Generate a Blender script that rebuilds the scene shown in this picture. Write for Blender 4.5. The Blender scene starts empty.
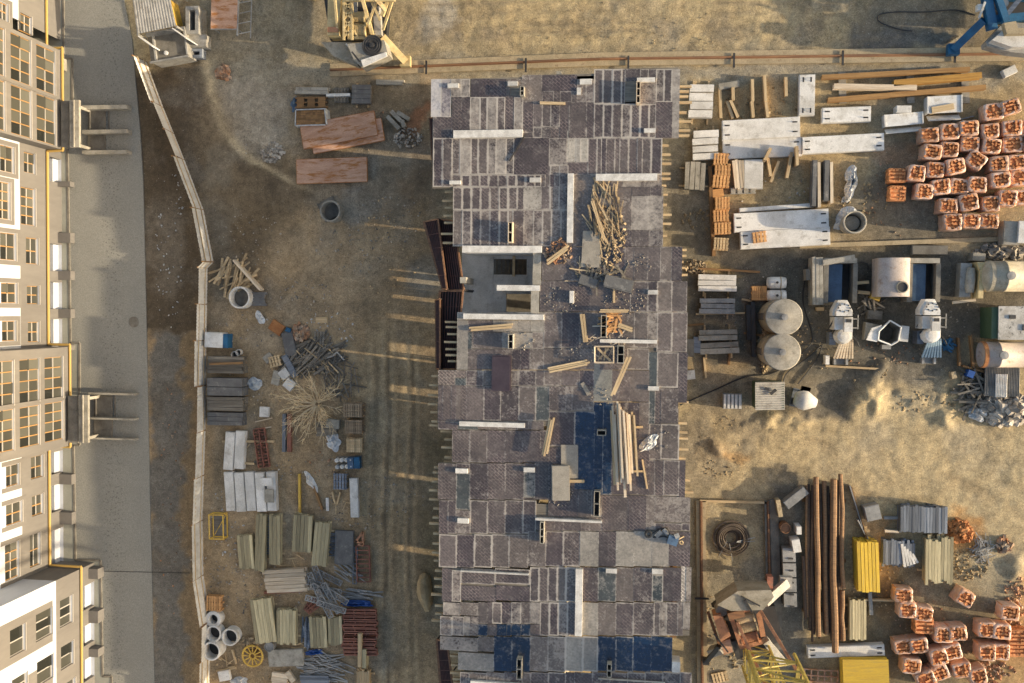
SKY, SUN, EXPO = 0.15, 3.9, 0.86
import bpy, math, random
import numpy as np
from mathutils import Vector, Matrix, Quaternion
random.seed(7)
rnd = random.random
def ru(a, b): return a + (b - a) * random.random()
sc = bpy.context.scene
COL = sc.collection
# ------------------------------------------------------------------ camera
F, H = 900.0, 66.0
down = Vector((118, 31, -F)).normalized()
Q = down.rotation_difference(Vector((0, 0, -1)))
RM = (Quaternion((0, 0, 1), math.radians(0.85)) @ Q).to_matrix()
cd = bpy.data.cameras.new('camera'); cam = bpy.data.objects.new('camera', cd); COL.objects.link(cam)
cam.matrix_world = Matrix.Translation((0, 0, H)) @ RM.to_4x4()
cd.sensor_width = 36.0; cd.lens = 36.0 * F / 1024.0; cd.clip_end = 3000; cd.clip_start = 0.5
sc.camera = cam
def P(px, py, z=0.0):
    d = RM @ Vector(((px - 512) / F, (341.5 - py) / F, -1))
    t = (z - H) / d.z
    return Vector((d.x * t, d.y * t, z))
def V(px, py, xp):
    d = RM @ Vector(((px - 512) / F, (341.5 - py) / F, -1))
    t = xp / d.x
    return d.y * t, H + d.z * t
RMT = np.array(RM.transposed())
def project(x, y):
    w = np.stack([x, y, np.full_like(x, -H)], -1) @ RMT.T
    return 512 + F * w[..., 0] / -w[..., 2], 341.5 - F * w[..., 1] / -w[..., 2]
def place(cx, cy, L, W, a, z):
    a = math.radians(a); c = P(cx, cy, z)
    u = P(cx + math.cos(a), cy + math.sin(a), z) - c
    v = P(cx - math.sin(a), cy + math.cos(a), z) - c
    return c.x, c.y, math.atan2(u.y, u.x), u.length * L, v.length * W
# ------------------------------------------------------------------ mesh helper
class MB:
    def __init__(s): s.v = []; s.f = []; s.m = []
    def add(s, vs, fs, mi=0):
        n = len(s.v); s.v += [tuple(p) for p in vs]
        s.f += [tuple(i + n for i in f) for f in fs]; s.m += [mi] * len(fs)
    def box(s, c, d, a=0.0, mi=0, tilt=0.0, roll=0.0):
        hx, hy, hz = d[0] / 2, d[1] / 2, d[2] / 2
        R = Matrix.Rotation(a, 3, 'Z')
        if tilt: R = R @ Matrix.Rotation(tilt, 3, 'Y')
        if roll: R = R @ Matrix.Rotation(roll, 3, 'X')
        C = Vector(c)
        vs = [C + R @ Vector((x, y, z)) for z in (-hz, hz) for x, y in ((-hx, -hy), (hx, -hy), (hx, hy), (-hx, hy))]
        s.add(vs, [(3, 2, 1, 0), (4, 5, 6, 7), (0, 1, 5, 4), (1, 2, 6, 5), (2, 3, 7, 6), (3, 0, 4, 7)], mi)
    def bb(s, x0, y0, z0, x1, y1, z1, mi=0):
        s.box(((x0 + x1) / 2, (y0 + y1) / 2, (z0 + z1) / 2), (abs(x1 - x0), abs(y1 - y0), abs(z1 - z0)), 0, mi)
    def prism(s, poly, z0, z1, mi=0):
        n = len(poly)
        ar = sum(poly[i][0] * poly[(i + 1) % n][1] - poly[(i + 1) % n][0] * poly[i][1] for i in range(n))
        if ar < 0: poly = poly[::-1]
        vs = [(p[0], p[1], z0) for p in poly] + [(p[0], p[1], z1) for p in poly]
        s.add(vs, [tuple(range(n))[::-1], tuple(range(n, 2 * n))] + [(i, (i + 1) % n, n + (i + 1) % n, n + i) for i in range(n)], mi)
    def tube(s, p, q, r, n=6, mi=0, r2=None, cap=True):
        p = Vector(p); q = Vector(q); r2 = r if r2 is None else r2
        d = (q - p)
        if d.length < 1e-6: return
        d.normalize(); u = d.orthogonal().normalized(); w = d.cross(u)
        vs = [p + (u * math.cos(2 * math.pi * i / n) + w * math.sin(2 * math.pi * i / n)) * r for i in range(n)]
        vs += [q + (u * math.cos(2 * math.pi * i / n) + w * math.sin(2 * math.pi * i / n)) * r2 for i in range(n)]
        fs = [(i, (i + 1) % n, n + (i + 1) % n, n + i) for i in range(n)]
        if cap: fs += [tuple(range(n))[::-1], tuple(range(n, 2 * n))]
        s.add(vs, fs, mi)
    def path(s, pts, r, n=5, mi=0):
        for a, b in zip(pts[:-1], pts[1:]): s.tube(a, b, r, n, mi)
    def beam(s, p, q, w, h, mi=0):
        p = Vector(p); q = Vector(q); d = (q - p).normalized()
        up = Vector((0, 0, 1)) if abs(d.z) < .95 else Vector((1, 0, 0))
        sd = d.cross(up).normalized() * w / 2; up = sd.cross(d).normalized() * h / 2
        vs = [e + a * sd + b * up for e in (p, q) for a, b in ((-1, -1), (1, -1), (1, 1), (-1, 1))]
        s.add(vs, [(0, 1, 2, 3), (7, 6, 5, 4), (0, 4, 5, 1), (1, 5, 6, 2), (2, 6, 7, 3), (3, 7, 4, 0)], mi)
    def lathe(s, prof, n=28, c=(0, 0, 0), mi=0, axis='Z', closed=False):
        vs = []
        for r, z in prof:
            for i in range(n):
                a = 2 * math.pi * i / n; x, y = r * math.cos(a), r * math.sin(a)
                vs.append((c[0] + x, c[1] + y, c[2] + z) if axis == 'Z' else (c[0] + z, c[1] + x, c[2] + y))
        k = len(prof); fs = []
        for j in range(k if closed else k - 1):
            a, b = j * n, ((j + 1) % k) * n
            fs += [(a + i, a + (i + 1) % n, b + (i + 1) % n, b + i) for i in range(n)]
        s.add(vs, fs, mi)
    def torus(s, c, R, r, n=24, m=6, mi=0, ph=0):
        vs = []; c = Vector(c)
        for i in range(n):
            a = 2 * math.pi * i / n
            for j in range(m):
                b = 2 * math.pi * j / m
                vs.append(c + Vector(((R + r * math.cos(b)) * math.cos(a), (R + r * math.cos(b)) * math.sin(a), r * math.sin(b))))
        s.add(vs, [(i * m + j, ((i + 1) % n) * m + j, ((i + 1) % n) * m + (j + 1) % m, i * m + (j + 1) % m) for i in range(n) for j in range(m)], mi)
    def chunk(s, c, d, mi=0):
        R = Quaternion((ru(-1, 1), ru(-1, 1), ru(-1, 1), ru(-1, 1) + .01)).normalized().to_matrix(); C = Vector(c)
        vs = [C + R @ Vector((x * d[0] * ru(.3, .6), y * d[1] * ru(.3, .6), z * d[2] * ru(.3, .6))) for z in (-1, 1) for x, y in ((-1, -1), (1, -1), (1, 1), (-1, 1))]
        s.add(vs, [(3, 2, 1, 0), (4, 5, 6, 7), (0, 1, 5, 4), (1, 2, 6, 5), (2, 3, 7, 6), (3, 0, 4, 7)], mi)
    def mesh(s, name, mats, smooth=False):
        me = bpy.data.meshes.new(name); me.from_pydata(s.v, [], s.f)
        for m in (mats if isinstance(mats, (list, tuple)) else [mats]): me.materials.append(m)
        me.polygons.foreach_set('material_index', s.m)
        if smooth: me.polygons.foreach_set('use_smooth', [True] * len(s.f))
        me.update(); return me
def link(name, data, parent=None, loc=(0, 0, 0), rz=0.0):
    o = bpy.data.objects.new(name, data); COL.objects.link(o)
    o.location = loc; o.rotation_euler = (0, 0, rz)
    if parent: o.parent = parent
    return o
def mk(name, mb, mats, parent=None, loc=(0, 0, 0), rz=0.0, smooth=False):
    return link(name, mb.mesh(name, mats, smooth), parent, loc, rz)
def tag(o, label, cat, group=None):
    o['label'] = label; o['category'] = cat; o['kind'] = 'thing'
    if group: o['group'] = group
    return o
def thing(name, label, cat, loc, rz=0.0, group=None):
    return tag(link(name, None, None, loc, rz), label, cat, group)
def solo(name, label, cat, mb, mats, loc, rz=0.0, group=None, smooth=False):
    return tag(mk(name, mb, mats, None, loc, rz, smooth), label, cat, group)
def struct(name, mb, mats):
    o = mk(name, mb, mats); o['kind'] = 'structure'; return o
ORD = ['first', 'second', 'third', 'fourth', 'fifth', 'sixth', 'seventh', 'eighth', 'ninth', 'tenth']
# ------------------------------------------------------------------ materials
def N(nt, t, **k):
    n = nt.nodes.new(t)
    for a, b in k.items():
        if a.startswith('i_'): n.inputs[a[2:].replace('_', ' ')].default_value = b
        else: setattr(n, a, b)
    return n
def newmat(name):
    m = bpy.data.materials.new(name); m.use_nodes = True
    nt = m.node_tree; return m, nt, nt.nodes['Principled BSDF'], nt.links.new
def mixc(nt, L, fac, a, b, mode='MIX'):
    n = nt.nodes.new('ShaderNodeMix'); n.data_type = 'RGBA'; n.blend_type = mode
    for s, val in ((n.inputs['Factor'], fac), (n.inputs[6], a), (n.inputs[7], b)):
        if hasattr(val, 'is_linked') or hasattr(val, 'links'): L(val, s)
        elif isinstance(val, (tuple, list)): s.default_value = (*val[:3], 1)
        else: s.default_value = val
    return n.outputs[2]
def rng(nt, L, val, a, b, c=0.0, d=1.0):
    n = nt.nodes.new('ShaderNodeMapRange')
    L(val, n.inputs[0])
    for i, x in zip((1, 2, 3, 4), (a, b, c, d)): n.inputs[i].default_value = x
    return n.outputs[0]
def noise(nt, L, vec, scale, detail=4, rough=.6):
    n = N(nt, 'ShaderNodeTexNoise'); n.inputs['Scale'].default_value = scale
    n.inputs['Detail'].default_value = detail; n.inputs['Roughness'].default_value = rough
    if vec is not None: L(vec, n.inputs['Vector'])
    return n.outputs['Fac']
def mat(name, c, c2=None, scale=1.5, lo=.42, hi=.62, rough=.85, metal=0.0, island=.0, objr=.12, bump=.25, bscale=14.0, streak=None, dirt=.25, c3=None, s3=3.0, lo3=.55, hi3=.7):
    m, nt, b, L = newmat(name)
    tc = N(nt, 'ShaderNodeTexCoord'); oi = N(nt, 'ShaderNodeObjectInfo')
    vec = tc.outputs['Object']
    off = N(nt, 'ShaderNodeVectorMath', operation='ADD'); L(vec, off.inputs[0])
    mul = N(nt, 'ShaderNodeMath', operation='MULTIPLY'); L(oi.outputs['Random'], mul.inputs[0]); mul.inputs[1].default_value = 37.0
    L(mul.outputs[0], off.inputs[1]); vec = off.outputs[0]
    if streak:
        mp = N(nt, 'ShaderNodeMapping'); mp.inputs['Scale'].default_value = streak; L(vec, mp.inputs[0]); vs = mp.outputs[0]
    else: vs = vec
    col = c
    if c2: col = mixc(nt, L, rng(nt, L, noise(nt, L, vs, scale, 5), lo, hi), c, c2)
    if c3: col = mixc(nt, L, rng(nt, L, noise(nt, L, vs, s3, 6, .7), lo3, hi3), col, c3)
    f = noise(nt, L, vs, bscale, 4, .7)
    col = mixc(nt, L, 1.0, col, mixc(nt, L, rng(nt, L, f, .3, .7), (1 - dirt,) * 3, (1 + dirt * .6,) * 3), 'MULTIPLY')
    if island:
        g = N(nt, 'ShaderNodeNewGeometry')
        v = rng(nt, L, g.outputs['Random Per Island'], 0, 1, 1 - island, 1 + island)
        col = mixc(nt, L, 1.0, col, v, 'MULTIPLY')
    if objr:
        v = rng(nt, L, oi.outputs['Random'], 0, 1, 1 - objr, 1 + objr)
        col = mixc(nt, L, 1.0, col, v, 'MULTIPLY')
    if isinstance(col, tuple): b.inputs['Base Color'].default_value = (*col, 1)
    else: L(col, b.inputs['Base Color'])
    b.inputs['Roughness'].default_value = rough; b.inputs['Metallic'].default_value = metal
    if bump:
        bn = N(nt, 'ShaderNodeBump'); bn.inputs['Strength'].default_value = bump; bn.inputs['Distance'].default_value = .03
        L(f, bn.inputs['Height']); L(bn.outputs[0], b.inputs['Normal'])
    return m
LS = (.35, 6, 6)
M = {}
M['conc'] = mat('concrete', (.38, .345, .28), (.27, .245, .195), c3=(.18, .155, .12), lo3=.58, hi3=.75)
M['conc_white'] = mat('pale_concrete', (.74, .71, .65), (.58, .55, .49), scale=.8, dirt=.2, c3=(.34, .30, .24), s3=1.4, lo3=.55, hi3=.76)
M['conc_dark'] = mat('dark_concrete', (.21, .19, .155), (.14, .125, .10))
M['wall_top'] = mat('fresh_concrete', (.66, .63, .57), (.50, .47, .42), scale=2, dirt=.2)
M['wood'] = mat('sawn_timber', (.56, .42, .24), (.43, .30, .16), island=.32, streak=LS, scale=2, dirt=.2)
M['wood_white'] = mat('fresh_timber', (.66, .55, .40), (.52, .40, .27), island=.35, streak=LS, scale=2, dirt=.2)
M['wood_green'] = mat('treated_timber', (.47, .40, .235), (.34, .285, .17), island=.42, streak=LS, scale=2, dirt=.25)
M['wood_grey'] = mat('weathered_timber', (.21, .185, .145), (.13, .11, .085), island=.35, streak=LS, scale=2)
M['wood_orange'] = mat('pallet_wood', (.60, .33, .13), (.48, .25, .10), island=.25, streak=LS, scale=2)
M['wood_brown'] = mat('brown_timber', (.28, .155, .06), (.18, .10, .045), island=.3, streak=LS, scale=2)
M['rust'] = mat('rusty_steel', (.24, .12, .055), (.15, .075, .04), island=.3, streak=LS, rough=.7)
M['rust_panel'] = mat('rusty_formwork_face', (.64, .39, .26), (.52, .29, .18), scale=1.2, streak=(.5, 2, 2), c3=(.42, .17, .05), s3=1.6, lo3=.5, hi3=.62)
M['rust_orange'] = mat('orange_rust', (.45, .20, .07), (.34, .13, .04), c3=(.2, .07, .03), s3=4)
M['steel'] = mat('galvanised_steel', (.33, .32, .295), (.23, .225, .21), rough=.55, metal=.15, island=.3)
M['steel_blue'] = mat('blue_grey_steel', (.20, .22, .245), (.12, .135, .16), rough=.55, metal=.1, island=.45, streak=LS)
M['grey_paint'] = mat('grey_painted_steel', (.38, .36, .32), (.29, .275, .24), rough=.55, c3=(.2, .17, .14))
M['white_paint'] = mat('white_painted_metal', (.72, .70, .65), (.60, .57, .51), rough=.5, dirt=.15, c3=(.40, .34, .25), s3=1.8, lo3=.56, hi3=.74)
M['yellow'] = mat('yellow_paint', (.68, .43, .07), (.55, .34, .06), rough=.5, c3=(.35, .22, .08), s3=3)
M['yellow_sheet'] = mat('yellow_formwork_face', (.72, .47, .04), (.60, .38, .04), rough=.55, island=.25, streak=LS, c3=(.40, .30, .12), s3=2.5, lo3=.55, hi3=.72)
M['gas_yellow'] = mat('yellow_pipe_paint', (.52, .33, .09), rough=.4, bump=0, dirt=.05)
M['crane_cream'] = mat('cream_paint', (.60, .47, .24), (.48, .36, .17), rough=.55, c3=(.3, .2, .1), s3=2)
M['crane_orange'] = mat('faded_orange_paint', (.50, .24, .12), (.36, .17, .09), rough=.6, c3=(.22, .1, .05), s3=3)
M['mast_green'] = mat('yellow_green_paint', (.64, .50, .13), (.48, .38, .10), rough=.55)
M['blue'] = mat('blue_paint', (.015, .12, .24), (.01, .08, .17), rough=.5)
M['blue_tarp'] = mat('blue_tarpaulin', (.02, .09, .32), (.015, .06, .22), rough=.45)
M['blue_soft'] = mat('faded_blue_sheet', (.10, .17, .26), (.06, .10, .16), rough=.6)
M['green'] = mat('green_paint', (.045, .085, .04), (.06, .10, .055), rough=.6)
M['red'] = mat('red_oxide_paint', (.27, .105, .065), (.19, .075, .05), island=.35, rough=.7, c3=(.16, .11, .08), s3=2.5)
M['dark'] = mat('dark_steel', (.045, .042, .04), (.025, .024, .023), rough=.6)
M['brick'] = mat('clay_brick', (.68, .29, .11), (.54, .21, .075), island=.35, scale=3, dirt=.3)
M['film'] = mat('stretch_film', (.62, .41, .30), (.56, .29, .16), scale=2.2, lo=.4, hi=.65, rough=.35, bump=.5, bscale=5, dirt=.2, objr=.25, c3=(.66, .55, .48), s3=2.6)
M['plastic'] = mat('clear_plastic', (.62, .62, .60), (.45, .46, .46), rough=.3, bump=.6, bscale=5)
M['tan_conc'] = mat('dusty_concrete', (.46, .36, .22), (.38, .30, .18), scale=1, c3=(.28, .2, .11))
M['straw'] = mat('wood_scraps', (.40, .30, .18), (.24, .18, .11), island=.45)
M['rubble'] = mat('rubble', (.42, .37, .30), (.27, .235, .19), island=.4)
M['brick_rubble'] = mat('brick_rubble', (.40, .20, .10), (.32, .25, .18), island=.4)
M['twig'] = mat('bare_twigs', (.84, .68, .42), (.74, .56, .32), island=.3, bump=0)
M['bark'] = mat('pale_bark', (.82, .68, .46), (.66, .52, .33), bump=.3)
M['beige'] = mat('beige_render', (.172, .157, .139), (.152, .138, .122), scale=.5, dirt=.10, streak=(1, 1, .25), bscale=3, objr=0, bump=.1)
M['white'] = mat('white_render', (.52, .54, .58), (.47, .485, .52), scale=.5, dirt=.07, streak=(1, 1, .25), bscale=3, objr=0, bump=.1)
M['frame_orange'] = mat('orange_window_frame', (.36, .20, .07), rough=.5, bump=0, dirt=.08)
M['frame_white'] = mat('white_window_frame', (.40, .37, .33), rough=.5, bump=0, dirt=.06)
M['curtain'] = mat('room_behind_glass', (.22, .21, .18), (.08, .08, .07), scale=.9, lo=.48, hi=.52, bump=0, objr=.3)
M['tank'] = mat('dusty_tank_paint', (.42, .37, .28), (.32, .28, .20), scale=1.4, c3=(.22, .18, .12), s3=2, rough=.6)
M['tank_pink'] = mat('pale_tank_paint', (.50, .42, .36), (.44, .36, .30), c3=(.3, .2, .14), s3=2, rough=.6)
M['wood_dull'] = mat('dull_crate_wood', (.34, .25, .155), (.24, .175, .11), island=.3, streak=LS, scale=2)
M['rubber'] = mat('black_rubber', (.03, .03, .03), rough=.6, bump=0)
M['soil_heap'] = mat('loose_soil', (.36, .27, .15), (.26, .19, .10), island=.3)
def glass_mat():
    m, nt, b, L = newmat('window_glass')
    b.inputs['Base Color'].default_value = (.05, .055, .05, 1); b.inputs['Roughness'].default_value = .08
    tc = N(nt, 'ShaderNodeTexCoord'); g = N(nt, 'ShaderNodeNewGeometry')
    c = mixc(nt, L, rng(nt, L, g.outputs['Random Per Island'], .3, 1.0), (.015, .016, .014), (.13, .125, .10))
    L(c, b.inputs['Base Color']); return m
M['glass'] = glass_mat()
# ------------------------------------------------------------------ light
EL, AZ = math.radians(14.0), math.radians(-6.0)
sd = Vector((math.cos(AZ) * math.cos(EL), math.sin(AZ) * math.cos(EL), math.sin(EL)))
w = bpy.data.worlds.new('World'); sc.world = w; w.use_nodes = True
bg = w.node_tree.nodes['Background']
sky = w.node_tree.nodes.new('ShaderNodeTexSky'); sky.sky_type = 'NISHITA'; sky.sun_disc = False
sky.sun_elevation = EL; sky.sun_rotation = math.atan2(sd.x, sd.y); sky.dust_density = 2.5; sky.air_density = 1.0; sky.ozone_density = .8
w.node_tree.links.new(sky.outputs[0], bg.inputs[0]); bg.inputs[1].default_value = SKY
sl = bpy.data.lights.new('sun', 'SUN'); sl.energy = SUN; sl.angle = math.radians(.6); sl.color = (1.0, .83, .59)
so = bpy.data.objects.new('sun', sl); COL.objects.link(so); so.rotation_euler = sd.to_track_quat('Z', 'Y').to_euler()
sc.view_settings.view_transform = 'Standard'; sc.view_settings.look = 'None'; sc.view_settings.gamma = 1; sc.view_settings.exposure = EXPO
# ------------------------------------------------------------------ ground
def vn(x, y, seed=0):
    xi = np.floor(x).astype(np.int64); yi = np.floor(y).astype(np.int64); fx = x - xi; fy = y - yi
    fx = fx * fx * (3 - 2 * fx); fy = fy * fy * (3 - 2 * fy)
    def h(a, b):
        n = (a * 374761393 + b * 668265263 + seed * 974634777) & 0x7fffffff
        n = ((n ^ (n >> 13)) * 1274126177) & 0x7fffffff
        return ((n ^ (n >> 16)) & 0xffff) / 65535.0
    return (h(xi, yi) * (1 - fx) + h(xi + 1, yi) * fx) * (1 - fy) + (h(xi, yi + 1) * (1 - fx) + h(xi + 1, yi + 1) * fx) * fy
def fbm(x, y, seed=0, o=4):
    r = 0; a = .5; t = 0
    for i in range(o): r = r + a * vn(x * 2 ** i, y * 2 ** i, seed + i); t += a; a *= .55
    return r / t
def axis(a, b, st, far):
    v = list(np.arange(a, b, st)); d = st; lo = [a]; hi = [v[-1]]
    while hi[-1] < far: d *= 1.5; hi.append(hi[-1] + d); lo.append(lo[-1] - d)
    return np.array(lo[1:][::-1] + v + hi[1:])
def ground():
    xs = axis(-52, 36, .17, 900); ys = axis(-32, 28, .17, 900)
    X, Y = np.meshgrid(xs, ys); nx, ny = len(xs), len(ys)
    px, py = project(X, Y)
    wx = px + (fbm(X * .45, Y * .45, 3) - .5) * 34 + (fbm(X * 1.6, Y * 1.6, 9) - .5) * 12
    wy = py + (fbm(X * .45, Y * .45, 5) - .5) * 34 + (fbm(X * 1.6, Y * 1.6, 11) - .5) * 12
    lx = px + (fbm(X * .12, Y * .12, 203) - .5) * 18 + (fbm(X * .9, Y * .9, 207) - .5) * 3; ly = py + (fbm(X * .12, Y * .12, 205) - .5) * 18 + (fbm(X * .9, Y * .9, 209) - .5) * 3
    def ss(v, s): return np.clip(v / s + .5, 0, 1)
    def rect(x0, y0, x1, y1, s=14): return ss(wx - x0, s) * ss(x1 - wx, s) * ss(wy - y0, s) * ss(y1 - wy, s)
    def ell(cx, cy, rx, ry, s=.5): return np.clip((1 - np.sqrt(((wx - cx) / rx) ** 2 + ((wy - cy) / ry) ** 2)) / s + .5, 0, 1)
    C = np.zeros(X.shape + (3,)) + np.array((.42, .33, .19))
    def lay(mask, c, a=1.0):
        nonlocal C
        k = (np.clip(mask, 0, 1) * a)[..., None]; C = C * (1 - k) + np.array(c) * k
    lay(rect(-600, 72, 448, 1400, 16), (.36, .255, .14))
    lay(rect(205, 72, 448, 1400, 30) * ss(fbm(X * .3, Y * .3, 21) - .5, .25), (.41, .31, .19), .7)
    lay(rect(130, 62, 212, 335, 14), (.10, .075, .046))
    lay(ell(225, 190, 66, 95), (.105, .078, .047), .9)
    lay(ell(250, 195, 40, 45), (.15, .105, .055), .7)
    lay(ell(176, 86, 12, 14), (.26, .22, .16), .8); lay(ell(165, 240, 16, 50), (.20, .165, .12), .7)
    lay(rect(148, 332, 194, 1400, 7), (.165, .152, .128)); lay(rect(184, 332, 200, 1400, 5), (.25, .18, .10), .9)
    lay(rect(166, -500, 1300, 78, 14), (.33, .265, .16))
    lay(rect(205, 60, 300, 150, 22), (.28, .225, .15), .9); lay(ell(250, 120, 42, 48), (.36, .31, .235), .85)
    lay(rect(300, 82, 432, 190, 20), (.22, .17, .105), .8)
    lay(ell(392, 175, 44, 40), (.27, .235, .18), .8); lay(ell(355, 205, 26, 14), (.26, .24, .20), .7)
    lay(ell(418, 150, 16, 60), (.20, .13, .075), .7); lay(ell(423, 118, 12, 16), (.34, .14, .06), .7)
    lay(ell(428, 275, 22, 24), (.27, .26, .22), .7); lay(ell(265, 300, 20, 14), (.27, .23, .18), .6)
    lay(rect(356, 300, 430, 1400, 14), (.39, .295, .17), .85)
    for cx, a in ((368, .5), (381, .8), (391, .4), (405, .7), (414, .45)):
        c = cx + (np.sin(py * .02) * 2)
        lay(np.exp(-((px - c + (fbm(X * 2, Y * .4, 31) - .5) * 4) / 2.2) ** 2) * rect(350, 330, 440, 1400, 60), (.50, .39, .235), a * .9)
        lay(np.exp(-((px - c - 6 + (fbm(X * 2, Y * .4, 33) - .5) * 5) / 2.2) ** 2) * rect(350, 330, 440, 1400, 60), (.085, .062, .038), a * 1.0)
    lay(ell(376, 650, 20, 30), (.27, .25, .20), .6); lay(rect(420, 440, 448, 640, 10), (.13, .115, .06), .8)
    # north strip
    lay(rect(415, -60, 840, 46, 14), (.44, .34, .185), .85); lay(rect(400, 22, 1040, 46, 8) * ss(fbm(X * .5, Y * .5, 41) - .52, .2), (.25, .20, .13), .8)
    lay(rect(845, 26, 962, 50, 10), (.14, .13, .112), .95); lay(rect(860, -4, 985, 30, 14), (.22, .185, .13), .9); lay(rect(780, -40, 1040, 4, 10), (.22, .18, .11), .7)
    lay(rect(200, -60, 330, 60, 12), (.26, .215, .14), .8); lay(ell(438, 20, 14, 24), (.40, .36, .29), .8)
    lay(rect(205, 63, 1040, 84, 8), (.33, .285, .20), .8)
    # east yard
    lay(rect(684, 80, 1050, 250, 14), (.36, .27, .145), .9)
    lay(rect(670, 158, 722, 272, 12), (.16, .138, .098), .9); lay(rect(722, 240, 850, 272, 10), (.26, .21, .14), .8)  # grey strip beside the deck has its shade mixed into the soil colour
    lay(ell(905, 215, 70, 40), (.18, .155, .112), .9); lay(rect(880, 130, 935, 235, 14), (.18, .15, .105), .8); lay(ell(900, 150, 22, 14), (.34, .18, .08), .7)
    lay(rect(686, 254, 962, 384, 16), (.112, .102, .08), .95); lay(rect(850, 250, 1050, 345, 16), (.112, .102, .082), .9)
    lay(rect(690, 384, 770, 412, 10), (.24, .195, .125), .7); lay(rect(780, 380, 850, 418, 10), (.19, .16, .115), .9)
    lay(rect(684, 262, 740, 272, 5), (.42, .30, .13), .8); lay(rect(690, 318, 735, 326, 5), (.36, .27, .14), .7); lay(ell(710, 365, 30, 12), (.36, .27, .15), .7)
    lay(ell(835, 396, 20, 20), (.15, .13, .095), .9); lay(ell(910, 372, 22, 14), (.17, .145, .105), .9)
    lay(ell(700, 455, 24, 45), (.27, .225, .155), .8); lay(ell(722, 448, 14, 14), (.26, .19, .11), .7); lay(ell(735, 460, 10, 10), (.42, .24, .09), .6)
    lay(rect(700, 480, 765, 575, 14), (.33, .27, .165), .6); lay(rect(692, 565, 800, 700, 14), (.28, .25, .19), .8)
    lay(rect(768, 475, 812, 700, 10), (.16, .145, .115), .9)  # shadow of the pipe stack painted into the soil to its left
    lay(ell(930, 640, 84, 74), (.17, .135, .082), .9); lay(rect(845, 585, 905, 700, 14), (.15, .125, .08), .8); lay(ell(882, 560, 14, 60), (.36, .20, .07), .6)  # grey patch between the lower pallets is shade laid into the soil colour
    lay(ell(1018, 640, 22, 60), (.42, .22, .08), .7); lay(ell(990, 672, 34, 24), (.33, .23, .11), .6); lay(ell(960, 532, 22, 16), (.42, .22, .07), .8)
    lay(rect(935, 560, 1010, 600, 16), (.32, .27, .17), .6)
    def line(pts, w_):
        d2 = np.full(X.shape, 1e9); wx = lx; wy = ly
        for (ax, ay), (bx_, by_) in zip(pts[:-1], pts[1:]):
            t = np.clip(((wx - ax) * (bx_ - ax) + (wy - ay) * (by_ - ay)) / ((bx_ - ax) ** 2 + (by_ - ay) ** 2), 0, 1)
            d2 = np.minimum(d2, (wx - ax - t * (bx_ - ax)) ** 2 + (wy - ay - t * (by_ - ay)) ** 2)
        return np.exp(-d2 / w_ ** 2)
    pass
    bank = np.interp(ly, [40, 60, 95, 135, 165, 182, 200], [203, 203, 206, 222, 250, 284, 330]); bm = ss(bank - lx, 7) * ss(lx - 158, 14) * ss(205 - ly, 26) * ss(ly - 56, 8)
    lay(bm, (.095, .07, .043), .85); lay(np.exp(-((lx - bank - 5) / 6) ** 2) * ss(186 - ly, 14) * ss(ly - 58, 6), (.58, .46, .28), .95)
    brk = np.clip((fbm(X * .3, Y * .3, 401, 3) - .38) * 5, 0, 1)
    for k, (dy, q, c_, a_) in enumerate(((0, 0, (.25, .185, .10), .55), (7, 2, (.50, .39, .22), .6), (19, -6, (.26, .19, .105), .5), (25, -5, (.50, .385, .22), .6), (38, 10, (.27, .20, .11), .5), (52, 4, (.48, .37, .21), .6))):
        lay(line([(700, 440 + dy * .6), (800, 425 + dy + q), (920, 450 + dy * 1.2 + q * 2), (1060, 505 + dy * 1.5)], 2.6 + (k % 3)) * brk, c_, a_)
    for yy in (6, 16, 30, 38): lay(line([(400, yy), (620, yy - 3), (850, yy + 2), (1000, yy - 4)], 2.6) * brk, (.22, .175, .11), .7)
    lay(rect(400, 64, 1040, 76, 6), (.30, .265, .20), .6)
    g_ = np.clip((fbm(X * .22, Y * .22, 121, 4) - .5) * 4 + .5, 0, 1); lay(g_ * rect(200, 80, 448, 1400, 30), (.23, .17, .10), .6)
    g_ = np.clip((fbm(X * .35, Y * .35, 131, 4) - .55) * 5, 0, 1); lay(g_ * (px > 200), (.31, .275, .21), .35)
    g_ = np.clip((fbm(X * .6, Y * .6, 141, 4) - .56) * 6, 0, 1); lay(g_ * (px > 150), (.12, .095, .062), .35)
    g_ = np.clip((fbm(X * .5, Y * .5, 151, 4) - .5) * 5, 0, 1); lay(g_ * rect(150, 62, 205, 340, 10), (.19, .165, .13), .5)
    v = .78 + .44 * fbm(X * 1.1, Y * 1.1, 51, 5); C *= v[..., None]
    # relief
    Z = (fbm(X * .25, Y * .25, 61) - .5) * .14 + (fbm(X * 1.3, Y * 1.3, 71, 4) - .5) * .07
    sand = rect(690, 405, 1400, 520, 30)
    Z += sand * (fbm(X * 1.7, Y * 1.7, 81, 5) - .5) * .10
    Z += rect(700, 410, 790, 480, 30) * fbm(X * .8, Y * .8, 91) * .14
    for cx, cy, sx, sy, hh in ((868, 392, 15, 20, .65), (878, 372, 9, 9, .35), (915, 402, 32, 9, .3), (945, 405, 16, 12, .3), (835, 396, 16, 14, -.3), (780, 420, 40, 6, .25), (250, 115, 45, 55, .25), (945, 38, 9, 6, .5), (1008, 575, 12, 8, .3), (720, 448, 8, 10, .3)):
        Z += hh * (.45 + 1.1 * fbm(X * 1.1, Y * 1.1, 301, 5)) * np.exp(-((wx - cx) / sx) ** 2 - ((wy - cy) / sy) ** 2)
    Z += rect(240, -20, 1060, 60, 10) * (fbm(X * .8, Y * .8, 95, 4) - .5) * .16
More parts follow.
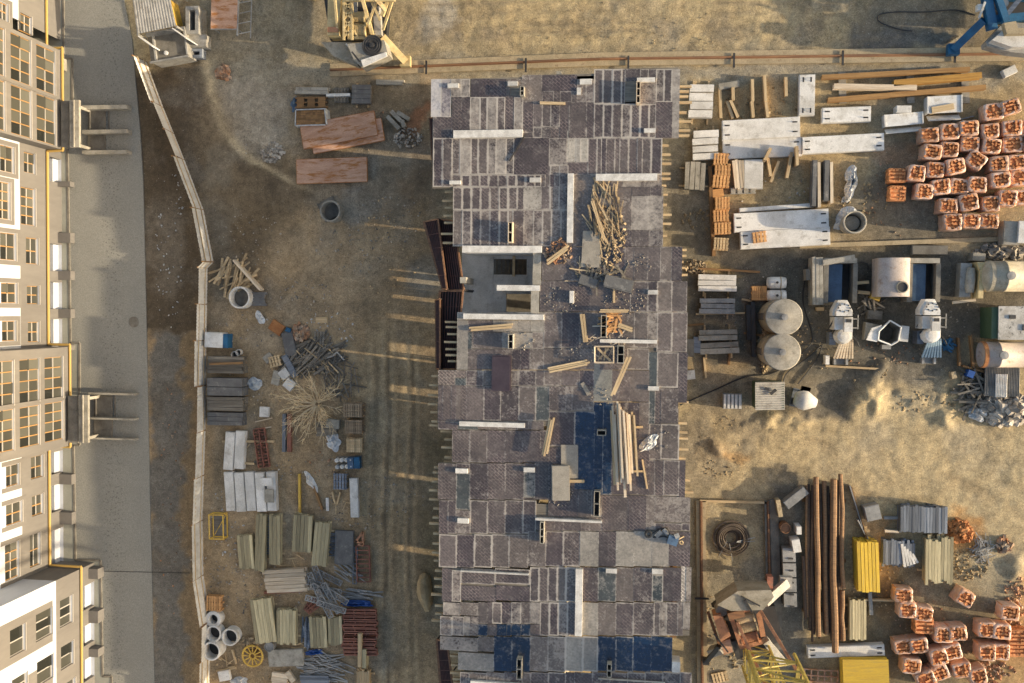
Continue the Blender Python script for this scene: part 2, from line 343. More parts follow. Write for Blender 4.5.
    for cx in (368, 381, 391, 405, 414): Z -= .07 * np.exp(-((px - cx - np.sin(py * .02) * 2) / 1.8) ** 2) * rect(350, 330, 440, 1400, 60)
    for dy, q in ((0, 0), (19, -6), (38, 10)): Z -= .045 * brk * line([(700, 440 + dy * .6), (800, 425 + dy + q), (920, 450 + dy * 1.2 + q * 2), (1060, 505 + dy * 1.5)], 2.2)
    for yy in (6, 16, 30, 38): Z -= .045 * brk * line([(400, yy), (620, yy - 3), (850, yy + 2), (1000, yy - 4)], 2.0)
    flat = np.clip((158 - px) / 14, 0, 1); Z = Z * (1 - flat) - .06 * flat
    Z -= .02
    inside = (px > -40) & (px < 1064) & (py > -40) & (py < 723)
    C[~inside] = C[~inside] * .5 + np.array((.24, .19, .115)) * .5
    me = bpy.data.meshes.new('ground')
    vs = np.stack([X, Y, Z], -1).reshape(-1, 3)
    idx = np.arange(nx * ny).reshape(ny, nx)
    fs = np.stack([idx[:-1, :-1], idx[:-1, 1:], idx[1:, 1:], idx[1:, :-1]], -1).reshape(-1, 4)
    me.from_pydata(vs.tolist(), [], fs.tolist())
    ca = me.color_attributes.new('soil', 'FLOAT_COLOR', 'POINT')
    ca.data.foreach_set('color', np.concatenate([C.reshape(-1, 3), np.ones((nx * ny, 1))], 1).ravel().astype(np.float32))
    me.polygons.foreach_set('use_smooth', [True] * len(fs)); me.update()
    m, nt, b, L = newmat('site_soil')
    at = N(nt, 'ShaderNodeAttribute', attribute_name='soil'); tc = N(nt, 'ShaderNodeTexCoord'); v = tc.outputs['Object']
    f1 = noise(nt, L, v, 2.2, 8, .7); f2 = noise(nt, L, v, 9, 6, .75)
    vo = N(nt, 'ShaderNodeTexVoronoi'); vo.inputs['Scale'].default_value = 5.5; L(v, vo.inputs['Vector'])
    col = mixc(nt, L, 1.0, at.outputs['Color'], mixc(nt, L, rng(nt, L, f1, .3, .7), (.66, .65, .63), (1.28, 1.27, 1.25)), 'MULTIPLY')
    col = mixc(nt, L, 1.0, col, mixc(nt, L, rng(nt, L, f2, .34, .66), (.70, .70, .70), (1.28, 1.28, 1.28)), 'MULTIPLY')
    peb = rng(nt, L, vo.outputs['Distance'], .08, .16, 1, 0)
    sel = rng(nt, L, vo.outputs['Color'], .72, .78)
    mm = N(nt, 'ShaderNodeMath', operation='MULTIPLY'); L(peb, mm.inputs[0]); L(sel, mm.inputs[1])
    col = mixc(nt, L, mm.outputs[0], col, (.50, .45, .36))
    f4 = noise(nt, L, v, 24, 3, .8); col = mixc(nt, L, 1.0, col, mixc(nt, L, rng(nt, L, f4, .36, .64), (.62, .62, .62), (1.38, 1.38, 1.38)), 'MULTIPLY')
    vo2 = N(nt, 'ShaderNodeTexVoronoi'); vo2.inputs['Scale'].default_value = 3.1; L(v, vo2.inputs['Vector'])
    p2 = rng(nt, L, vo2.outputs['Distance'], .10, .24, 1, 0); s2 = rng(nt, L, vo2.outputs['Color'], .70, .8); m3 = N(nt, 'ShaderNodeMath', operation='MULTIPLY'); L(p2, m3.inputs[0]); L(s2, m3.inputs[1])
    m4 = N(nt, 'ShaderNodeMath', operation='MULTIPLY'); L(m3.outputs[0], m4.inputs[0]); m4.inputs[1].default_value = .55; col = mixc(nt, L, m4.outputs[0], col, (.085, .065, .042))
    L(col, b.inputs['Base Color']); b.inputs['Roughness'].default_value = .95
    ad0 = N(nt, 'ShaderNodeMath', operation='ADD'); L(f1, ad0.inputs[0]); L(f2, ad0.inputs[1]); ad = N(nt, 'ShaderNodeMath', operation='MULTIPLY_ADD'); L(f4, ad.inputs[0]); ad.inputs[1].default_value = .5; L(ad0.outputs[0], ad.inputs[2])
    bn = N(nt, 'ShaderNodeBump'); bn.inputs['Strength'].default_value = .34; bn.inputs['Distance'].default_value = .07
    L(ad.outputs[0], bn.inputs['Height']); L(bn.outputs[0], b.inputs['Normal'])
    me.materials.append(m)
    o = link('ground', me); o['kind'] = 'structure'
ground()
def poly(pts, z=0): return [tuple(P(x, y, z)[:2]) for x, y in pts]
# ------------------------------------------------------------------ street
def street():
    m, nt, b, L = newmat('worn_paving')
    tc = N(nt, 'ShaderNodeTexCoord'); v = tc.outputs['Object']
    f1 = noise(nt, L, v, .35, 5, .6); f2 = noise(nt, L, v, 12, 4, .8)
    br = N(nt, 'ShaderNodeTexBrick'); br.inputs['Scale'].default_value = 4.0; br.inputs['Color1'].default_value = (.34, .33, .29, 1); br.inputs['Color2'].default_value = (.30, .29, .255, 1); br.inputs['Mortar'].default_value = (.19, .18, .15, 1); br.inputs['Mortar Size'].default_value = .03
    L(v, br.inputs['Vector'])
    col = mixc(nt, L, rng(nt, L, f1, .35, .65), br.outputs['Color'], (.255, .247, .215))
    # a worn wheel track with dark joints along the east side
    sp = N(nt, 'ShaderNodeSeparateXYZ'); L(v, sp.inputs[0])
    mx = N(nt, 'ShaderNodeMath', operation='SUBTRACT'); L(sp.outputs[0], mx.inputs[0]); mx.inputs[1].default_value = -40.3
    ab = N(nt, 'ShaderNodeMath', operation='ABSOLUTE'); L(mx.outputs[0], ab.inputs[0])
    band = rng(nt, L, ab.outputs[0], .5, 1.3, 1, 0)
    vo = N(nt, 'ShaderNodeTexVoronoi'); vo.inputs['Scale'].default_value = 4.6; L(v, vo.inputs['Vector'])
    dots = rng(nt, L, vo.outputs['Distance'], .18, .34, 1, 0)
    mm = N(nt, 'ShaderNodeMath', operation='MULTIPLY'); L(band, mm.inputs[0]); L(dots, mm.inputs[1])
    m2 = N(nt, 'ShaderNodeMath', operation='MULTIPLY'); L(mm.outputs[0], m2.inputs[0]); m2.inputs[1].default_value = .7
    col = mixc(nt, L, m2.outputs[0], col, (.13, .125, .105))
    col = mixc(nt, L, 1.0, col, mixc(nt, L, rng(nt, L, f2, .3, .7), (.68, .68, .68), (1.3, 1.3, 1.3)), 'MULTIPLY')
    L(col, b.inputs['Base Color']); b.inputs['Roughness'].default_value = .9
    bn = N(nt, 'ShaderNodeBump'); bn.inputs['Strength'].default_value = .2; bn.inputs['Distance'].default_value = .02; L(f2, bn.inputs['Height']); L(bn.outputs[0], b.inputs['Normal'])
    mb = MB()
    mb.prism(poly([(30, -160), (122, -160), (124, 0), (132, 40), (140, 130), (143, 180), (147, 350), (150, 500), (155, 700), (158, 860), (60, 860)]), -.3, .02)
    struct('street', mb, m)
    m2_ = mat('apron_concrete', (.34, .335, .28), (.29, .285, .24), scale=.5, dirt=.12, objr=0)
    ap = MB(); edge = [(64, -160), (64, 59), (73, 59), (73, 100), (68, 148), (71, 343), (80, 343), (80, 390), (80, 445), (74, 445), (76, 560), (101, 560), (103, 676), (112, 676), (112, 860)]
    ap.prism(poly([(-20, 860), (-20, -160)] + edge, 0), -.2, .10)
    struct('pavement', ap, m2_)
    kb = MB()
    for a, b_ in zip(edge[:-1], edge[1:]):
        p, q = P(*a), P(*b_); kb.beam((p.x, p.y, .0), (q.x, q.y, .0), .16, .26)
    struct('kerb', kb, M['conc_dark'])
street()
# ------------------------------------------------------------------ apartment building
def apartment():
    zp = 2.0
    x0, x1, x2, x3 = P(47, 330, zp).x, P(68.5, 370, zp).x, P(80, 620, zp).x, P(61, 85, zp).x
    root = thing('apartment_building', 'beige and white apartment block with orange window frames and glazed bays beside the street', 'building', (x0, 0, 0))
    bx = x0
    wall = MB()
    Y = lambda px, py, xp: V(px, py, xp)[0]
    def rectop(xp, r):
        cx, cy = (r[0] + r[2]) / 2, (r[1] + r[3]) / 2
        za, zb = V(r[2], cy, xp)[1], V(r[0], cy, xp)[1]; ya, yb = V(cx, r[3], xp)[0], V(cx, r[1], xp)[0]
        return ya, yb, za, zb
    zw = V(20.5, 300, x0)[1]
    def face(xp, y0, y1, z0, z1, ops, d, mi, ext=()):
        ys = sorted({y0, y1, *[min(max(v, y0), y1) for o in ops for v in o[:2]], *[e for e in ext if y0 < e < y1]})
        zs = sorted({z0, z1, zw, *[min(max(v, z0), z1) for o in ops for v in o[2:4]]})
        for a, b in zip(ys[:-1], ys[1:]):
            for c, e in zip(zs[:-1], zs[1:]):
                my, mz = (a + b) / 2, (c + e) / 2
                if c < z0 or e > z1 or any(o[0] < my < o[1] and o[2] < mz < o[3] for o in ops): continue
                wall.add([(xp - bx, a, c), (xp - bx, b, c), (xp - bx, b, e), (xp - bx, a, e)], [(0, 1, 2, 3)], mi(my, mz))
        for a, b, c, e in ops:
            X0, X1 = xp - bx, xp - bx - d; k = mi(a - .01, (c + e) / 2)
            wall.add([(X0, a, c), (X0, b, c), (X1, b, c), (X1, a, c)], [(0, 1, 2, 3)], 1)
            wall.add([(X0, a, e), (X1, a, e), (X1, b, e), (X0, b, e)], [(0, 1, 2, 3)], k)
            wall.add([(X0, a, c), (X1, a, c), (X1, a, e), (X0, a, e)], [(0, 1, 2, 3)], k)
            wall.add([(X0, b, c), (X0, b, e), (X1, b, e), (X1, b, c)], [(0, 1, 2, 3)], k)
    def window(xp, o, d, nv, nh, fm, big=False):
        a, b, c, e = o; X = xp - bx - d
        f = MB(); t = .05 if not big else .045
        for yy in (a, b): f.bb(X - .03, yy - t, c, X + .05, yy + t, e, 0)
        for zz in (c, e): f.bb(X - .028, a, zz - t, X + .048, b, zz + t, 1)
        for i in range(1, nv): yy = a + (b - a) * i / nv; f.bb(X - .026, yy - t * .8, c, X + .046, yy + t * .8, e, 0)
        for i in range(1, nh): zz = c + (e - c) * i / nh; f.bb(X - .024, a, zz - t * .8, X + .044, b, zz + t * .8, 1)
        w_ = mk('window', f, [fm, M['frame_white']], root)
        g = MB()
        for i in range(nv):
            for j in range(nh):
                y_a, y_b = a + (b - a) * i / nv, a + (b - a) * (i + 1) / nv; z_a, z_b = c + (e - c) * j / nh, c + (e - c) * (j + 1) / nh
                k = ru(-.02, .02) if rnd() < .85 else .07
                g.add([(X + k, y_a, z_a), (X + k, y_b, z_a), (X - k, y_b, z_b), (X - k, y_a, z_b)], [(0, 1, 2, 3)])
        mk('pane', g, M['glass'], w_)
        s = MB(); s.bb(X, a - .06, c - .06, xp - bx + .07, b + .06, c - .004); mk('sill', s, M['frame_white'], w_)
    top = 20.0
    # main facade segments: north of bay A, A to B, B to C
    segs = [(Y(47, -90, x0), Y(60, 40, x0)), (Y(60, 152, x0), Y(68, 346, x0)), (Y(68, 444, x0), Y(55, 572, x0))]
    rows = [[(20.5, 15, 31.5, 32), (0, 3, 8, 20)],
            [(24, 153, 35, 173), (21, 188, 35, 225), (26, 238, 38, 264), (27, 286, 39, 304), (28, 322, 39, 342), (0, 146, 14, 172), (-2, 182, 10, 219), (0, 233, 16, 260), (1, 283, 17, 303), (2, 321, 16, 341)],
            [(31, 456, 43, 478), (32, 495, 43, 515), (30, 534, 40, 566), (6, 465, 19, 486), (6, 503, 22, 524), (5, 543, 19, 579)]]
    loggia = [[], [(0, 158, 0, 182), (0, 244, 0, 271), (0, 282, 0, 309), (0, 319, 0, 345)], [(0, 452, 0, 474), (0, 485, 0, 512), (0, 530, 0, 566)]]
    zl = 1.55
    for (yb, ya), rw, lg in zip(segs, rows, loggia):
        ops = [rectop(x0, r) for r in rw]
        wl = [(o[0] - .5, o[1] + .5, o[2] - .9, o[3] + .9) for o, r in zip(ops, rw) if r[0] < 12]
        def mi(y, z, wl=wl):
            if z < zw: return 0
            return 1
        lops = [(Y(55, r[3], x0), Y(55, r[1], x0), .13, zl) for r in lg]
        lops = [(max(a, ya + .05), min(b, yb - .05), c, d) for a, b, c, d in lops]
        face(x0, ya, yb, 0, top, ops + lops, .30, mi)
        for o in ops: window(x0, o, .18, 2 if (o[1] - o[0]) < 2.6 else 4, 2, M['frame_orange'])
        for a, b, c, d in lops:
            wall.bb(x0 - bx - 1.0, a - .3, 0, x0 - bx - .9, b + .3, zl + .2, 0)
            wall.bb(x0 - bx - 1.0, a - .3, zl + .02, x0 - bx - .31, b + .3, zl + .2, 0)
            pm = MB(); pm.bb(x0 - bx - .85, a + .02, .1, x0 - bx - .30, b - .02, .78); mk('plinth_panel', pm, M['white'], root)
        # vertical beige surrounds on the white storeys
        st = MB()
        for o, r in zip(ops, rw):
            if r[0] < 12:
                y_a, y_b = o[0] - .35, o[1] + .35
                st.bb(x0 - bx + .003, y_a, o[2] - .45, x0 - bx + .03, o[0] - .02, o[3] + .45); st.bb(x0 - bx + .003, o[1] + .02, o[2] - .45, x0 - bx + .03, y_b, o[3] + .45)
                st.bb(x0 - bx + .003, o[0] - .02, o[2] - .45, x0 - bx + .03, o[1] + .02, o[2] - .02)
        if st.v: mk('window_surround', st, M['beige'], root)
    # projecting bays
    for xp, ya, yb, cols in ((x3, Y(60, 149, x3), Y(57, 49, x3), [(53, 96), (101, 146)]), (x1, Y(68, 446, x1), Y(67, 347, x1), [(357, 398), (402, 440)])):
        ops = []
        for (t0, t1) in cols:
            for k in range(4):
                z_a = 2.75 + k * 2.75; ops.append((Y(57, t1, xp), Y(57, t0, xp), z_a, z_a + 2.1))
        face(xp, ya, yb, zp - .1, top, ops, .12, lambda y, z: 0)
        for o in ops: window(xp, o, .10, 4, 2, M['frame_orange'], True)
        for yy, k in ((ya, 1), (yb, 0)):
            q = [(x0 - bx - .2, yy, zp - .1), (xp - bx, yy, zp - .1), (xp - bx, yy, top), (x0 - bx - .2, yy, top)]
            wall.add(q, [(0, 1, 2, 3) if k else (3, 2, 1, 0)], 0)
        wall.add([(x0 - bx - .2, ya, zp - .1), (x0 - bx - .2, yb, zp - .1), (xp - bx, yb, zp - .1), (xp - bx, ya, zp - .1)], [(0, 1, 2, 3)], 0)
        wall.bb(x0 - bx - .5, ya, 0, x0 - bx - .001, yb, zp - .1, 0)
        bal = MB(); bal.bb(xp - bx - .01, (ya + yb) / 2 - .08, zp, xp - bx + .06, (ya + yb) / 2 + .08, top); mk('bay_rib', bal, M['beige'], root)
    # south block
    yn = Y(57, 580, x2); ys = Y(57, 900, x2)
    rw = [(60, 598, 72, 625), (61, 644, 73, 667), (64, 681, 75, 706), (36, 611, 52, 638), (37, 658, 53, 682), (10, 627, 25, 654), (12, 676, 27, 703)]
    ops = [rectop(x2, r) for r in rw]
    z56 = V(55.5, 620, x2)[1]
    bands = [Y(53, v, x2) for v in (578, 600, 641, 660, 720)]
    def mi2(y, z):
        if z < z56 - .01: return 0
        return 1 if (bands[1] < y < bands[0] or bands[3] < y < bands[2] or y < bands[4] or z < z56 + .35) else 0
    zw_old = zw; zw = z56
    lops = [(Y(85, b, x2), Y(85, a, x2), .13, zl) for a, b in ((586, 610), (626, 646), (660, 682))]
    face(x2, ys, yn, 0, top, ops + lops, .30, mi2, bands)
    # white edge strip
    st = MB(); st.bb(x2 - bx + .003, ys, z56 - .02, x2 - bx + .03, yn, z56 + .35); mk('corner_strip', st, M['white'], root)
    for o in ops: window(x2, o, .18, 3 if (o[1] - o[0]) > 1.9 else 2, 1, M['frame_white'])
    zw = zw_old
    for a, b, c, d in lops:
        wall.bb(x2 - bx - 1.0, a - .3, 0, x2 - bx - .9, b + .3, zl + .2, 0)
        pm = MB(); pm.bb(x2 - bx - .85, a + .02, .1, x2 - bx - .30, b - .02, .9); mk('plinth_panel', pm, M['white'], root)
    for za, zb, k in ((0, z56, 0), (z56, top, 1)):
        wall.add([(x0 - bx - .2, yn, za), (x0 - bx - .2, yn, zb), (x2 - bx, yn, zb), (x2 - bx, yn, za)], [(0, 1, 2, 3)], k)
    wall.bb(-14, ys, top - .02, x2 - bx - .01, segs[0][0], top + .2, 1)
    wall.bb(-14, ys, 0, -13.7, segs[0][0], top - .03, 1)
    wall.bb(-14, segs[0][0] - .3, 0, -.01, segs[0][0], top - .03, 0); wall.bb(-14, ys, 0, x2 - bx - .01, ys + .3, top - .03, 0)
    mk('wall', wall, [M['beige'], M['white']], root)
    # piers between the loggias
    for pts, xp, off in (([(182, 187), (233, 243), (271, 280), (309, 318)], x0, 1.05), ([(474, 484), (512, 524), (345, 350)], x0, 1.05), ([(568, 578), (610, 622), (648, 656)], x2, .8)):
        for a, b in pts:
            ya, yb = Y(60 if xp == x0 else 90, b, xp), Y(60 if xp == x0 else 90, a, xp)
            q = MB(); q.bb(xp - bx - .3, ya, 0.05, xp - bx + off, yb, .62 if xp == x0 else .9); mk('pier', q, M['beige'], root)
    # gas pipe
    g = MB(); e = .12
    ya3, yb3 = Y(61, 149, x3), Y(60, 48, x3); ya1, yb1 = Y(68, 446, x1), Y(68, 346, x1)
    pts = [(x0 + e, Y(47, -90, x0)), (x0 + e, yb3), (x3 + e, yb3 + .05), (x3 + e, ya3 - .1), (x0 + e, ya3 - .15), (x0 + e, yb1 + .1), (x1 + e, yb1 + .1), (x1 + e, ya1 - .1), (x0 + e, ya1 - .1), (x0 + e, yn + .2), (x2 + e, yn + .2), (x2 + e, ys)]
    g.path([(p[0] - bx, p[1], zp) for p in pts], .10, 8); mk('gas_pipe', g, M['gas_yellow'], root)
    return x0, x1, x2, x3
AX = apartment()
def porch(px0, px1, y0, y1, walls, wx0, wx1, label):
    c = P((px0 + wx1) / 2, (y0 + y1) / 2); root = thing('entrance_porch', label, 'porch', (c.x, c.y, 0))
    def B(a, y_a, b, y_b, z0, z1, name, mt):
        p, q = P(a, y_a, z1), P(b, y_b, z1); mb = MB(); mb.bb(p.x - c.x, q.y - c.y, z0, q.x - c.x, p.y - c.y, z1); return mk(name, mb, mt, root)
    B(px0, y0, px1 - 10, y1, 2.35, 2.5, 'canopy', M['conc_dark'])
    B(px1 - 9.6, y0 - 1, px1, y1, 2.5, 2.75, 'canopy_edge', M['conc'])
    B(px1 - 6, y0 - 1, px1 - 5, y1, 2.752, 2.85, 'upstand', M['conc'])
    B(px1 - 8, y0 + 2, px1 - 6, y0 + 5, .05, 2.45, 'post', M['conc']); B(px1 - 8, y1 - 5, px1 - 6, y1 - 2, .05, 2.45, 'post', M['conc'])
    for wy in walls: B(wx0, wy - 1.6, wx1, wy + 1.6, 0, .75, 'cheek_wall', M['conc'])
    B(wx0 + 6, walls[0] + 2, wx1 - 22, walls[-1] - 2, .0, .16, 'landing', M['conc_dark'])
    B(wx0 + 7, walls[0] + 2, wx0 + 8, walls[1] - 2, .165, .30, 'step', M['conc_dark']); B(wx0 + 26, walls[0] + 2, wx0 + 27, walls[1] - 2, .0, .12, 'step', M['conc_dark'])
porch(61, 79, 101, 147, (107, 131.5, 152), 82, 127, 'concrete entrance porch with three low walls below the upper glazed bay')
porch(68, 88, 396, 443, (394, 419, 439), 88, 134, 'concrete entrance porch with three low walls below the middle glazed bay')
q = MB(); q.box((0, 0, .5), (.45, .9, 1.0)); q.box((0, 0, 1.02), (.5, .95, .05)); c = P(65, 66)
solo('utility_cabinet', 'small pale utility box fixed by the upper glazed bay of the apartment block', 'cabinet', q, M['conc'], c)

q = MB(); q.lathe([(.42, 0), (.42, .03), (.34, .035), (.33, .025), (.001, .03)], 24); c = P(134, 322); solo('manhole_cover', 'round grey manhole cover in the paving near the verge', 'manhole cover', q, M['conc_dark'], (c.x, c.y, .02))
q = MB(); a, b = P(101, 571), P(190, 573); c = (a + b) / 2; q.beam(a - c + Vector((0, 0, .03)), b - c + Vector((0, 0, .03)), .035, .04); solo('street_cable', 'thin dark cable lying straight across the lower street', 'cable', q, M['rubber'], (c.x, c.y, .0))
# ------------------------------------------------------------------ the building under construction
ZD = 7.5
def sheet_mat():
    m, nt, b, L = newmat('film_faced_plywood')
    tc = N(nt, 'ShaderNodeTexCoord'); v = tc.outputs['Object']
    tint = N(nt, 'ShaderNodeAttribute', attribute_name='tint'); du = N(nt, 'ShaderNodeAttribute', attribute_name='dust')
    sp = N(nt, 'ShaderNodeSeparateColor'); L(du.outputs['Color'], sp.inputs[0])
    mp = N(nt, 'ShaderNodeMapping'); mp.inputs['Rotation'].default_value = (0, 0, math.radians(40)); L(v, mp.inputs[0])
    br = N(nt, 'ShaderNodeTexBrick'); br.inputs['Scale'].default_value = 2.4; br.inputs['Mortar Size'].default_value = .05; br.inputs['Brick Width'].default_value = .8; br.inputs['Row Height'].default_value = .42; L(mp.outputs[0], br.inputs['Vector'])
    br.inputs['Color1'].default_value = (.72, .70, .74, 1); br.inputs['Color2'].default_value = (.86, .84, .88, 1); br.inputs['Mortar'].default_value = (2.1, 2.05, 2.05, 1)
    n1 = noise(nt, L, v, 1.3, 6, .7); n2 = noise(nt, L, v, 7, 6, .75)
    n3 = noise(nt, L, v, .9, 4, .6); pm_ = N(nt, 'ShaderNodeMath', operation='MULTIPLY'); L(sp.outputs[2], pm_.inputs[0]); L(rng(nt, L, n3, .38, .6), pm_.inputs[1])
    pat = mixc(nt, L, pm_.outputs[0], (1, 1, 1), br.outputs['Color'])
    col = mixc(nt, L, 1.0, tint.outputs['Color'], pat, 'MULTIPLY')
    col = mixc(nt, L, 1.0, col, mixc(nt, L, rng(nt, L, n2, .3, .7), (.6,) * 3, (1.4,) * 3), 'MULTIPLY')
    ad = N(nt, 'ShaderNodeMath', operation='MULTIPLY_ADD'); L(n2, ad.inputs[0]); ad.inputs[1].default_value = .95; sb = N(nt, 'ShaderNodeMath', operation='SUBTRACT'); L(n1, sb.inputs[0]); sb.inputs[1].default_value = .17; L(sb.outputs[0], ad.inputs[2])
    e1 = N(nt, 'ShaderNodeMath', operation='ADD'); L(ad.outputs[0], e1.inputs[0]); L(sp.outputs[1], e1.inputs[1])
    over = rng(nt, L, e1.outputs[0], .98, 1.55)
    e2 = N(nt, 'ShaderNodeMath', operation='ADD'); L(ad.outputs[0], e2.inputs[0]); L(sp.outputs[0], e2.inputs[1])
    edge = rng(nt, L, e2.outputs[0], 1.02, 1.5)
    mx = N(nt, 'ShaderNodeMath', operation='MAXIMUM'); L(over, mx.inputs[0]); L(edge, mx.inputs[1])
    sc_ = N(nt, 'ShaderNodeMath', operation='MULTIPLY'); L(mx.outputs[0], sc_.inputs[0]); sc_.inputs[1].default_value = .85
    n5 = noise(nt, L, v, .32, 4, .55); col = mixc(nt, L, 1.0, col, mixc(nt, L, rng(nt, L, n5, .36, .62), (.70, .69, .68), (1.18, 1.17, 1.16)), 'MULTIPLY')
    n6 = noise(nt, L, v, 2.6, 7, .75); hz = N(nt, 'ShaderNodeMath', operation='MULTIPLY'); L(rng(nt, L, n6, .52, .72), hz.inputs[0]); hz.inputs[1].default_value = .4; col = mixc(nt, L, hz.outputs[0], col, (.40, .355, .30))
    col = mixc(nt, L, sc_.outputs[0], col, (.52, .47, .405))
    L(col, b.inputs['Base Color'])
    L(rng(nt, L, sc_.outputs[0], 0, 1, .2, .9), b.inputs['Roughness'])
    L(rng(nt, L, sc_.outputs[0], 0, .8, 1.0, .2), b.inputs['Specular IOR Level'])
    bn = N(nt, 'ShaderNodeBump'); bn.inputs['Strength'].default_value = .1; bn.inputs['Distance'].default_value = .01; L(n2, bn.inputs['Height']); L(bn.outputs[0], b.inputs['Normal'])
    return m
def building_site():
    c = P(560, 370, ZD); root = thing('concrete_building', 'unfinished concrete building whose purple plywood formwork deck fills the middle of the site', 'building', (c.x, c.y, 0))
    ox, oy = c.x, c.y
    D = lambda px, py, z=ZD: (P(px, py, z).x - ox, P(px, py, z).y - oy)
    def rectmb(mb, x0, y0, x1, y1, z0, z1, mi=0, zr=ZD):
        a, b = D(x0, y0, zr), D(x1, y1, zr); mb.bb(a[0], b[1], z0, b[0], a[1], z1, mi)
    rows = [(69, 75, 594, 679), (75, 79, 522, 679), (79, 105, 431, 679), (105, 138, 432, 679), (138, 187, 432, 662), (187, 246.5, 453, 663), (246.5, 281, 542, 682), (281, 312, 540, 687), (312, 320, 457, 687), (320, 370, 457, 687), (370, 403, 438, 686), (403, 430, 437, 679), (430, 463, 452, 679), (463, 500, 438, 685), (500, 567, 439, 690), (567, 602, 442, 691), (602, 616, 443, 691), (616, 636, 440, 690), (636, 652, 440, 672), (652, 672, 458, 672), (672, 790, 460, 691)]
    hatches = [(510, 86, 524, 95.5), (625, 81, 640, 103)]
    base = MB()
    for y0, y1, x0, x1 in rows: rectmb(base, x0 + .6, y0 + .05, x1 - .6, y1 - .05, ZD - .32, ZD - .04)
    mk('deck_base', base, M['wood_grey'], root)
    # plywood sheets, each row split into widths read from the place
    V_, Fc, T, DU = [], [], [], []
    def sheet(x0, y0, x1, y1, tint, edge=.35, over=0., pat=1.0, lift=None):
        a, b = D(x0, y0), D(x1, y1); g = .012
        X0, X1, Y0, Y1 = a[0] + g, b[0] - g, b[1] + g, a[1] - g
        z = ZD + (ru(0, .012) if lift is None else lift); r = min(.14, (X1 - X0) * .22, (Y1 - Y0) * .22)
        tl = ru(-.006, .006); n = len(V_)
        V_.extend([(X0, Y0, z), (X1, Y0, z + tl), (X1, Y1, z + tl), (X0, Y1, z), (X0 + r, Y0 + r, z), (X1 - r, Y0 + r, z + tl), (X1 - r, Y1 - r, z + tl), (X0 + r, Y1 - r, z), (X0, Y0, ZD - .06), (X1, Y0, ZD - .06), (X1, Y1, ZD - .06), (X0, Y1, ZD - .06)])
        for f in [(4, 5, 6, 7)] + [(i, (i + 1) % 4, 4 + (i + 1) % 4, 4 + i) for i in range(4)] + [(8 + i, 8 + (i + 1) % 4, (i + 1) % 4, i) for i in range(4)]:
            Fc.append(tuple(i + n for i in f))
            for i in f: T.extend((*tint, 1)); DU.extend((edge if i < 4 else (0 if i < 8 else edge), over, pat, 1))
    PUR = [(.086, .068, .060), (.094, .075, .066), (.077, .060, .055), (.102, .082, .070), (.110, .089, .075)]
    GRY = [(.142, .116, .096), (.158, .130, .106), (.132, .107, .09), (.122, .099, .086)]
    PALE = [(.33, .298, .245), (.29, .26, .215)]
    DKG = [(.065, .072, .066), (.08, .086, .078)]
    def run(y0, y1, x0, x1, kinds, w=17.6, edge=.4, over=(-.25, .2), narrow=.25):
        x = x0
        while x < x1 - .5:
            ww = w if rnd() > narrow else w / 2
            if x1 - x - ww < w * .35: ww = x1 - x
            xe = min(x + ww, x1); k = random.choice(kinds); t = random.choice(k)
            k2 = [q * j for q in t for j in (0,)][:0]; j = ru(.9, 1.12); k2 = [q * j for q in t]
            for h in hatches:
                pass
            sheet(x, y0, xe, y1, k2, edge + ru(-.2, .25), ru(*over) if k is not PALE else -.4, (.9 if k is PUR else .35 if k is GRY else 0) * ru(.6, 1.1)); x = xe
    SHADE_BLUE = [(.006, .021, .052), (.009, .025, .056)]  # blue shade beside lumber and crane, painted into the sheet tints
    PP, PG, GG = [PUR], [PUR, PUR, GRY], [GRY, GRY, GRY, PUR]
    WH = 0
    # north part
    sheet(431, 79, 441, 117, (.42, .41, .42), .6, .35, 0); sheet(441, 79, 451, 117, (.22, .2, .21), .7, .3, .3)
    run(79, 97, 451, 470, [GRY], 10, .6, (.2, .5)); sheet(471, 79, 489, 97, PUR[2], .15, -.5); sheet(489, 79, 506, 97, PUR[2], .15, -.5)
    sheet(506, 79, 522, 86, GRY[1], .2, .2, 0); sheet(506, 95.5, 522, 97, GRY[0]); sheet(506, 86, 510, 95.5, GRY[0], .3, .1, 0)
    sheet(522, 75, 542, 102, GRY[1], .3, .1, .2); sheet(542, 75, 560, 91, PUR[2], .1, -.5); sheet(560, 75, 577, 91, PUR[2], .1, -.5)
    run(91, 102, 542, 577, PG, 12); run(79, 102, 577, 594, GG, 9)
    for i, x in enumerate((594, 603, 612.5, 622)): sheet(x, 69, (603, 612.5, 622, 625)[i], 104, PUR[3], .95, -.1, .6)
    sheet(625, 69, 640, 81, PUR[1], .3, -.3, .6); run(69, 81, 640, 656, [GRY]); run(103, 104, 625, 640, GG); run(81, 104, 640.5, 656, GG, 15, .3, (.1, .3))
    sheet(656, 69, 664, 102, PUR[4], .9, .2, .3); sheet(664, 69, 672, 102, PUR[3], .9, 0, .4); sheet(672, 69, 679, 138, GRY[1], .3, .45, 0)
    run(97, 132, 452, 470, PP, 17.6, .2); sheet(433, 117, 452, 138, PUR[1], .3, -.3); run(132, 138, 452, 533, PG, 17, .3)
    for a, b, o in ((470, 480, .45), (480, 487, .1), (487, 497, .4), (497, 505, .15)): sheet(a, 97, b, 132, PUR[4], .9, o, .5)
    sheet(505, 97, 514, 132, PUR[1], .2, -.4); sheet(514, 97, 523, 132, PUR[4], .8, .4, .4); sheet(523, 102, 533, 132, PUR[0], .2, -.4); sheet(522, 97, 533, 102, GRY[0])
    run(102, 127, 533, 560, PG, 9, .5, (0, .3)); run(102, 138, 560, 594, PP, 17.6, .3, (-.4, 0)); run(127, 138, 533, 560, PG, 9, .5, (0, .3))
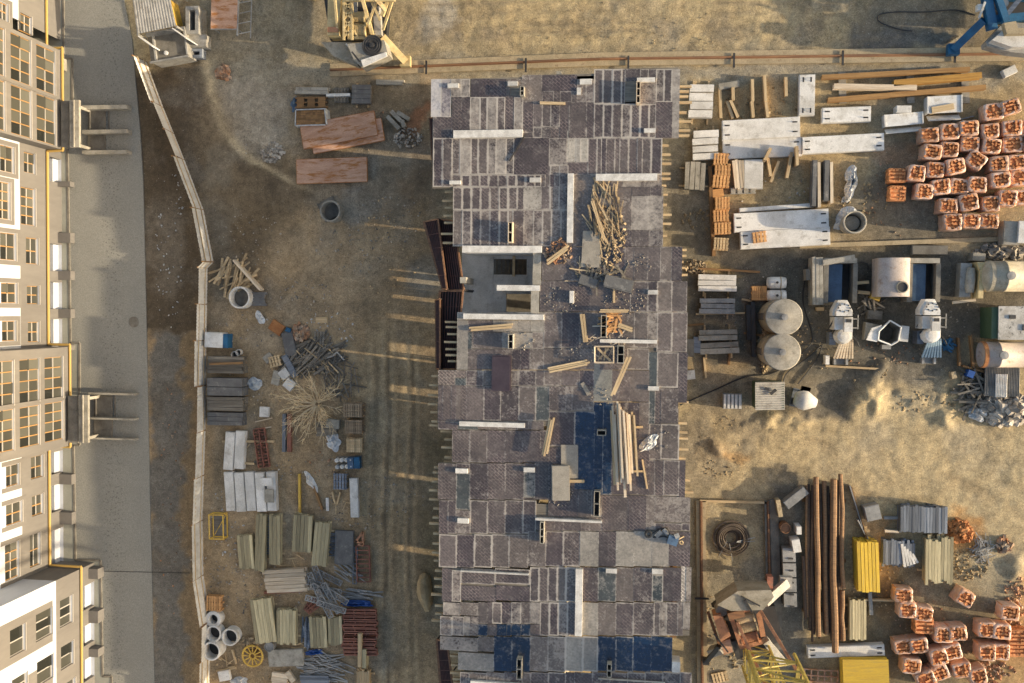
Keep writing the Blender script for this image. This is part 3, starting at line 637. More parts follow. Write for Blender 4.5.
    run(104, 138, 594, 656, PG, 9.2, .8, (-.1, .3), 0); run(102, 138, 656, 672, PP, 9, .3, (-.3, .1), 0)
    run(138, 187, 433, 452, PP, 9.6, .7, (-.5, -.1), 0)
    for a, b, o in ((452, 460, .2), (460, 471, .5), (471, 478, .1), (478, 488, -.2), (488, 496, .35), (496, 506, .5), (506, 514, .25)): sheet(a, 138, b, 174.5, PUR[4], .8, o, .7)
    sheet(514, 138, 549, 174.5, PUR[0], .2, -.4); sheet(549, 138, 567, 165, PUR[4], .6, .3, .5); sheet(567, 130.5, 576, 162, PALE[0], .3, .3, 0); run(138, 162, 576, 588, [PALE], 9, .5, (.3, .5))
    run(138, 175, 588, 662, PP, 9, .7, (-.35, .05), .35); run(162, 175, 567, 588, PP)
    run(174.5, 187, 452, 541, PP, 9.2, .8, (-.3, .1), 0); run(187, 210, 453, 524, PP, 9.2, .8, (-.3, .1), 0); sheet(524, 183, 541, 210, PALE[1], .3, .3, 0); run(165, 210, 541, 568, PG, 9.2, .8, (0, .3), 0)
    run(174.5, 187, 541, 568, PG, 9)
    run(210, 246.5, 453, 524, PG, 9.2, .75, (-.25, .3), .2); run(210, 246.5, 524, 568, PG, 9.2, .7, (.05, .35), 0)
    run(175, 246.5, 568, 596, [GRY, PUR], 14, .2, (-.1, .2)); run(187, 196, 596, 662, GG, 18, .3); run(175, 187, 596, 662, [GRY], 18, .3, (.1, .4))
    run(196, 230, 596, 663, GG, 17.6, .3, (.1, .5), 0); run(230, 246.5, 596, 663, GG, 17.6, .3, (0, .3), 0)
    # middle
    run(246.5, 281, 542, 590, [GRY], 16, .2, (0, .3)); run(246.5, 281, 590, 648, GG, 17.6, .25, (-.05, .25)); run(246.5, 281, 648, 672, [GRY], 12, .3, (0, .2)); sheet(672, 246.5, 682, 281, PUR[0], .2, -.4)
    run(281, 312, 540, 648, GG, 20, .3, (-.1, .2)); run(281, 312, 657, 687, [GRY], 15, .6, (-.1, .1), 0); run(281, 312, 648, 657, [PUR])
    run(312, 320, 457, 544, [PALE], 20, .2); run(312, 348, 544, 648, GG, 18, .3, (-.1, .2)); run(312, 352, 657, 687, GG, 15, .6, (0, .2), 0); sheet(648, 312, 657, 348, GRY[1], .3, .3, 0)
    run(320, 370, 457, 468, [PALE], 11, .3, (.2, .4)); run(320, 332, 468, 544, [GRY, PALE], 25, .2); run(332, 349, 472, 544, [PALE, GRY], 30, .3, (0, .2), 0); sheet(468, 332, 472, 349, DKG[0]); run(349, 370, 468, 544, GG, 17.6, .25)
    run(348, 370, 544, 600, [GRY], 18, .25, (-.1, .15)); sheet(594, 363, 612, 402, (.22, .21, .175), .1, -.2, 0); run(348, 370, 600, 649, PG, 18, .3); run(352, 388, 657, 678, [GRY], 21, .6, (-.2, .1), 0); sheet(678, 352, 687, 403, PUR[1], .2, -.4)
    sheet(649, 352, 658, 388, DKG[0], .3, -.4, 0)
    sheet(438, 370, 455, 385, GRY[1]); sheet(455, 378, 466, 386, DKG[0]); sheet(455, 370, 466, 378, GRY[0]); run(385, 421, 438, 466, PG, 9, .25, (-.4, 0), .5)
    run(370, 386, 466, 544, GG, 17.5, .3, (-.1, .2)); run(386, 421, 466, 536, PG, 17.5, .35, (-.15, .2), 0); sheet(536, 386, 549, 421, DKG[1], .4, .1, 0); run(370, 386, 544, 594, GG, 17.5, .3); run(386, 411, 549, 572, GG, 17, .4, (.1, .3)); run(386, 411, 572, 594, [GRY])
    run(370, 402, 612, 649, GG, 18, .25, (-.1, .15)); run(388, 424, 649, 655, [DKG]); sheet(655, 388, 661, 424, PUR[4]); run(388, 424, 661, 678, [GRY], 18, .4, (0, .2), 0)
    run(421, 430, 438, 544, [DKG, PUR, GRY], 20, .3); run(411, 447, 549, 575, PP, 20, .5, (-.2, .1)); run(402, 438, 612, 649, PG, 18, .25, (-.1, .2)); run(424, 460, 661, 679, [GRY], 18, .6, (0, .15), 0); run(424, 460, 649, 661, [GRY, DKG], 12)
    run(402, 495, 594, 612, [SHADE_BLUE], 9, .35, (-.2, 0), 0); run(411, 490, 575, 594, [SHADE_BLUE], 19, .3, (-.2, -.05), 0)
    run(430, 463, 452, 540, PP, 17.6, .3, (-.3, .0), 0); sheet(540, 430, 549, 463, PUR[4])
    run(438, 495, 612, 649, PP, 18, .3, (-.3, .1))
    # south
    run(463, 500, 438, 456, PP, 17.6, .2, (-.4, 0), 0); sheet(456, 473, 470, 510, DKG[1], .5, .05, 0); run(463, 473, 456, 470, PP); run(463, 500, 470, 524, PP, 17.6, .2, (-.3, .1), 0); sheet(524, 472, 535, 498, DKG[1], .5, .3, 0); run(463, 472, 524, 535, PP); run(447, 500, 535, 549, PP); run(498, 500, 524, 535, PP)
    run(447, 517, 549, 578, [PUR, GRY], 17, .25, (-.2, .1)); run(490, 517, 578, 602, PP, 9); run(495, 531, 602, 646, PP, 17.6, .25, (-.3, .1)); run(460, 496, 646, 679, PP, 17.6, .4, (-.3, 0)); sheet(679, 460, 685, 500, PUR[0], .1, -.4)
    sheet(646, 496, 655, 530, GRY[1], .4, .2, 0); sheet(655, 496, 690, 523, GRY[0], .2, .25, 0); run(523, 531, 655, 690, PP)
    run(500, 534, 439, 456, PP, 17.6, .2, (-.3, .1)); run(510, 534, 456, 470, GG, 14, .5, (.1, .4)); run(500, 534, 470, 536, PP, 17.6, .5, (-.25, .15), 0); run(517, 531, 536, 602, [GRY, PUR], 18, .3)
    run(534, 568, 439, 528, PG, 17.6, .55, (-.15, .2), 0); run(531, 567, 528, 580, PG, 17.6, .5, (-.2, .25)); sheet(580, 531, 598.5, 567, PALE[0], .2, -.2, 0); sheet(598.5, 531, 616, 567, PUR[1], .15, -.4)
    for a, b in ((616, 634), (634, 652), (652, 669)): sheet(a, 531, b, 567, PALE[1 if a > 650 else 0], .2, -.1, 0)
    sheet(669, 531, 690, 567, PUR[1], .2, -.3)
    run(568, 602, 442, 452, PP); sheet(452, 570, 461, 602, GRY[2], .8, .3); run(568, 585, 461, 530, PP, 34, .7, (-.2, .1), 0); run(585, 602, 461, 530, PP, 35, .2, (-.4, -.1), 0); run(567, 602, 530, 576, PG, 9, .8, (-.1, .3), 0); run(567, 602, 582, 598, PG); sheet(598, 567, 616, 602, DKG[1], .5, .15, 0); run(567, 602, 616, 652, PG, 18, .3, (0, .25), 0); sheet(652, 574, 663, 602, DKG[0], .7, .2, 0); run(567, 574, 652, 663, GG); run(567, 602, 663, 681, PP, 17, .2, (-.4, 0)); sheet(681, 565, 686, 602, PALE[0]); sheet(686, 567, 691, 602, GRY[1], .4, .3, 0)
    run(602, 616, 443, 478, [GRY], 17, .5, (.1, .45)); run(616, 636, 440, 478, [GRY], 12, .5, (.2, .5)); run(602, 624, 478, 540, PG, 9.5, .5, (0, .4), .2); run(624, 636, 478, 540, [SHADE_BLUE, PUR], 9.5, .2, (-.4, 0), .2); run(602, 636, 540, 576, PG, 9.2, .7, (0, .4), 0); sheet(582, 602, 598, 636, PALE[0], .2, -.2, 0); run(602, 636, 598, 654, PG, 17.6, .5, (-.1, .2), 0); run(602, 636, 654, 683, GG, 12, .6, (.1, .4)); sheet(683, 602, 690, 630, GRY[1], .4, .4, 0)
    sheet(440, 636, 478, 652, GRY[1], .5, .35, 0); sheet(458, 652, 494, 672, PALE[1], .3, .1, 0); run(636, 652, 478, 494, [GRY]); run(636, 672, 494, 530, [SHADE_BLUE], 17.6, .2, (-.4, -.1), 0); run(636, 672, 530, 598, [PALE, GRY], 17.6, .6, (.1, .3), 0); run(636, 672, 598, 672, [SHADE_BLUE], 17.6, .35, (-.15, .05), 0)
    run(672, 720, 460, 691, PG, 17.6, .5, (-.1, .3)); run(720, 790, 460, 691, PG, 17.6, .5, (-.1, .3))
    sheet(576, 567, 582, 636, PALE[0])
    me = bpy.data.meshes.new('formwork_sheets'); me.from_pydata(V_, [], Fc)
    for nm, dat in (('tint', T), ('dust', DU)):
        ca = me.color_attributes.new(nm, 'FLOAT_COLOR', 'CORNER'); ca.data.foreach_set('color', dat)
    me.materials.append(sheet_mat()); me.update()
    link('formwork_sheets', me, root)
    # concrete walls that come up through the deck
    tops = [(454, 131, 523, 137.5, .22), (596, 174.5, 657, 181, .3), (568, 174, 573, 243, .25), (463, 246, 542, 253, .3), (497, 285, 540, 291, .1), (464, 313.5, 544, 320, .28), (600, 339, 657, 343.5, .2), (460, 421, 525, 427.5, .25), (536, 517, 602, 522, .35), (461, 569.5, 529, 574.5, .22), (576, 568, 582, 635, .28), (471, 679.5, 553, 690, .25), (598, 677.5, 665, 682, .25),
            (456, 468, 468, 473, .2), (524, 467, 535, 472, .2), (458, 517.5, 469, 523, .2), (606, 568, 617, 573, .15), (652, 568, 663, 573.5, .2), (648, 386, 659, 390.5, .2), (648, 290, 658, 294.5, .2), (450, 181, 461, 184.5, .2), (530, 178, 541, 182.5, .2), (637, 78.5, 655, 82.5, .2), (644, 129, 655.5, 133, .2), (580, 79.5, 592, 84.5, .15), (577, 88, 581, 95, .1), (508, 82, 518, 86, .15), (448, 84, 459, 88, .15), (570, 291, 574, 303, .3), (672, 661, 680, 672, .15)]
    for x0, y0, x1, y1, h in tops:
        mb = MB(); rectmb(mb, x0, y0, x1, y1, 4.0 if x1 - x0 > 30 or y1 - y0 > 30 else 6.5, ZD + h); mk('shear_wall', mb, M['wall_top'], root)
    # vent blocks with open flues
    for i, (x0, y0, x1, y1, n) in enumerate([(636.5, 81, 640.3, 103, 3), (520, 86, 524, 95.5, 2), (508, 222, 512.3, 242.5, 2), (601, 315, 606.5, 337.5, 2), (617.5, 345.5, 624, 363.5, 2), (594, 491, 599.5, 517, 2), (540, 522, 543.8, 544, 3), (516.5, 659, 521.5, 680, 2), (607, 664, 611.5, 678, 2), (508, 334, 513, 349, 2), (597, 430, 606, 436, 1)]):
        a, b = D(x0, y0, ZD + .6), D(x1, y1, ZD + .6); w_, l_ = b[0] - a[0], a[1] - b[1]; t = .05; mb = MB()
        for sx in (0, 1): mb.bb(a[0] + sx * (w_ - t), b[1], ZD - .3, a[0] + sx * (w_ - t) + t, a[1], ZD + .6)
        for k in range(n + 1):
            yy = b[1] + (l_ - t) * k / n; mb.bb(a[0] + t, yy, ZD - .3, b[0] - t, yy + t, ZD + .598)
        mb.bb(a[0] + t, b[1] + t, ZD + .013, b[0] - t, a[1] - t, ZD + .03, 1)
        mk('vent_block', mb, [M['wood_white'] if i in (0, 2) else M['conc'], M['dark']], root)
    # formwork beams sticking out of the deck edges
    be = [(679, 688, y) for y in (87, 92, 97, 103, 113, 122, 131, 136)] + [(662, 668, y) for y in (146, 155, 164, 174, 179, 186, 195, 205)] + [(663, 668, y) for y in (215, 224, 236)] + [(681, 685, y) for y in (250, 256, 262, 268, 275)] + \
         [(445, 454, y) for y in (182, 192, 201, 208, 216, 223, 234, 243)] + [(448, 458, y) for y in (322, 327, 334, 342, 349, 355, 361)] + [(431, 440, y) for y in (376, 385, 395, 404, 412, 421, 425)] + [(444, 454, y) for y in (431, 439, 447, 457, 462)] + [(433, 439, y) for y in (467, 472, 481, 490, 499, 508, 517, 523, 533, 543, 552, 560)] + \
         [(435, 443, y) for y in (570, 578, 586, 594, 605, 613, 620)] + [(453, 461, y) for y in (645, 655, 664, 672, 678, 682)] + [(679, 686, y) for y in (402, 423, 432, 438, 449, 458)] + [(686, 690, y) for y in (480, 492)]
    for x0, x1, y in be:
        a, b = D(x0, y, ZD - .5), D(x1, y, ZD - .5); mb = MB(); left = x0 < 560; e = ru(-.12, .25)
        mb.bb(a[0] - (e if left else 3.0), a[1] - .07, ZD - .55, b[0] + (3.0 if left else e), a[1] + .07, ZD - .33); mk('formwork_beam', mb, M['wood'], root)
    for y0, y1 in ((70, 138), (252, 400), (404, 458), (462, 640)):
        eb = MB(); rectmb(eb, 655 if y0 < 100 else 674, y0, 657 if y0 < 100 else 676, y1, 5.2, ZD - .35); mk('streak_baffle', eb, M['wood_brown'], root)  # boards added under the deck to shorten the light streaks in the yard
    # recess with stair, floor below
    zf = 4.2; fl = MB()
    def fr(x0, y0, x1, y1, z0=zf - .25, z1=zf): 
        a, b = D(x0, y0, zf), D(x1, y1, zf); fl.bb(a[0], b[1], z0, b[0], a[1], z1)
    hx = [(462, 250, 493, 316), (493, 250, 527, 259), (493, 274.5, 527, 294), (527, 250, 545, 294), (532, 294, 545, 316), (493, 311.5, 532, 316), (493, 294, 506, 311.5)]
    for r in hx: fr(*r)
    mk('lower_floor', fl, M['conc_white'], root); bf = MB(); rectmb(bf, 462, 246, 545, 320, .3, .5); mk('dark_hole_slab', bf, M['conc_dark'], root)  # dark slab added below so the stair hole reads as shade
    stp = MB(); a, b = D(493, 259, zf), D(527, 274.5, zf)
    for i in range(9):
        xx = a[0] + (b[0] - a[0]) * (i + .5) / 9; stp.bb(xx - .13, b[1], zf - .3 - i * .26, xx + .10, a[1], zf - .1 - i * .26)
    mk('stair_flight', stp, M['conc_dark'], root)
    pb = MB(); a, b = D(511, 254, 5.2), D(514, 276, 5.2); pb.bb(a[0], b[1], 4.22, b[0] - .05, a[1], 4.4); mk('plank', pb, M['wood'], root)
    rw = MB(); rectmb(rw, 533, 253, 541, 285, zf, ZD + .02, 0); rectmb(rw, 531, 291, 539, 313.5, zf, ZD + .02, 0); mk('recess_wall', rw, M['conc'], root)
    # storey below the deck: walls, columns
    low = MB()
    for y0, y1 in ((70, 150), (158, 236), (247, 286), (345, 366), (392, 418), (437, 520), (530, 600), (610, 800)): rectmb(low, 556, y0, 560, y1, -.1, ZD - .33)
    mk('spine_wall', low, M['conc'], root)
    for y in (84, 132, 178, 249.5, 317, 341, 424, 470, 520, 572, 610, 680):
        cw = MB(); rectmb(cw, 470, y - 1.6, 530, y + 1.6, -.1, ZD - .34); rectmb(cw, 590, y - 1.6, 650, y + 1.6, -.1, ZD - .34); mk('cross_wall', cw, M['conc'], root)
    for x in (462, 655):
        for y in (100, 150, 205, 280, 335, 380, 445, 500, 550, 600, 655):
            pc = MB(); p = D(x, y); pc.bb(p[0] - .2, p[1] - .2, -.1, p[0] + .2, p[1] + .2, ZD - .34); mk('column', pc, M['conc'], root)
building_site()
# steel grid shutters propped against the west side
M['shutter_red'] = mat('dark_red_ribs', (.10, .045, .035), (.065, .035, .03))
def shutter(pts, label, h=(6.2, 6.9)):
    q = [P(x, y, h[0] if i in (0, 3) else h[1]) for i, (x, y) in enumerate(pts)]
    c = sum(q, Vector()) / 4; c.z = 0; q = [p - c for p in q]
    root = thing('steel_shutter', label, 'formwork panel', c); L = lambda a, b, t: a + (b - a) * t
    bk = MB(); bk.add([p - Vector((0, 0, .12)) for p in q], [(0, 1, 2, 3)]); bk.add([p - Vector((0, 0, .16)) for p in q], [(3, 2, 1, 0)]); mk('face_sheet', bk, M['dark'], root)
    g = MB(); n = 8
    for i in range(1, n): g.beam(L(q[0], q[1], i / n), L(q[3], q[2], i / n), .07, .12)
    for i in range(1, 5): g.beam(L(q[0], q[3], i / 5), L(q[1], q[2], i / 5), .05, .10)
    mk('ribs', g, M['shutter_red'], root)
    e = MB(); e.beam(q[0], q[3], .16, .18); e.beam(q[1], q[2], .10, .16); e.beam(q[0], q[1], .1, .14); e.beam(q[3], q[2], .1, .14); mk('edge_frame', e, M['rust'], root)
    for i in range(4):
        s = MB(); s.tube(q[i], (q[i].x + .4, q[i].y, 0), .06, 6); mk('prop', s, M['dark'], root)
shutter([(424, 222), (438, 219), (447, 289), (443, 289)], 'narrow dark red grid shutter leaning outward at the top of the recess west side')
shutter([(438, 219), (454, 221), (464, 290), (446, 290)], 'wide dark red grid shutter beside the stair recess')
shutter([(440, 291), (463, 291), (456, 369), (440, 369)], 'long dark red grid shutter below the stair recess')
shutter([(436, 300), (440, 299), (440, 369), (437, 369)], 'thin red edged shutter outermost beside the long dark red shutter')
shutter([(430, 118), (434, 118), (440, 160), (433, 160)], 'short red shutter against the upper west corner of the deck')
shutter([(437, 640), (447, 640), (453, 690), (441, 690)], 'dark grid shutter leaning at the lower west corner of the deck')
# loose things on the deck
def plank_on(label, cx, cy, L, W, a, z0, n, cat='timber', name='timber_plank', m='wood', group=None, hh=.12, lean=0.):
    x, y, rz, l, w_ = place(cx, cy, L, W, a, z0); mb = MB()
    for i in range(n): mb.box((ru(-.15, .15), -w_ / 2 + w_ * (i + .5) / n, hh / 2 + .01 + (ru(0, .08) if n > 1 else 0)), (l * ru(.9, 1), w_ / n * .86, hh), ru(-.02, .02), tilt=lean)
    solo(name, label, cat, mb, M[m], (x, y, z0), rz, group)
DP = ZD + .03
plank_on('long yellow plank lying level near the north edge of the deck', 552.5, 103.5, 27, 3, 2, DP, 1)
plank_on('pair of yellow planks angled up towards the wire frame on the deck', 569, 366, 42, 6, -11, DP, 3, name='plank_pair')
plank_on('two yellow planks leaning steeply beside the shadowed green sheet on the deck', 621, 376, 42, 5, -67, DP + .3, 2, name='plank_pair', hh=.16)
plank_on('thick upright yellow beam near the middle vent block of the deck', 584, 327, 30, 5, 84, DP, 2, name='plank_pair', hh=.3)
plank_on('cross plank lying level above the small scrap heap on the deck', 614.5, 311, 29, 3.6, 0, DP + .3, 2, name='plank_pair')
plank_on('short upright plank above the cross plank on the deck', 614, 295, 19, 2.6, 90, DP, 1)
plank_on('short fat plank tilted below the cross plank on the deck', 625.5, 327.5, 16, 5, 20, DP, 2, name='plank_pair')
plank_on('slim yellow planks lying along the south wall of the stair recess', 490, 327.5, 44, 5, -4, DP, 2, name='plank_pair')
plank_on('leaning yellow planks left of the plywood stack on the deck', 548.5, 436, 38, 6, -78, DP + .25, 3, name='plank_pair', hh=.2)
plank_on('short tilted wooden bar beside the crumpled film on the deck', 645, 475, 32, 2, 80, DP, 1)
plank_on('bearer under the loose lumber pile sticking out near its north end', 637, 427, 16, 2.5, 0, DP, 1)
plank_on('bearer under the loose lumber pile sticking out near its south end', 634, 471, 16, 2.2, 0, DP, 1)
plank_on('small stub of timber beside the plywood stack on the deck', 579, 481, 15, 3.5, 0, DP, 1)
plank_on('thin dark bar lying diagonally north of the stair recess', 518.5, 146, 32, 1.5, -60, DP, 1, m='dark', cat='bar', name='steel_bar', hh=.06)
plank_on('fresh planks laid diagonally beside the brick scraps on the deck', 557.5, 255, 27, 5, -37, DP + .15, 2, name='plank_pair')
plank_on('left yellow plank resting on the straw coloured scrap heap', 599, 222, 44, 3.4, 72, DP + .35, 2, name='plank_pair', hh=.1)
plank_on('dark bar standing right of the scrap heap on the deck', 617, 206, 34, 1.4, 80, DP + .35, 1, m='dark', cat='bar', name='steel_bar', hh=.06)
plank_on('short dark bar left of the scrap heap on the deck', 593, 225, 28, 1.4, 84, DP + .3, 1, m='dark', cat='bar', name='steel_bar', hh=.06)
for k in range(15):
    x = 611 + k * 1.62; y0 = 402 + abs(k - 5) * 1.2 + ru(-3, 4); y1 = 488 + (8 if k in (6, 10) else ru(-8, 4))
    if k > 10: y1 -= 14
    plank_on('long pale plank lying in the loose lumber pile on the deck', x + 2, (y0 + y1) / 2, y1 - y0, 2.3 if k % 3 else 3, 88.0 - k * .15 + ru(-.6, .6), DP + .2 + (k % 3) * .16 + (.25 if 3 < k < 11 else 0), 1, 'plank', m='wood_white' if k not in (0, 13, 14) else 'wood', group='planks of the loose lumber pile', hh=.18)
def stack_on(label, cx, cy, L, W, a, n, m, h=.03, name='plywood_stack', z=DP):
    x, y, rz, l, w_ = place(cx, cy, L, W, a, z); mb = MB()
    for i in range(n): mb.box((ru(-.05, .05), ru(-.05, .05), h * (i + .5)), (l, w_, h * .92), ru(-.02, .02))
    solo(name, label, 'plywood stack' if n > 1 else 'plywood sheet', mb, M[m], (x, y, z), rz)
M['ply_pale'] = mat('pale_plywood', (.34, .30, .24), (.28, .25, .2), c3=(.2, .17, .14), s3=2)
M['ply_grey'] = mat('grey_plywood', (.16, .155, .145), (.12, .115, .11), c3=(.3, .28, .25), s3=2)
M['ply_purple'] = mat('new_film_plywood', (.06, .045, .052), (.05, .036, .043), rough=.35, dirt=.3, bscale=6)
stack_on('stack of pale plywood sheets on the deck left of the deep blue shade', 561, 482, 17, 34, 0, 14, 'ply_pale')
stack_on('single pale sheet lying on the deck just above the plywood stack', 569.5, 462, 16, 33, 0, 2, 'ply_pale')
stack_on('clean purple sheet lying loose on the grey part of the deck', 502, 373, 18, 34, 1, 4, 'ply_purple', .06)
stack_on('long pale sheet lying between the wood scraps and the brick scraps', 591.5, 249, 18, 36, 1, 3, 'ply_pale', .05)
stack_on('tilted grey formwork box end in the middle of the deck', 619, 284, 28, 11, 14, 10, 'ply_grey', .05)
stack_on('dark grey sheet lying left of the tilted formwork box', 588, 281, 18, 9, 18, 5, 'ply_grey', .05)
stack_on('small loose sheet lying above the cut-out of the lumber shade', 586, 389, 4, 14, -30, 1, 'ply_pale', .05)
def scatter(name, label, cat, cx, cy, rx, ry, h, n, m, z=0.0, size=(.15, .6), flat=.3, stuff=False):
    c = P(cx, cy, z); sx, sy = (P(cx + rx, cy, z) - c).x, (c - P(cx, cy + ry, z)).y; mb = MB()
    for i in range(n):
        r = math.sqrt(rnd()); a = ru(0, 6.283); x, y = r * math.cos(a) * sx, r * math.sin(a) * sy
        s = ru(*size); mb.chunk((x, y, h * (1 - r) * rnd() + s * .15), (s * 1.4, s, s * (1 if flat > .8 else ru(flat, 1))))
    o = solo(name, label, cat, mb, M[m], (c.x, c.y, z))
    if stuff: o['kind'] = 'stuff'
    return o
def sticks(name, label, cat, cx, cy, rx, ry, h, n, m, z=0.0, ln=(.6, 2.2), a0=None, sp=.4, r=(.04, .09)):
    c = P(cx, cy, z); sx, sy = (P(cx + rx, cy, z) - c).x, (c - P(cx, cy + ry, z)).y; mb = MB()
    for i in range(n):
        q = math.sqrt(rnd()); a = ru(0, 6.283); x, y = q * math.cos(a) * sx, q * math.sin(a) * sy
        d = (ru(0, 3.14) if a0 is None else -math.radians(a0) + ru(-sp, sp)); l = ru(*ln); zz = h * (1 - q * .8) * rnd() + .05
        mb.box((x, y, zz), (l, ru(*r) * 2, ru(*r)), d, tilt=ru(-.15, .15))
    return solo(name, label, cat, mb, M[m], (c.x, c.y, z))
scatter('scrap_heap', 'straw coloured heap of wood scraps and shavings on the deck', 'scrap heap', 610, 236, 16, 32, .2, 170, 'straw', DP, (.05, .2), .2, True)
sticks('offcut_heap', 'thin offcuts lying across the wood scraps at their north end', 'offcuts', 606, 214, 18, 32, .35, 90, 'wood', DP, (.4, 2.0), 75, .5, (.02, .05))
scatter('brick_scraps', 'reddish brick and timber scraps beside the stair recess on the deck', 'brick scraps', 558, 252, 14, 13, .08, 90, 'brick_rubble', DP, (.05, .2), .3, True)
sticks('scrap_boards', 'small heap of scrap boards below the cross plank on the deck', 'scrap boards', 612, 322, 10, 10, .25, 30, 'wood_orange', DP, (.3, 1.1), None, .4, (.03, .07))
sticks('grey_offcuts', 'grey offcuts scattered around the tilted formwork box', 'offcuts', 600, 277, 24, 12, .2, 26, 'wood_grey', DP, (.4, 1.6), None, .4, (.03, .08))
def mesh_crate():
    x, y, rz, l, w_ = place(604, 354.5, 19, 16, 0, DP + .5); root = thing('open_crate', 'open wire crate with timber offcuts beside a vent block on the deck', 'crate', (x, y, DP), rz)
    mb = MB()
    for sx in (-1, 1):
        for sy in (-1, 1): mb.tube((sx * l / 2, sy * w_ / 2, 0), (sx * l / 2, sy * w_ / 2, .6), .04)
    for z in (.05, .6):
        q = [(-l / 2, -w_ / 2, z), (l / 2, -w_ / 2, z), (l / 2, w_ / 2, z), (-l / 2, w_ / 2, z), (-l / 2, -w_ / 2, z)]; mb.path(q, .05)
    mk('frame', mb, M['wood_white'], root)
    k = MB(); k.beam((-.4, .4, .4), (.4, -.4, .45), .14, .1); k.beam((-.3, -.3, .3), (.3, .4, .35), .12, .1); k.beam((0, -.4, .25), (.1, .4, .2), .1, .1); mk('offcut', k, M['wood'], root)
mesh_crate()
def crumple(name, label, cat, cx, cy, rx, ry, h, m, z=0.0, a=0.0):
    x, y, rz, l, w_ = place(cx, cy, rx * 2, ry * 2, a, z); n = 22; mb = MB(); vs = []
    sd_ = random.randint(0, 999)
    for i in range(n + 1):
        for j in range(n + 1):
            u, v = i / n * 2 - 1, j / n * 2 - 1; rr = math.hypot(u, v)
            k = float(fbm(np.array([u * 2.2 + 9]), np.array([v * 2.2 + 9]), sd_, 4)[0])
            q = .6 + .6 * float(vn(np.array([math.atan2(v, u) * 1.6 + 20]), np.array([.5]), sd_)[0]); mx = max(abs(u), abs(v)) / max(rr, 1e-4)
            vs.append((u * mx * l / 2 * q, v * mx * w_ / 2 * q, max(.012, h * (1.1 - rr * .8) * (k * 2 - .35))))
    mb.add(vs, [(i * (n + 1) + j, (i + 1) * (n + 1) + j, (i + 1) * (n + 1) + j + 1, i * (n + 1) + j + 1) for i in range(n) for j in range(n)])
    return solo(name, label, cat, mb, M[m], (x, y, z), rz)
crumple('plastic_film', 'crumpled clear film lying right of the loose lumber pile', 'plastic film', 649, 443, 13, 6, .5, 'plastic', DP, -40)
def tool_heap():
    c = P(664, 536, DP); root = thing('tool_pile', 'heap of dark tools with a blue case on the pale deck sheets', 'tools', (c.x, c.y, DP))
    b = MB(); b.box((.55, -.2, .2), (.65, .55, .38), -.3); mk('tool_case', b, M['blue_soft'], root)
    b = MB(); b.box((-.35, .15, .1), (.5, .28, .18), .8); b.box((.1, .3, .1), (.45, .25, .16), -.8); b.box((.8, .15, .42), (.3, .3, .05), .4); mk('grey_tool', b, M['steel'], root)
    b = MB(); b.torus((-1.0, .1, .1), .18, .08, 16, 6); b.path([(-.8, .1, .08), (-.5, .35, .12), (-.1, .5, .1), (.2, .55, .1), (.35, .2, .3)], .04); b.path([(-.7, -.1, .08), (0, 0, .1), (.4, -.1, .2)], .05); mk('hose', b, M['rubber'], root)
    b = MB(); b.tube((.9, -.1, .3), (1.25, .05, .1), .04); b.torus((1.1, -.35, .1), .1, .04, 12, 5); mk('handle', b, M['wood'], root)
tool_heap()

for i, (x, y, rx, ry, n) in enumerate(((560, 300, 18, 14, 60), (596, 262, 14, 20, 60), (625, 300, 22, 14, 70), (580, 350, 26, 12, 60), (600, 395, 14, 10, 40), (560, 495, 14, 12, 40), (520, 340, 16, 10, 30), (660, 440, 10, 14, 30), (640, 262, 14, 12, 40))):
    scatter('deck_debris', 'fine grey debris strewn over the deck around the stair recess and lumber', 'debris', x, y, rx, ry, .02, n, 'rubble', DP, (.02, .08), .3, True)
sticks('deck_offcuts', 'thin offcuts strewn between the scrap heap and the tilted formwork box', 'offcuts', 596, 268, 22, 12, .12, 34, 'wood', DP, (.3, 1.2), None, .5, (.02, .04))
sticks('deck_offcuts', 'thin offcuts strewn beside the open wire crate', 'offcuts', 608, 340, 18, 20, .1, 24, 'wood_white', DP, (.3, 1.0), None, .5, (.02, .04))
# ------------------------------------------------------------------ builders for yard things
def pl(cx, cy, L, W, a=0, z=0): return place(cx, cy, L, W, a, z)
def bundle(label, cx, cy, L, W, a, h, n, lay=3, m='wood_green', group=None, je=.18, bear=2, name='timber_stack', cat='timber stack', bm='wood', fan=0.0, ends=None):
    x, y, rz, l, w_ = pl(cx, cy, L, W, a, h); root = thing(name, label, cat, (x, y, 0), rz, group)
    mb = MB(); pw = w_ / n; b0 = .10 if bear else .0; ph = (h - b0) / lay
    for k in range(lay):
        for i in range(n):
            ll = l - abs(ru(0, je)); t = (i / max(1, n - 1) - .5)
            dx = ru(-je, je) * .6 + (ends[i] if ends else 0)
            mb.box((dx, -w_ / 2 + pw * (i + .5), b0 + ph * (k + .5) + ru(-.01, .012)), (ll, pw * .93, ph * .95), ru(-.006, .006) + fan * t)
    mk('planks', mb, M[m], root)
    for i in range(bear):
        q = MB(); xx = (-.3 + .6 * i / max(1, bear - 1)) * l; q.box((xx, ru(-.05, .05), .05), (.14, w_ * 1.12 + .25, .10)); mk('bearer', q, M[bm], root)
    return root
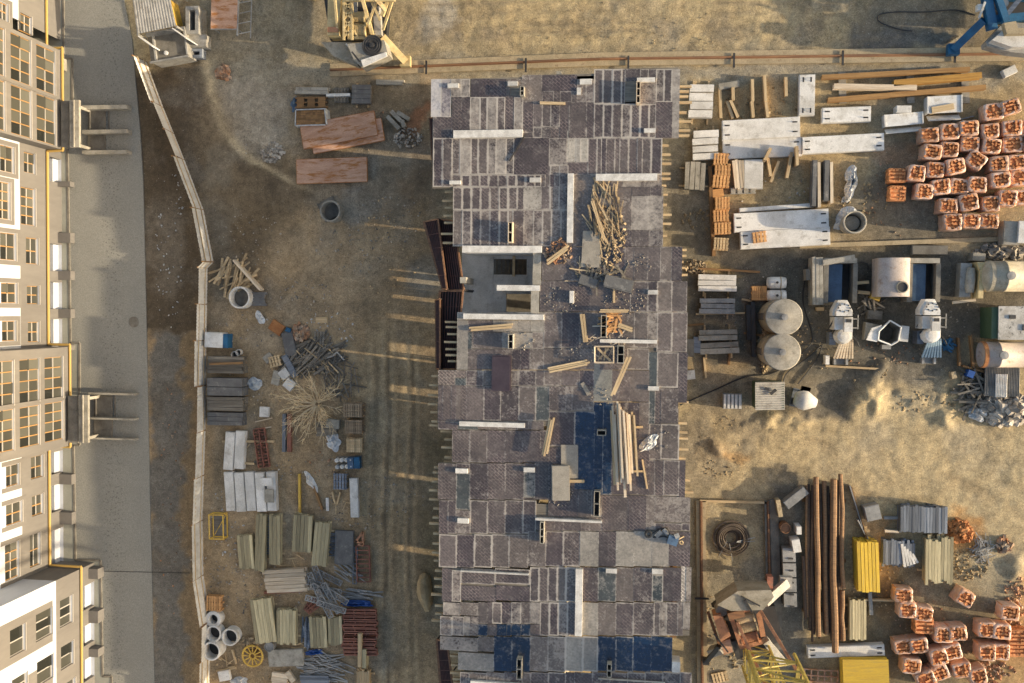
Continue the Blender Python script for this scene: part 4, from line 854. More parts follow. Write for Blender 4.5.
def slab(label, cx, cy, L, W, a, h, m='conc_white', loops=True, name='concrete_slab', cat='concrete slab', z0=0.0, group=None, n=1):
    x, y, rz, l, w_ = pl(cx, cy, L, W, a, z0 + h); root = thing(name, label, cat, (x, y, z0), rz, group)
    mb = MB(); hh = h / n; c = .03
    for i in range(n):
        ox, oy = (ru(-.03, .03), ru(-.03, .03)) if i < n - 1 else (0, 0)
        mb.box((ox, oy, hh * (i + .5)), (l, w_, hh * .93))
    mb.box((0, 0, h + .001), (l - .08, w_ - .08, .02))
    mk('panel', mb, M[m], root)
    if loops:
        for sx in (-1, 1):
            for sy in (-1, 1):
                q = MB(); px_, py_ = sx * (l / 2 - min(.35, l * .2)), sy * w_ * .24
                q.bb(px_ - .17, py_ - .05, h + .012, px_ + .17, py_ + .05, h + .016)
                q.path([(px_ - .12, py_, h), (px_ - .06, py_, h + .12), (px_ + .06, py_, h + .12), (px_ + .12, py_, h)], .02, 5)
                mk('lifting_loop', q, M['dark'], root)
    return root
def ring(label, cx, cy, r, h, m='conc', t=.12, z0=0.0, fill=.15, name='concrete_ring', cat='concrete ring', taper=1.0, floor='dark'):
    x, y, rz, d, _ = pl(cx, cy, 2 * r, 2 * r, 0, z0 + h); R = d / 2; root = thing(name, label, cat, (x, y, z0))
    mb = MB(); mb.lathe([(R * taper, 0), (R, h - .03), (R - .03, h), (R - t + .02, h), (R - t, h - .03), (R * taper - t, .01)], 36, closed=True); mk('shell', mb, M[m], root, smooth=False)
    f = MB(); f.lathe([(R * taper - t - .005, h * fill), (.001, h * fill + .02)], 24); mk('bottom', f, M[floor], root)
    return root
def flatbox(label, name, cat, cx, cy, L, W, a, h, m, z0=0.0, group=None):
    x, y, rz, l, w_ = pl(cx, cy, L, W, a, z0 + h); mb = MB(); mb.box((0, 0, h / 2), (l, w_, h)); mb.box((0, 0, h + .004), (l * .94, w_ * .9, .03))
    return solo(name, label, cat, mb, M[m], (x, y, z0), rz, group)
def bar(label, x0, y0, x1, y1, w_, h, m, name='timber_bar', cat='timber', z=0.0, group=None):
    a, b = P(x0, y0, z + h), P(x1, y1, z + h); c = (a + b) / 2; mb = MB(); d = (b - a)
    mb.box((0, 0, h / 2), (d.length, w_, h)); return solo(name, label, cat, mb, M[m], (c.x, c.y, z), math.atan2(d.y, d.x), group)
def pallet(label, cx, cy, L, W, a, h=.14, m='wood', z0=0.0, nb=7, n=1, group=None, name='wooden_pallet'):
    x, y, rz, l, w_ = pl(cx, cy, L, W, a, z0 + h * n); root = thing(name, label, 'pallet' if n == 1 else 'pallet stack', (x, y, z0), rz, group)
    for k in range(n):
        z = k * h; d = MB(); j = ru(-.05, .05)
        for i in range(nb): d.box((-l / 2 + l * (i + .5) / nb, j, z + h - .012), (l / nb * .68, w_, .024))
        mk('deck_boards', d, M[m], root)
        s = MB()
        for v in (-.42, 0, .42): s.box((0, v * w_ + j, z + h * .45), (l, .1, h * .8))
        mk('stringers', s, M[m], root)
    return root
def lattice_box(mb, base, top, s, n, r, rd):
    b, t = Vector(base), Vector(top)
    cor = [(-s / 2, -s / 2), (s / 2, -s / 2), (s / 2, s / 2), (-s / 2, s / 2)]
    q = lambda i, k: b + (t - b) * (k / n) + Vector((cor[i % 4][0], cor[i % 4][1], 0))
    for i in range(4): mb.tube(q(i, 0), q(i, n), r, 6)
    for k in range(n):
        for i in range(4):
            mb.tube(q(i, k + 1), q(i + 1, k + 1), rd, 4)
            if (k + i) % 2: mb.tube(q(i, k), q(i + 1, k + 1), rd, 4)
            else: mb.tube(q(i + 1, k), q(i, k + 1), rd, 4)
def truss(label, cx, cy, L, W, a, m, nr=10, z0=.05, h=.12, name='steel_lattice', cat='steel frame', rail=.06, group=None, diag=False, mid=False):
    x, y, rz, l, w_ = pl(cx, cy, L, W, a, z0 + h); mb = MB()
    for v in ((-1, 1) if not mid else (-1, 0, 1)): mb.box((0, v * w_ / 2, 0), (l, rail, h))
    for i in range(nr + 1):
        xx = -l / 2 + l * i / nr; mb.box((xx, 0, 0), (rail * .8, w_, h * .7))
        if diag and i < nr: mb.beam((xx, -w_ / 2 if i % 2 else w_ / 2, 0), (xx + l / nr, w_ / 2 if i % 2 else -w_ / 2, 0), rail * .7, h * .5)
    return solo(name, label, cat, mb, M[m], (x, y, z0 + h / 2), rz, group)
# ------------------------------------------------------------------ hoarding along the street
def hoarding():
    pts = [(146, 62), (163, 108), (184, 160), (203, 210), (213, 262), (207, 268), (206, 340), (205, 430), (202, 520), (203, 575), (210, 620), (209, 690), (210, 760)]
    w = [P(*p) for p in pts]; c = w[5]; root = thing('hoarding', 'long white corrugated hoarding between the street and the yard', 'fence', (c.x, c.y, 0))
    for a, b in zip(w[:-1], w[1:]):
        d = b - a; n = max(1, round(d.length / 2.9)); u = d.normalized(); nr = Vector((-u.y, u.x, 0))
        for i in range(n):
            p, q = a + d * (i / n), a + d * ((i + 1) / n); k = 22 ; lean = ru(-.10, .05); mb = MB(); vs = []; hz = 1.75 + ru(-.1, .1)
            for j in range(k + 1):
                s = p + (q - p) * ((j + .08) / (k + .16)); o = nr * (.012 if j % 2 else -.012)
                for z in (0.02, hz): vs.append(s - c + o + Vector((0, 0, z)) - nr * (lean * z) + nr * .05)
            mb.add(vs, [(2 * j, 2 * j + 2, 2 * j + 3, 2 * j + 1) for j in range(k)]); mk('sheet', mb, M['white_paint'], root)
            pm = MB(); pm.beam(p - c + Vector((0, 0, -.1)), p - c + Vector((0, 0, hz + .15)) - nr * lean * 1.8, .09, .09); mk('post', pm, M['wood_brown'], root)
        rm = MB()
        for z in (.5, 1.4): rm.beam(a - c + Vector((0, 0, z)) + nr * .1, b - c + Vector((0, 0, z)) + nr * .1, .05, .08)
        mk('rail', rm, M['wood'], root)
hoarding()
# ------------------------------------------------------------------ sheds in the north-west corner
def gate_shed():
    c = P(158, 10); root = thing('corrugated_shed', 'open shed with a grey corrugated sheet roof at the top left beside the street', 'shed', (c.x, c.y, 0))
    q = [P(131, -12, 2.8), P(168, -12, 2.9), P(176, 26, 2.7), P(137, 34, 2.5)]; n = 28; mb = MB(); vs = []
    for i in range(n + 1):
        for A, B in ((q[0], q[1]), (q[3], q[2])): p = A + (B - A) * (i / n) - c; vs.append((p.x, p.y, p.z + (.014 if i % 2 else -.014)))
    mb.add(vs, [(2 * i, 2 * i + 1, 2 * i + 3, 2 * i + 2) for i in range(n)]); mk('roof', mb, M['grey_paint'], root)
    for p in q:
        m_ = MB(); m_.tube((p.x - c.x, p.y - c.y, 0), (p.x - c.x, p.y - c.y, p.z - .05), .07); mk('post', m_, M['steel'], root)
gate_shed()
def cabin():
    x, y, rz, l, w_ = pl(168, 46, 37, 27, -10, 1.5); root = thing('site_cabin', 'flat roofed grey site cabin with a raised edge beside the hoarding', 'cabin', (x, y, 0), rz)
    b = MB(); b.box((0, 0, .7), (l, w_, 1.4)); mk('wall', b, M['grey_paint'], root)
    r = MB(); r.box((0, 0, 1.44), (l + .1, w_ + .1, .08)); mk('roof', r, M['conc_dark'], root)
    e = MB(); e.box((0, -w_ / 2 - .02, 1.58), (l + .14, .12, .2)); e.box((0, w_ / 2 + .02, 1.58), (l + .14, .3, .2)); e.box((l / 2 + .02, 0, 1.58), (.12, w_ - .2, .2)); e.box((-l / 2 + .45, 0, 1.58), (.14, w_ - .2, .24)); mk('roof_edge', e, M['steel'], root)
    v = MB(); v.lathe([(.16, 1.48), (.16, 1.6), (.001, 1.63)], 12, c=(-.2, -.5, 0)); mk('roof_vent', v, M['white_paint'], root)
cabin()
bar('white pole leaning across the gap between shed roof and cabin', 138, 36, 152, 46, .08, 2.6, 'white_paint', 'pole', 'pole')
bar('thin pole leaning from the shed roof over the cabin corner', 172, 28, 186, 38, .07, 2.7, 'white_paint', 'pole', 'pole')
bar('yellow rail standing right of the corrugated shed', 170, 0, 176, 26, .08, 1.2, 'yellow', 'rail', 'rail')
def hollow(label, cx, cy, L, W, a, h, m, t=.2):
    x, y, rz, l, w_ = pl(cx, cy, L, W, a, h); root = thing('hollow_block', label, 'concrete block', (x, y, 0), rz); mb = MB()
    for s in (-1, 1): mb.box((s * (l - t) / 2, 0, h / 2), (t, w_, h)); mb.box((0, s * (w_ - t) / 2, h / 2), (l - 2 * t, t, h - .01))
    mk('walls', mb, M[m], root); b = MB(); b.box((0, 0, .1), (l - 2 * t, w_ - 2 * t, .1)); mk('bottom', b, M['conc_dark'], root)
hollow('tall grey hollow block standing open topped beside the site cabin', 192, 20, 28, 13, 90, 1.3, 'grey_paint', .28)
slab('grey flat panel lying between the two hollow blocks near the cabin', 196, 41, 20, 12.5, -3, .9, 'grey_paint', False)
hollow('short blue grey hollow block below the flat grey panel', 194.5, 53, 15, 9, 0, .7, 'steel_blue', .2)
def rack():
    x, y, rz, l, w_ = pl(224, 12, 26, 33, 0, 1.3); root = thing('formwork_table', 'rusty orange formwork table on tubular legs at the top of the yard', 'formwork table', (x, y, 0), rz)
    b = MB(); b.box((0, 0, 1.27), (l, w_, .07)); mk('top', b, M['rust_panel'], root)
    f = MB(); f.beam((l / 2 + .04, -w_ / 2 - .5, 1.2), (l / 2 + .04, w_ / 2, 1.2), .1, .14); f.beam((l / 2 + .8, -w_ / 2 - .5, .6), (l / 2 + .8, w_ / 2, .6), .07, .07)
    for k in range(4): f.beam((l / 2, -w_ / 2 - .4 + k * w_ / 3.2, 1.2), (l / 2 + .8, -w_ / 2 + k * w_ / 3.2, .6), .05, .05)
    f.beam((-l / 2, -w_ / 2 - .02, 1.2), (l / 2, -w_ / 2 - .02, 1.2), .08, .14); mk('side_frame', f, M['steel'], root)
    for sx in (-.9, .9):
        for sy in (-.95, .95): g = MB(); g.tube((sx * l / 2, sy * w_ / 2, 0), (sx * l / 2, sy * w_ / 2, 1.23), .05); mk('leg', g, M['steel'], root)
rack()
scatter('brick_heap', 'small heap of orange bricks on the dirt below the rusty formwork table', 'brick heap', 224, 73, 7, 7, .5, 70, 'brick_rubble', 0, (.15, .35), .3, True)
# ------------------------------------------------------------------ crane rails
def rail(label, pts, m='tan_conc', w=.55):
    q = [P(x, y, .2) for x, y in pts]; c = q[0].copy(); c.z = 0; root = thing('crane_track', label, 'crane track', c); b = MB(); s = MB()
    for p, r in zip(q[:-1], q[1:]):
        b.beam((p.x - c.x, p.y - c.y, .06), (r.x - c.x, r.y - c.y, .06), w, .28); s.beam((p.x - c.x, p.y - c.y, .25), (r.x - c.x, r.y - c.y, .25), .09, .14)
        s.beam((p.x - c.x, p.y - c.y, .20), (r.x - c.x, r.y - c.y, .20), .2, .04)
    mk('track_beam', b, M[m], root); mk('rail', s, M['rust'], root)
    d = q[-1] - q[0]; n = int(d.length / 7.0); u = d.normalized()
    for i in range(1, n):
        p = q[0] + d * (i / n) - c; j = MB(); j.beam((p.x - u.y * .5, p.y + u.x * .5, .31), (p.x + u.y * .5, p.y - u.x * .5, .31), .14, .08); mk('joint', j, M['dark'], root)
rail('near rail of the crane track along the north side of the deck', [(330, 70), (600, 59), (1070, 53)], w=.95)
rail('far rail of the crane track running under the yellow crane base', [(300, -20), (600, -24), (1070, -34)])
rail('west rail of the short crane track beside the deck', [(701, 501), (703, 790)], w=.7)
rail('east rail of the short crane track under the orange crane', [(768, 501), (774, 790)], m='conc_dark', w=.5)
# ------------------------------------------------------------------ tower cranes
def crane(label, cx, cy, px_m, ang, mast_c, mast_h, frame_m, mast_m, ballast, zb, zt, drums, reel=None, arms=(), extra=None):
    c = P(cx, cy); root = thing('tower_crane', label, 'tower crane', (c.x, c.y, 0))
    L = lambda x, y, z: Vector((P(x, y, z).x - c.x, P(x, y, z).y - c.y, z))
    def slewing(poly_px, z0, z1, name, m, zr=None):
        pts = [L(x, y, zr or z1)[:2] for x, y in poly_px]; mb = MB(); mb.prism([tuple(p) for p in pts], z0, z1); return mk(name, mb, M[m], root)
    for i, (pp, z0, z1, m) in enumerate(ballast): slewing(pp, z0, z1, 'ballast_slab', m)
    for (x0, y0, x1, y1, z0, z1, w_, m) in arms:
        mb = MB(); p, q = L(x0, y0, z0), L(x1, y1, z1); mb.beam(p, q, w_, w_ * .9); d = (q - p).normalized()
        mb.box((q.x, q.y, q.z - .2), (w_ * 1.5, w_ * 1.5, .5)); mb.tube((q.x, q.y, 0.0), (q.x, q.y, q.z), .16, 8); mk('outrigger', mb, M[m], root)
    for (x0, y0, x1, y1, r, z, m) in drums:
        mb = MB(); p, q = L(x0, y0, z), L(x1, y1, z); u = (q - p).normalized()
        mb.tube(p, q, r, 18)
        for e in (p, q): mb.tube(e - u * .05, e + u * .05, r * 1.3, 18)
        for k in range(1, 9): t = p + (q - p) * (k / 9); mb.tube(t - u * .03, t + u * .03, r * 1.05, 18)
        mk('winch_drum', mb, M[m], root)
    if reel:
        x, y, r, z = reel; p = L(x, y, z); mb = MB()
        for k in range(6): mb.torus((p.x, p.y, z + .05 + .02 * (k % 2)), r * (.4 + .11 * k), r * .075, 26, 6)
        mb.lathe([(r * .25, 0), (r * .25, .2), (.001, .22)], 14, c=(p.x, p.y, z)); mk('cable_reel', mb, M['dark'], root)
    if mast_c:
        p = L(*mast_c); mb = MB(); lattice_box(mb, p, p + Vector((0, 0, mast_h)), 1.7, max(4, int(mast_h / 1.5)), .10, .05); mk('mast', mb, M[mast_m], root)
    if extra: extra(root, L, slewing)
    return root
def beams(root, L, lst, name='stay_beam'):
    for (x0, y0, z0, x1, y1, z1, w_, m) in lst:
        mb = MB(); mb.beam(L(x0, y0, z0), L(x1, y1, z1), w_, w_); mk(name, mb, M[m], root)
def ex1(root, L, S):
    S([(320, -30), (392, -30), (386, 40), (330, 40)], 1.6, 2.2, 'slewing_platform', 'dark')
    S([(328, -6), (341, -6), (339, 35), (327, 35)], 2.25, 3.6, 'machine_house', 'crane_cream')
    S([(327.5, 27), (338, 27), (338, 32), (327.5, 32)], 3.61, 3.7, 'house_step', 'crane_orange')
    beams(root, L, [(361, -6, 5.0, 373, 36, 3.2, .22, 'crane_cream'), (348, 38, 3.3, 374, 38, 3.3, .22, 'crane_cream'), (334, -10, 5.0, 338, 34, 3.4, .16, 'crane_cream'), (377, 8, 3.0, 379, 36, 3.0, .5, 'grey_paint'), (374, -4, 4.5, 386, 10, 4.0, .3, 'crane_cream'), (391, -6, 4.0, 382, 16, 4.0, .25, 'crane_cream'), (348, 10, 3.2, 348, 32, 3.2, .3, 'crane_cream'), (370, 14, 3.2, 371, 34, 3.2, .25, 'crane_cream'), (346, 44, 3.5, 353, 50, 3.5, .1, 'white_paint'), (352, 52, 4.2, 360, 62, 4.2, .12, 'dark'), (354, 30, 3.6, 358, 37, 3.3, .12, 'crane_cream')])
    beams(root, L, [(344, 2 + 9 * k, 3.9, 352, 10 + 9 * k, 3.9, .12, 'crane_cream') for k in range(4)] + [(352, 2 + 9 * k, 3.9, 344, 10 + 9 * k, 3.9, .12, 'crane_cream') for k in range(4)] + [(344, -6, 3.9, 344, 40, 3.9, .16, 'crane_cream'), (352, -6, 3.9, 352, 40, 3.9, .16, 'crane_cream'), (368, -6, 4.2, 380, 20, 4.0, .16, 'crane_cream'), (380, -6, 4.2, 368, 24, 4.0, .16, 'crane_cream'), (345, 0, 4.4, 395, 0, 4.4, .2, 'crane_cream'), (383, 30, 3.4, 394, -4, 4.2, .16, 'crane_cream')], 'frame_bar')
    b = MB(); p = L(376, 11, 3.4); b.lathe([(.28, 3), (.28, 3.7), (.001, 3.75)], 14, c=(p.x, p.y, 0)); mk('motor', b, M['steel'], root)
    b = MB(); p = L(354, 6, 3.2); b.box((p.x, p.y, 3.0), (.5, 1.2, .6)); mk('gearbox', b, M['steel'], root)
    b = MB(); p = L(365, 6, 2.8); b.box((p.x, p.y, 2.7), (1.2, 1.4, .8)); mk('motor', b, M['dark'], root)
crane('cream yellow tower crane base with winches and grey ballast at the top of the site', 360, 20, 1, 0, (360, -45, 2.2), 24, 'crane_cream', 'crane_cream',
      [([(321, 42), (352, 42), (358, 66), (333, 56)], 2.0, 2.9, 'tank'), ([(347, 44), (384, 40), (388, 54), (361, 67), (354, 60)], 2.2, 3.6, 'conc'), ([(361, 60), (386, 52), (387, 56), (363, 67)], 3.61, 3.75, 'conc_white')], 2, 3,
      [(353, 18, 366, 18, .42, 3.0, 'crane_cream'), (350, 30, 367, 31, .48, 3.1, 'crane_cream')], (372.5, 45.5, .72, 3.62),
      [(382, 36, 405, 61, 2.6, 1.0, .5, 'crane_cream'), (322, -8, 310, -6, 2.0, 1.0, .4, 'crane_cream')], ex1)
def ex3(root, L, S):
    S([(720, 612), (775, 606), (783, 640), (737, 660)], 1.4, 2.0, 'slewing_platform', 'dark')
    S([(713, 616), (721, 614), (731, 636), (721, 642)], 2.05, 3.4, 'machine_house', 'crane_orange'); S([(721, 642), (730, 639), (733, 652), (724, 655)], 2.05, 3.0, 'machine_house', 'rust_panel')
    beams(root, L, [(730, 614, 3.4, 760, 606, 3.4, .26, 'crane_orange'), (730, 614, 3.3, 742, 648, 3.3, .3, 'crane_orange'), (758, 610, 3.3, 763, 636, 3.3, .34, 'crane_orange'), (742, 647, 3.2, 762, 641, 3.2, .3, 'crane_orange'),
          (737, 622, 3.6, 768, 690, 5, .2, 'crane_orange'), (760, 610, 3.6, 800, 676, 5, .2, 'crane_orange'), (728, 616, 3.7, 744, 612, 3.7, .5, 'rust'), (752, 606, 3.7, 758, 611, 3.7, .4, 'dark'), (745, 600, 4.5, 752, 612, 4.5, .12, 'dark'), (741, 596, 4.5, 760, 606, 4.5, .08, 'dark'), (714, 634, 3.4, 728, 652, 3.2, .1, 'dark'), (733, 640, 3.0, 738, 656, 2.6, .3, 'dark'), (765, 640, 2.4, 783, 662, 1.4, .5, 'grey_paint'), (708, 612, 2.0, 722, 652, 1.6, .2, 'rust'), (711, 652, 1.0, 722, 648, 1.8, .6, 'grey_paint')])
    b = MB(); p = L(721.5, 610.5, 3.0); b.lathe([(.42, 2.2), (.42, 3.0), (.36, 3.1), (.001, 3.12)], 18, c=(p.x, p.y, 0)); mk('motor', b, M['steel'], root)
    b = MB(); p = L(770, 583, 2.6); b.box((p.x, p.y, 2.3), (.4, .9, .7)); mk('counterweight_hook', b, M['red'], root)
    p = L(765, 660, 2.0); mb = MB(); lattice_box(mb, p + Vector((0, 0, 2.6)), p + Vector((0, 0, 8.6)), 3.0, 4, .13, .07); mk('climbing_cage', mb, M['mast_green'], root)
    b = MB(); b.box((p.x, p.y - .6, 11.0), (2.4, 2.8, 3.4)); b.box((p.x + .2, p.y - 2.4, 10.4), (1.6, .8, 2.0)); mk('deck_shadow_box', b, M['mast_green'], root)  # solid box added out of view to cast the dark band on the deck
crane('faded orange tower crane base with three winch drums and a yellow lattice mast', 748, 630, 1, 0, (755, 655, 2.0), 26, 'crane_orange', 'mast_green',
      [([(712, 607), (734, 590), (772, 588), (776, 598), (764, 612), (728, 613)], 1.4, 2.2, 'dark'), ([(717, 605), (738, 591), (771, 590), (774, 597), (763, 610), (731, 611)], 2.2, 4.4, 'tank')], 2, 3,  # wider dark slab paints the shaded north face of the ballast
      [(736, 619, 753, 615, .42, 3.0, 'tan_conc'), (738, 628, 756, 624, .42, 3.0, 'tan_conc'), (741, 639, 757, 635, .46, 2.9, 'crane_orange')], None,
      [(764, 603, 786, 583, 3.4, 1.6, .55, 'grey_paint'), (719, 646, 706, 662, 2.0, .8, .3, 'dark')], ex3)
def ex2(root, L, S):
    S([(985, -30), (1080, -30), (1080, 26), (990, 22)], 1.6, 2.1, 'slewing_platform', 'dark')
    beams(root, L, [(985, -10, 3.0, 992, 30, 2.6, .55, 'blue'), (995, -10, 3.2, 1006, 22, 3.0, .4, 'blue'), (992, 20, 2.6, 1040, 16, 2.6, .5, 'blue'), (1004, 18, 3.0, 1022, -4, 3.4, .28, 'steel_blue'), (990, -2, 2.4, 1040, -2, 2.4, .4, 'blue'), (979, 18, 2.6, 985, 2, 3.4, .12, 'white_paint')])
    b = MB(); p = L(1004, 3, 3.2); b.lathe([(.3, 2.4), (.3, 3.2), (.001, 3.25)], 14, c=(p.x, p.y, 0)); mk('motor', b, M['steel'], root)
    b = MB(); p = L(981, 7, 3.0); b.box((p.x, p.y, 2.8), (.4, .4, .4)); mk('lamp_box', b, M['white_paint'], root)
crane('deep blue tower crane base with a long outrigger at the top right corner', 1005, 10, 1, 0, (1030, -55, 2.0), 22, 'blue', 'blue',
      [([(986, 42), (1004, 22), (1050, 24), (1050, 56), (1010, 52), (987, 46)], 1.6, 2.5, 'grey_paint'), ([(992, 40), (1006, 28), (1050, 30), (1050, 46), (1012, 47)], 2.5, 3.2, 'conc_white'), ([(1004, 23), (1016, 21), (1018, 28), (1050, 27), (1050, 33), (1007, 34)], 3.21, 3.7, 'tan_conc')], 2, 3,
      [], None, [(984, 20, 954, 49, 2.6, .8, .5, 'blue')], ex2)
# ------------------------------------------------------------------ north-west yard
def rpanel(label, cx, cy, L, W, a, z0):
    x, y, rz, l, w_ = pl(cx, cy, L, W, a, z0 + .12); root = thing('rusty_shutter', label, 'formwork panel', (x, y, z0), rz)
    b = MB(); b.box((0, 0, .09), (l, w_, .06)); mk('face_sheet', b, M['rust_panel'], root)
    f = MB(); f.box((0, -w_ / 2, .05), (l, .07, .12)); f.box((0, w_ / 2, .05), (l, .07, .12)); f.box((-l / 2, 0, .05), (.07, w_ - .08, .12)); f.box((l / 2, 0, .05), (.07, w_ - .08, .12))
    for i in range(1, 6): f.box((-l / 2 + l * i / 6, 0, .0), (.07, w_ - .08, .1))
    mk('stiffener', f, M['rust_orange'], root)
rpanel('lower rusty pink panel half hidden under another at the top of the yard', 347, 136, 72, 22, -11, .25)
rpanel('upper rusty pink panel lying skewed on top of another', 338.5, 130, 75, 24, -11, .5)
rpanel('rusty pink panel lying level just above the open manhole ring', 331.5, 170.5, 70, 24, -2, .3)
bundle('grey planks lying beside the track at the upper left of the rusty panels', 311, 90.5, 34, 7, 1, .35, 2, 2, 'conc', bear=0, name='concrete_post_stack', cat='concrete posts')
pallet('brown pallet in torn blue wrap above the tile pallet', 311, 102.5, 32, 11, -1, .3, 'wood_brown', nb=3)
def tile_pallet():
    x, y, rz, l, w_ = pl(310, 117, 33, 17, -3, .9); root = thing('tile_pallet', 'pallet of small brown blocks in torn bluish wrap above the skewed rusty panel', 'block pallet', (x, y, 0), rz); mb = MB()
    for i in range(12):
        for j in range(6):
            for k in range(3): mb.box((-l * .4 + l * .8 * i / 11, -w_ * .36 + w_ * .72 * j / 5, .2 + k * .25), (l / 15, w_ / 7.5, .22), ru(-.05, .05))
    mk('blocks', mb, M['wood_brown'], root)
    w2 = MB()
    for s in (-1, 1): w2.box((s * l * .47, 0, .42), (.06, w_ * .9, .85), ru(-.1, .1), tilt=ru(-.1, .1)); w2.box((ru(-.1, .1), s * w_ * .46, .42), (l * .9, .06, .85 if s < 0 else .95), ru(-.03, .03))
    mk('wrap', w2, M['plastic'], root); b = MB(); b.box((0, 0, .05), (l * .95, w_ * .95, .1)); mk('base', b, M['wood'], root)
tile_pallet()
crumple('wrap_remnant', 'torn pale blue wrap lying at the left of the brown pallet', 'plastic wrap', 295, 104, 5, 8, .4, 'blue_soft')
pallet('small grey pallet with a white bar across it north of the rusty panels', 341.5, 95, 15, 15, 0, .3, 'wood_grey', nb=5)
bar('white bar lying across the small grey pallet', 326, 95, 350, 94.5, .2, .45, 'white_paint', 'bar', 'bar')
stk = bundle('square stack of pale grey boards on two bearers near the crane track', 361, 94, 19, 19, 0, .5, 4, 3, 'ply_grey', je=.02)
bundle('slim grey posts lying beside the crane track left of the deck', 389, 82, 29, 5, 1, .25, 2, 1, 'conc', bear=0, name='concrete_post_stack', cat='concrete posts')
for i, (a, b, c_, d) in enumerate([(387, 116, 399, 128.5), (391, 111, 401, 121), (397, 112, 409, 119), (402, 120, 404, 127)]):
    bar('%s broken concrete post scattered left of the upper deck' % ('longest', 'middle', 'topmost', 'shortest')[i], a, b, c_, d, .3, .3, 'conc', 'concrete_post', 'concrete post')
slab('square concrete pad turned askew under the open manhole ring', 329, 209, 18, 20, -28, .12, 'conc_dark', False)
ring('open manhole ring with a dark inside on a square pad in the west yard', 330, 211, 10.5, .9, 'conc', .14, fill=.05)
scatter('gravel_patch', 'grey crumbs of rubble scattered below the upper corner of the deck', 'rubble', 408, 138, 14, 10, .1, 90, 'rubble', 0, (.06, .2), .5, True)
scatter('rubble_patch', 'pale rubble spread on the light patch of the northwest yard', 'rubble', 272, 152, 12, 12, .15, 90, 'rubble', 0, (.08, .25), .5, True)
sticks('plank_heap', 'fan shaped heap of old planks beside the hoarding', 'plank heap', 236, 277, 17, 14, .5, 46, 'wood', 0, (1.0, 2.4), -50, .7, (.05, .10))
bar('long pale plank leaning over the heap of old planks', 233, 260, 260, 290, .16, .7, 'wood_white', 'timber_plank', 'timber')
ring('pale concrete ring standing beside the fan of old planks', 239, 297.5, 10.5, .9, 'conc_white', .12, floor='conc_dark')
bundle('grey slatted mat lying right of the pale concrete ring', 258.5, 299, 15, 14, 0, .25, 5, 1, 'ply_grey', bear=0, name='slatted_mat', cat='mat')
flatbox('white lidded box with one blue end beside the hoarding', 'storage_box', 'box', 213.5, 340, 18, 15, 3, .9, 'white_paint')
flatbox('bright blue end crate pressed against the white lidded box', 'end_crate', 'crate', 225, 341, 6, 14, 3, .8, 'blue')
flatbox('small yellowish board lying alone in the west yard', 'board', 'board', 321.5, 320, 12, 6, 0, .06, 'wood')
def gstack(label, cy, hh, n, m, h=.9): bundle(label, 225, cy, 36, hh, 1, h, n, 4, m, je=.1, bear=0, name='timber_stack')
gstack('dark grey plank stack with a brown board near the white lidded box', 365, 17, 5, 'wood_grey'); gstack('smooth grey board stack in the middle of the dark stacks beside the hoarding', 387, 18, 2, 'ply_grey', 1.1)
gstack('dark weathered plank stack third from the white lidded box', 404, 14, 4, 'wood_grey'); gstack('lower dark plank stack nearest to the two concrete posts', 419, 13, 3, 'ply_grey', .7)
bar('brown board lying on the dark grey plank stack', 209, 364, 242, 363, .16, 1.02, 'wood_brown', 'timber_plank', 'timber')
for i, (cx, cy, r) in enumerate(((234, 355, 3.4), (238, 352.5, 3))): ring(('%s white bucket standing on the dark planks' % ('larger', 'smaller')[i]), cx, cy, r, .4, 'white_paint', .04, z0=.0, name='bucket', cat='bucket')
crumple('plastic_film', 'crumpled clear film lying alone between dark stacks and white tiles', 'plastic film', 256, 384, 8, 7, .5, 'plastic')
crumple('plastic_film', 'whitish film scrap lying above the orange rusty plate', 'plastic film', 260, 317, 4, 8, .25, 'plastic', 0, -30)
flatbox('orange rusty plate lying askew above the scrap heap', 'steel_plate', 'steel plate', 276.5, 327.5, 14, 11, 35, .12, 'rust_orange')
flatbox('bright blue can between rusty plate and brick heap', 'can', 'can', 288, 330, 5, 4, 20, .3, 'blue')
scatter('brick_heap', 'round heap of broken bricks right of the blue can', 'brick heap', 301, 332, 8, 8, .5, 80, 'brick_rubble', 0, (.15, .35), .3, True)
flatbox('grey board lying upright below the blue can', 'board', 'board', 289, 344, 11, 24, -12, .25, 'ply_grey')
flatbox('lilac board lying under the grey board', 'board', 'board', 289.5, 366, 6, 24, -30, .3, 'steel_blue')
pallet('weathered pallet with pale marks at the top of the scrap heap', 319, 340, 11, 18, 4, .16, 'wood_grey', nb=4)
pallet('small yellow crate at the left of the scrap heap', 274.5, 361, 12, 11, -15, .3, 'wood', nb=4)
flatbox('grey broken slab beside the small yellow crate', 'concrete_piece', 'concrete piece', 268, 358, 9, 8, -40, .15, 'conc'); flatbox('pale broken slab standing below the small yellow crate', 'concrete_piece', 'concrete piece', 276, 378, 8, 14, 15, .2, 'conc')
flatbox('upper white square tile lying beside the leafless bush', 'square_tile', 'tile', 284, 374, 9.5, 9.5, -38, .3, 'white_paint'); flatbox('lower white square tile lying beside the leafless bush', 'square_tile', 'tile', 289, 384.5, 10, 10, 40, .3, 'white_paint')
sticks('scrap_timber', 'heap of grey scrap timber above the leafless bush', 'scrap timber', 313, 357, 26, 14, .6, 60, 'wood_grey', 0, (1.0, 3.0), -48, .5, (.05, .1))
sticks('scrap_bars', 'tangle of thin pale bars right of the scrap timber', 'scrap bars', 322, 358, 22, 16, .5, 22, 'wood', 0, (.8, 2.6), 30, .5, (.03, .05))
sticks('branch_pile', 'dark cut branches lying right of the leafless bush', 'branches', 340, 376, 18, 20, .4, 40, 'wood_grey', 0, (.6, 2.2), None, .5, (.03, .06))
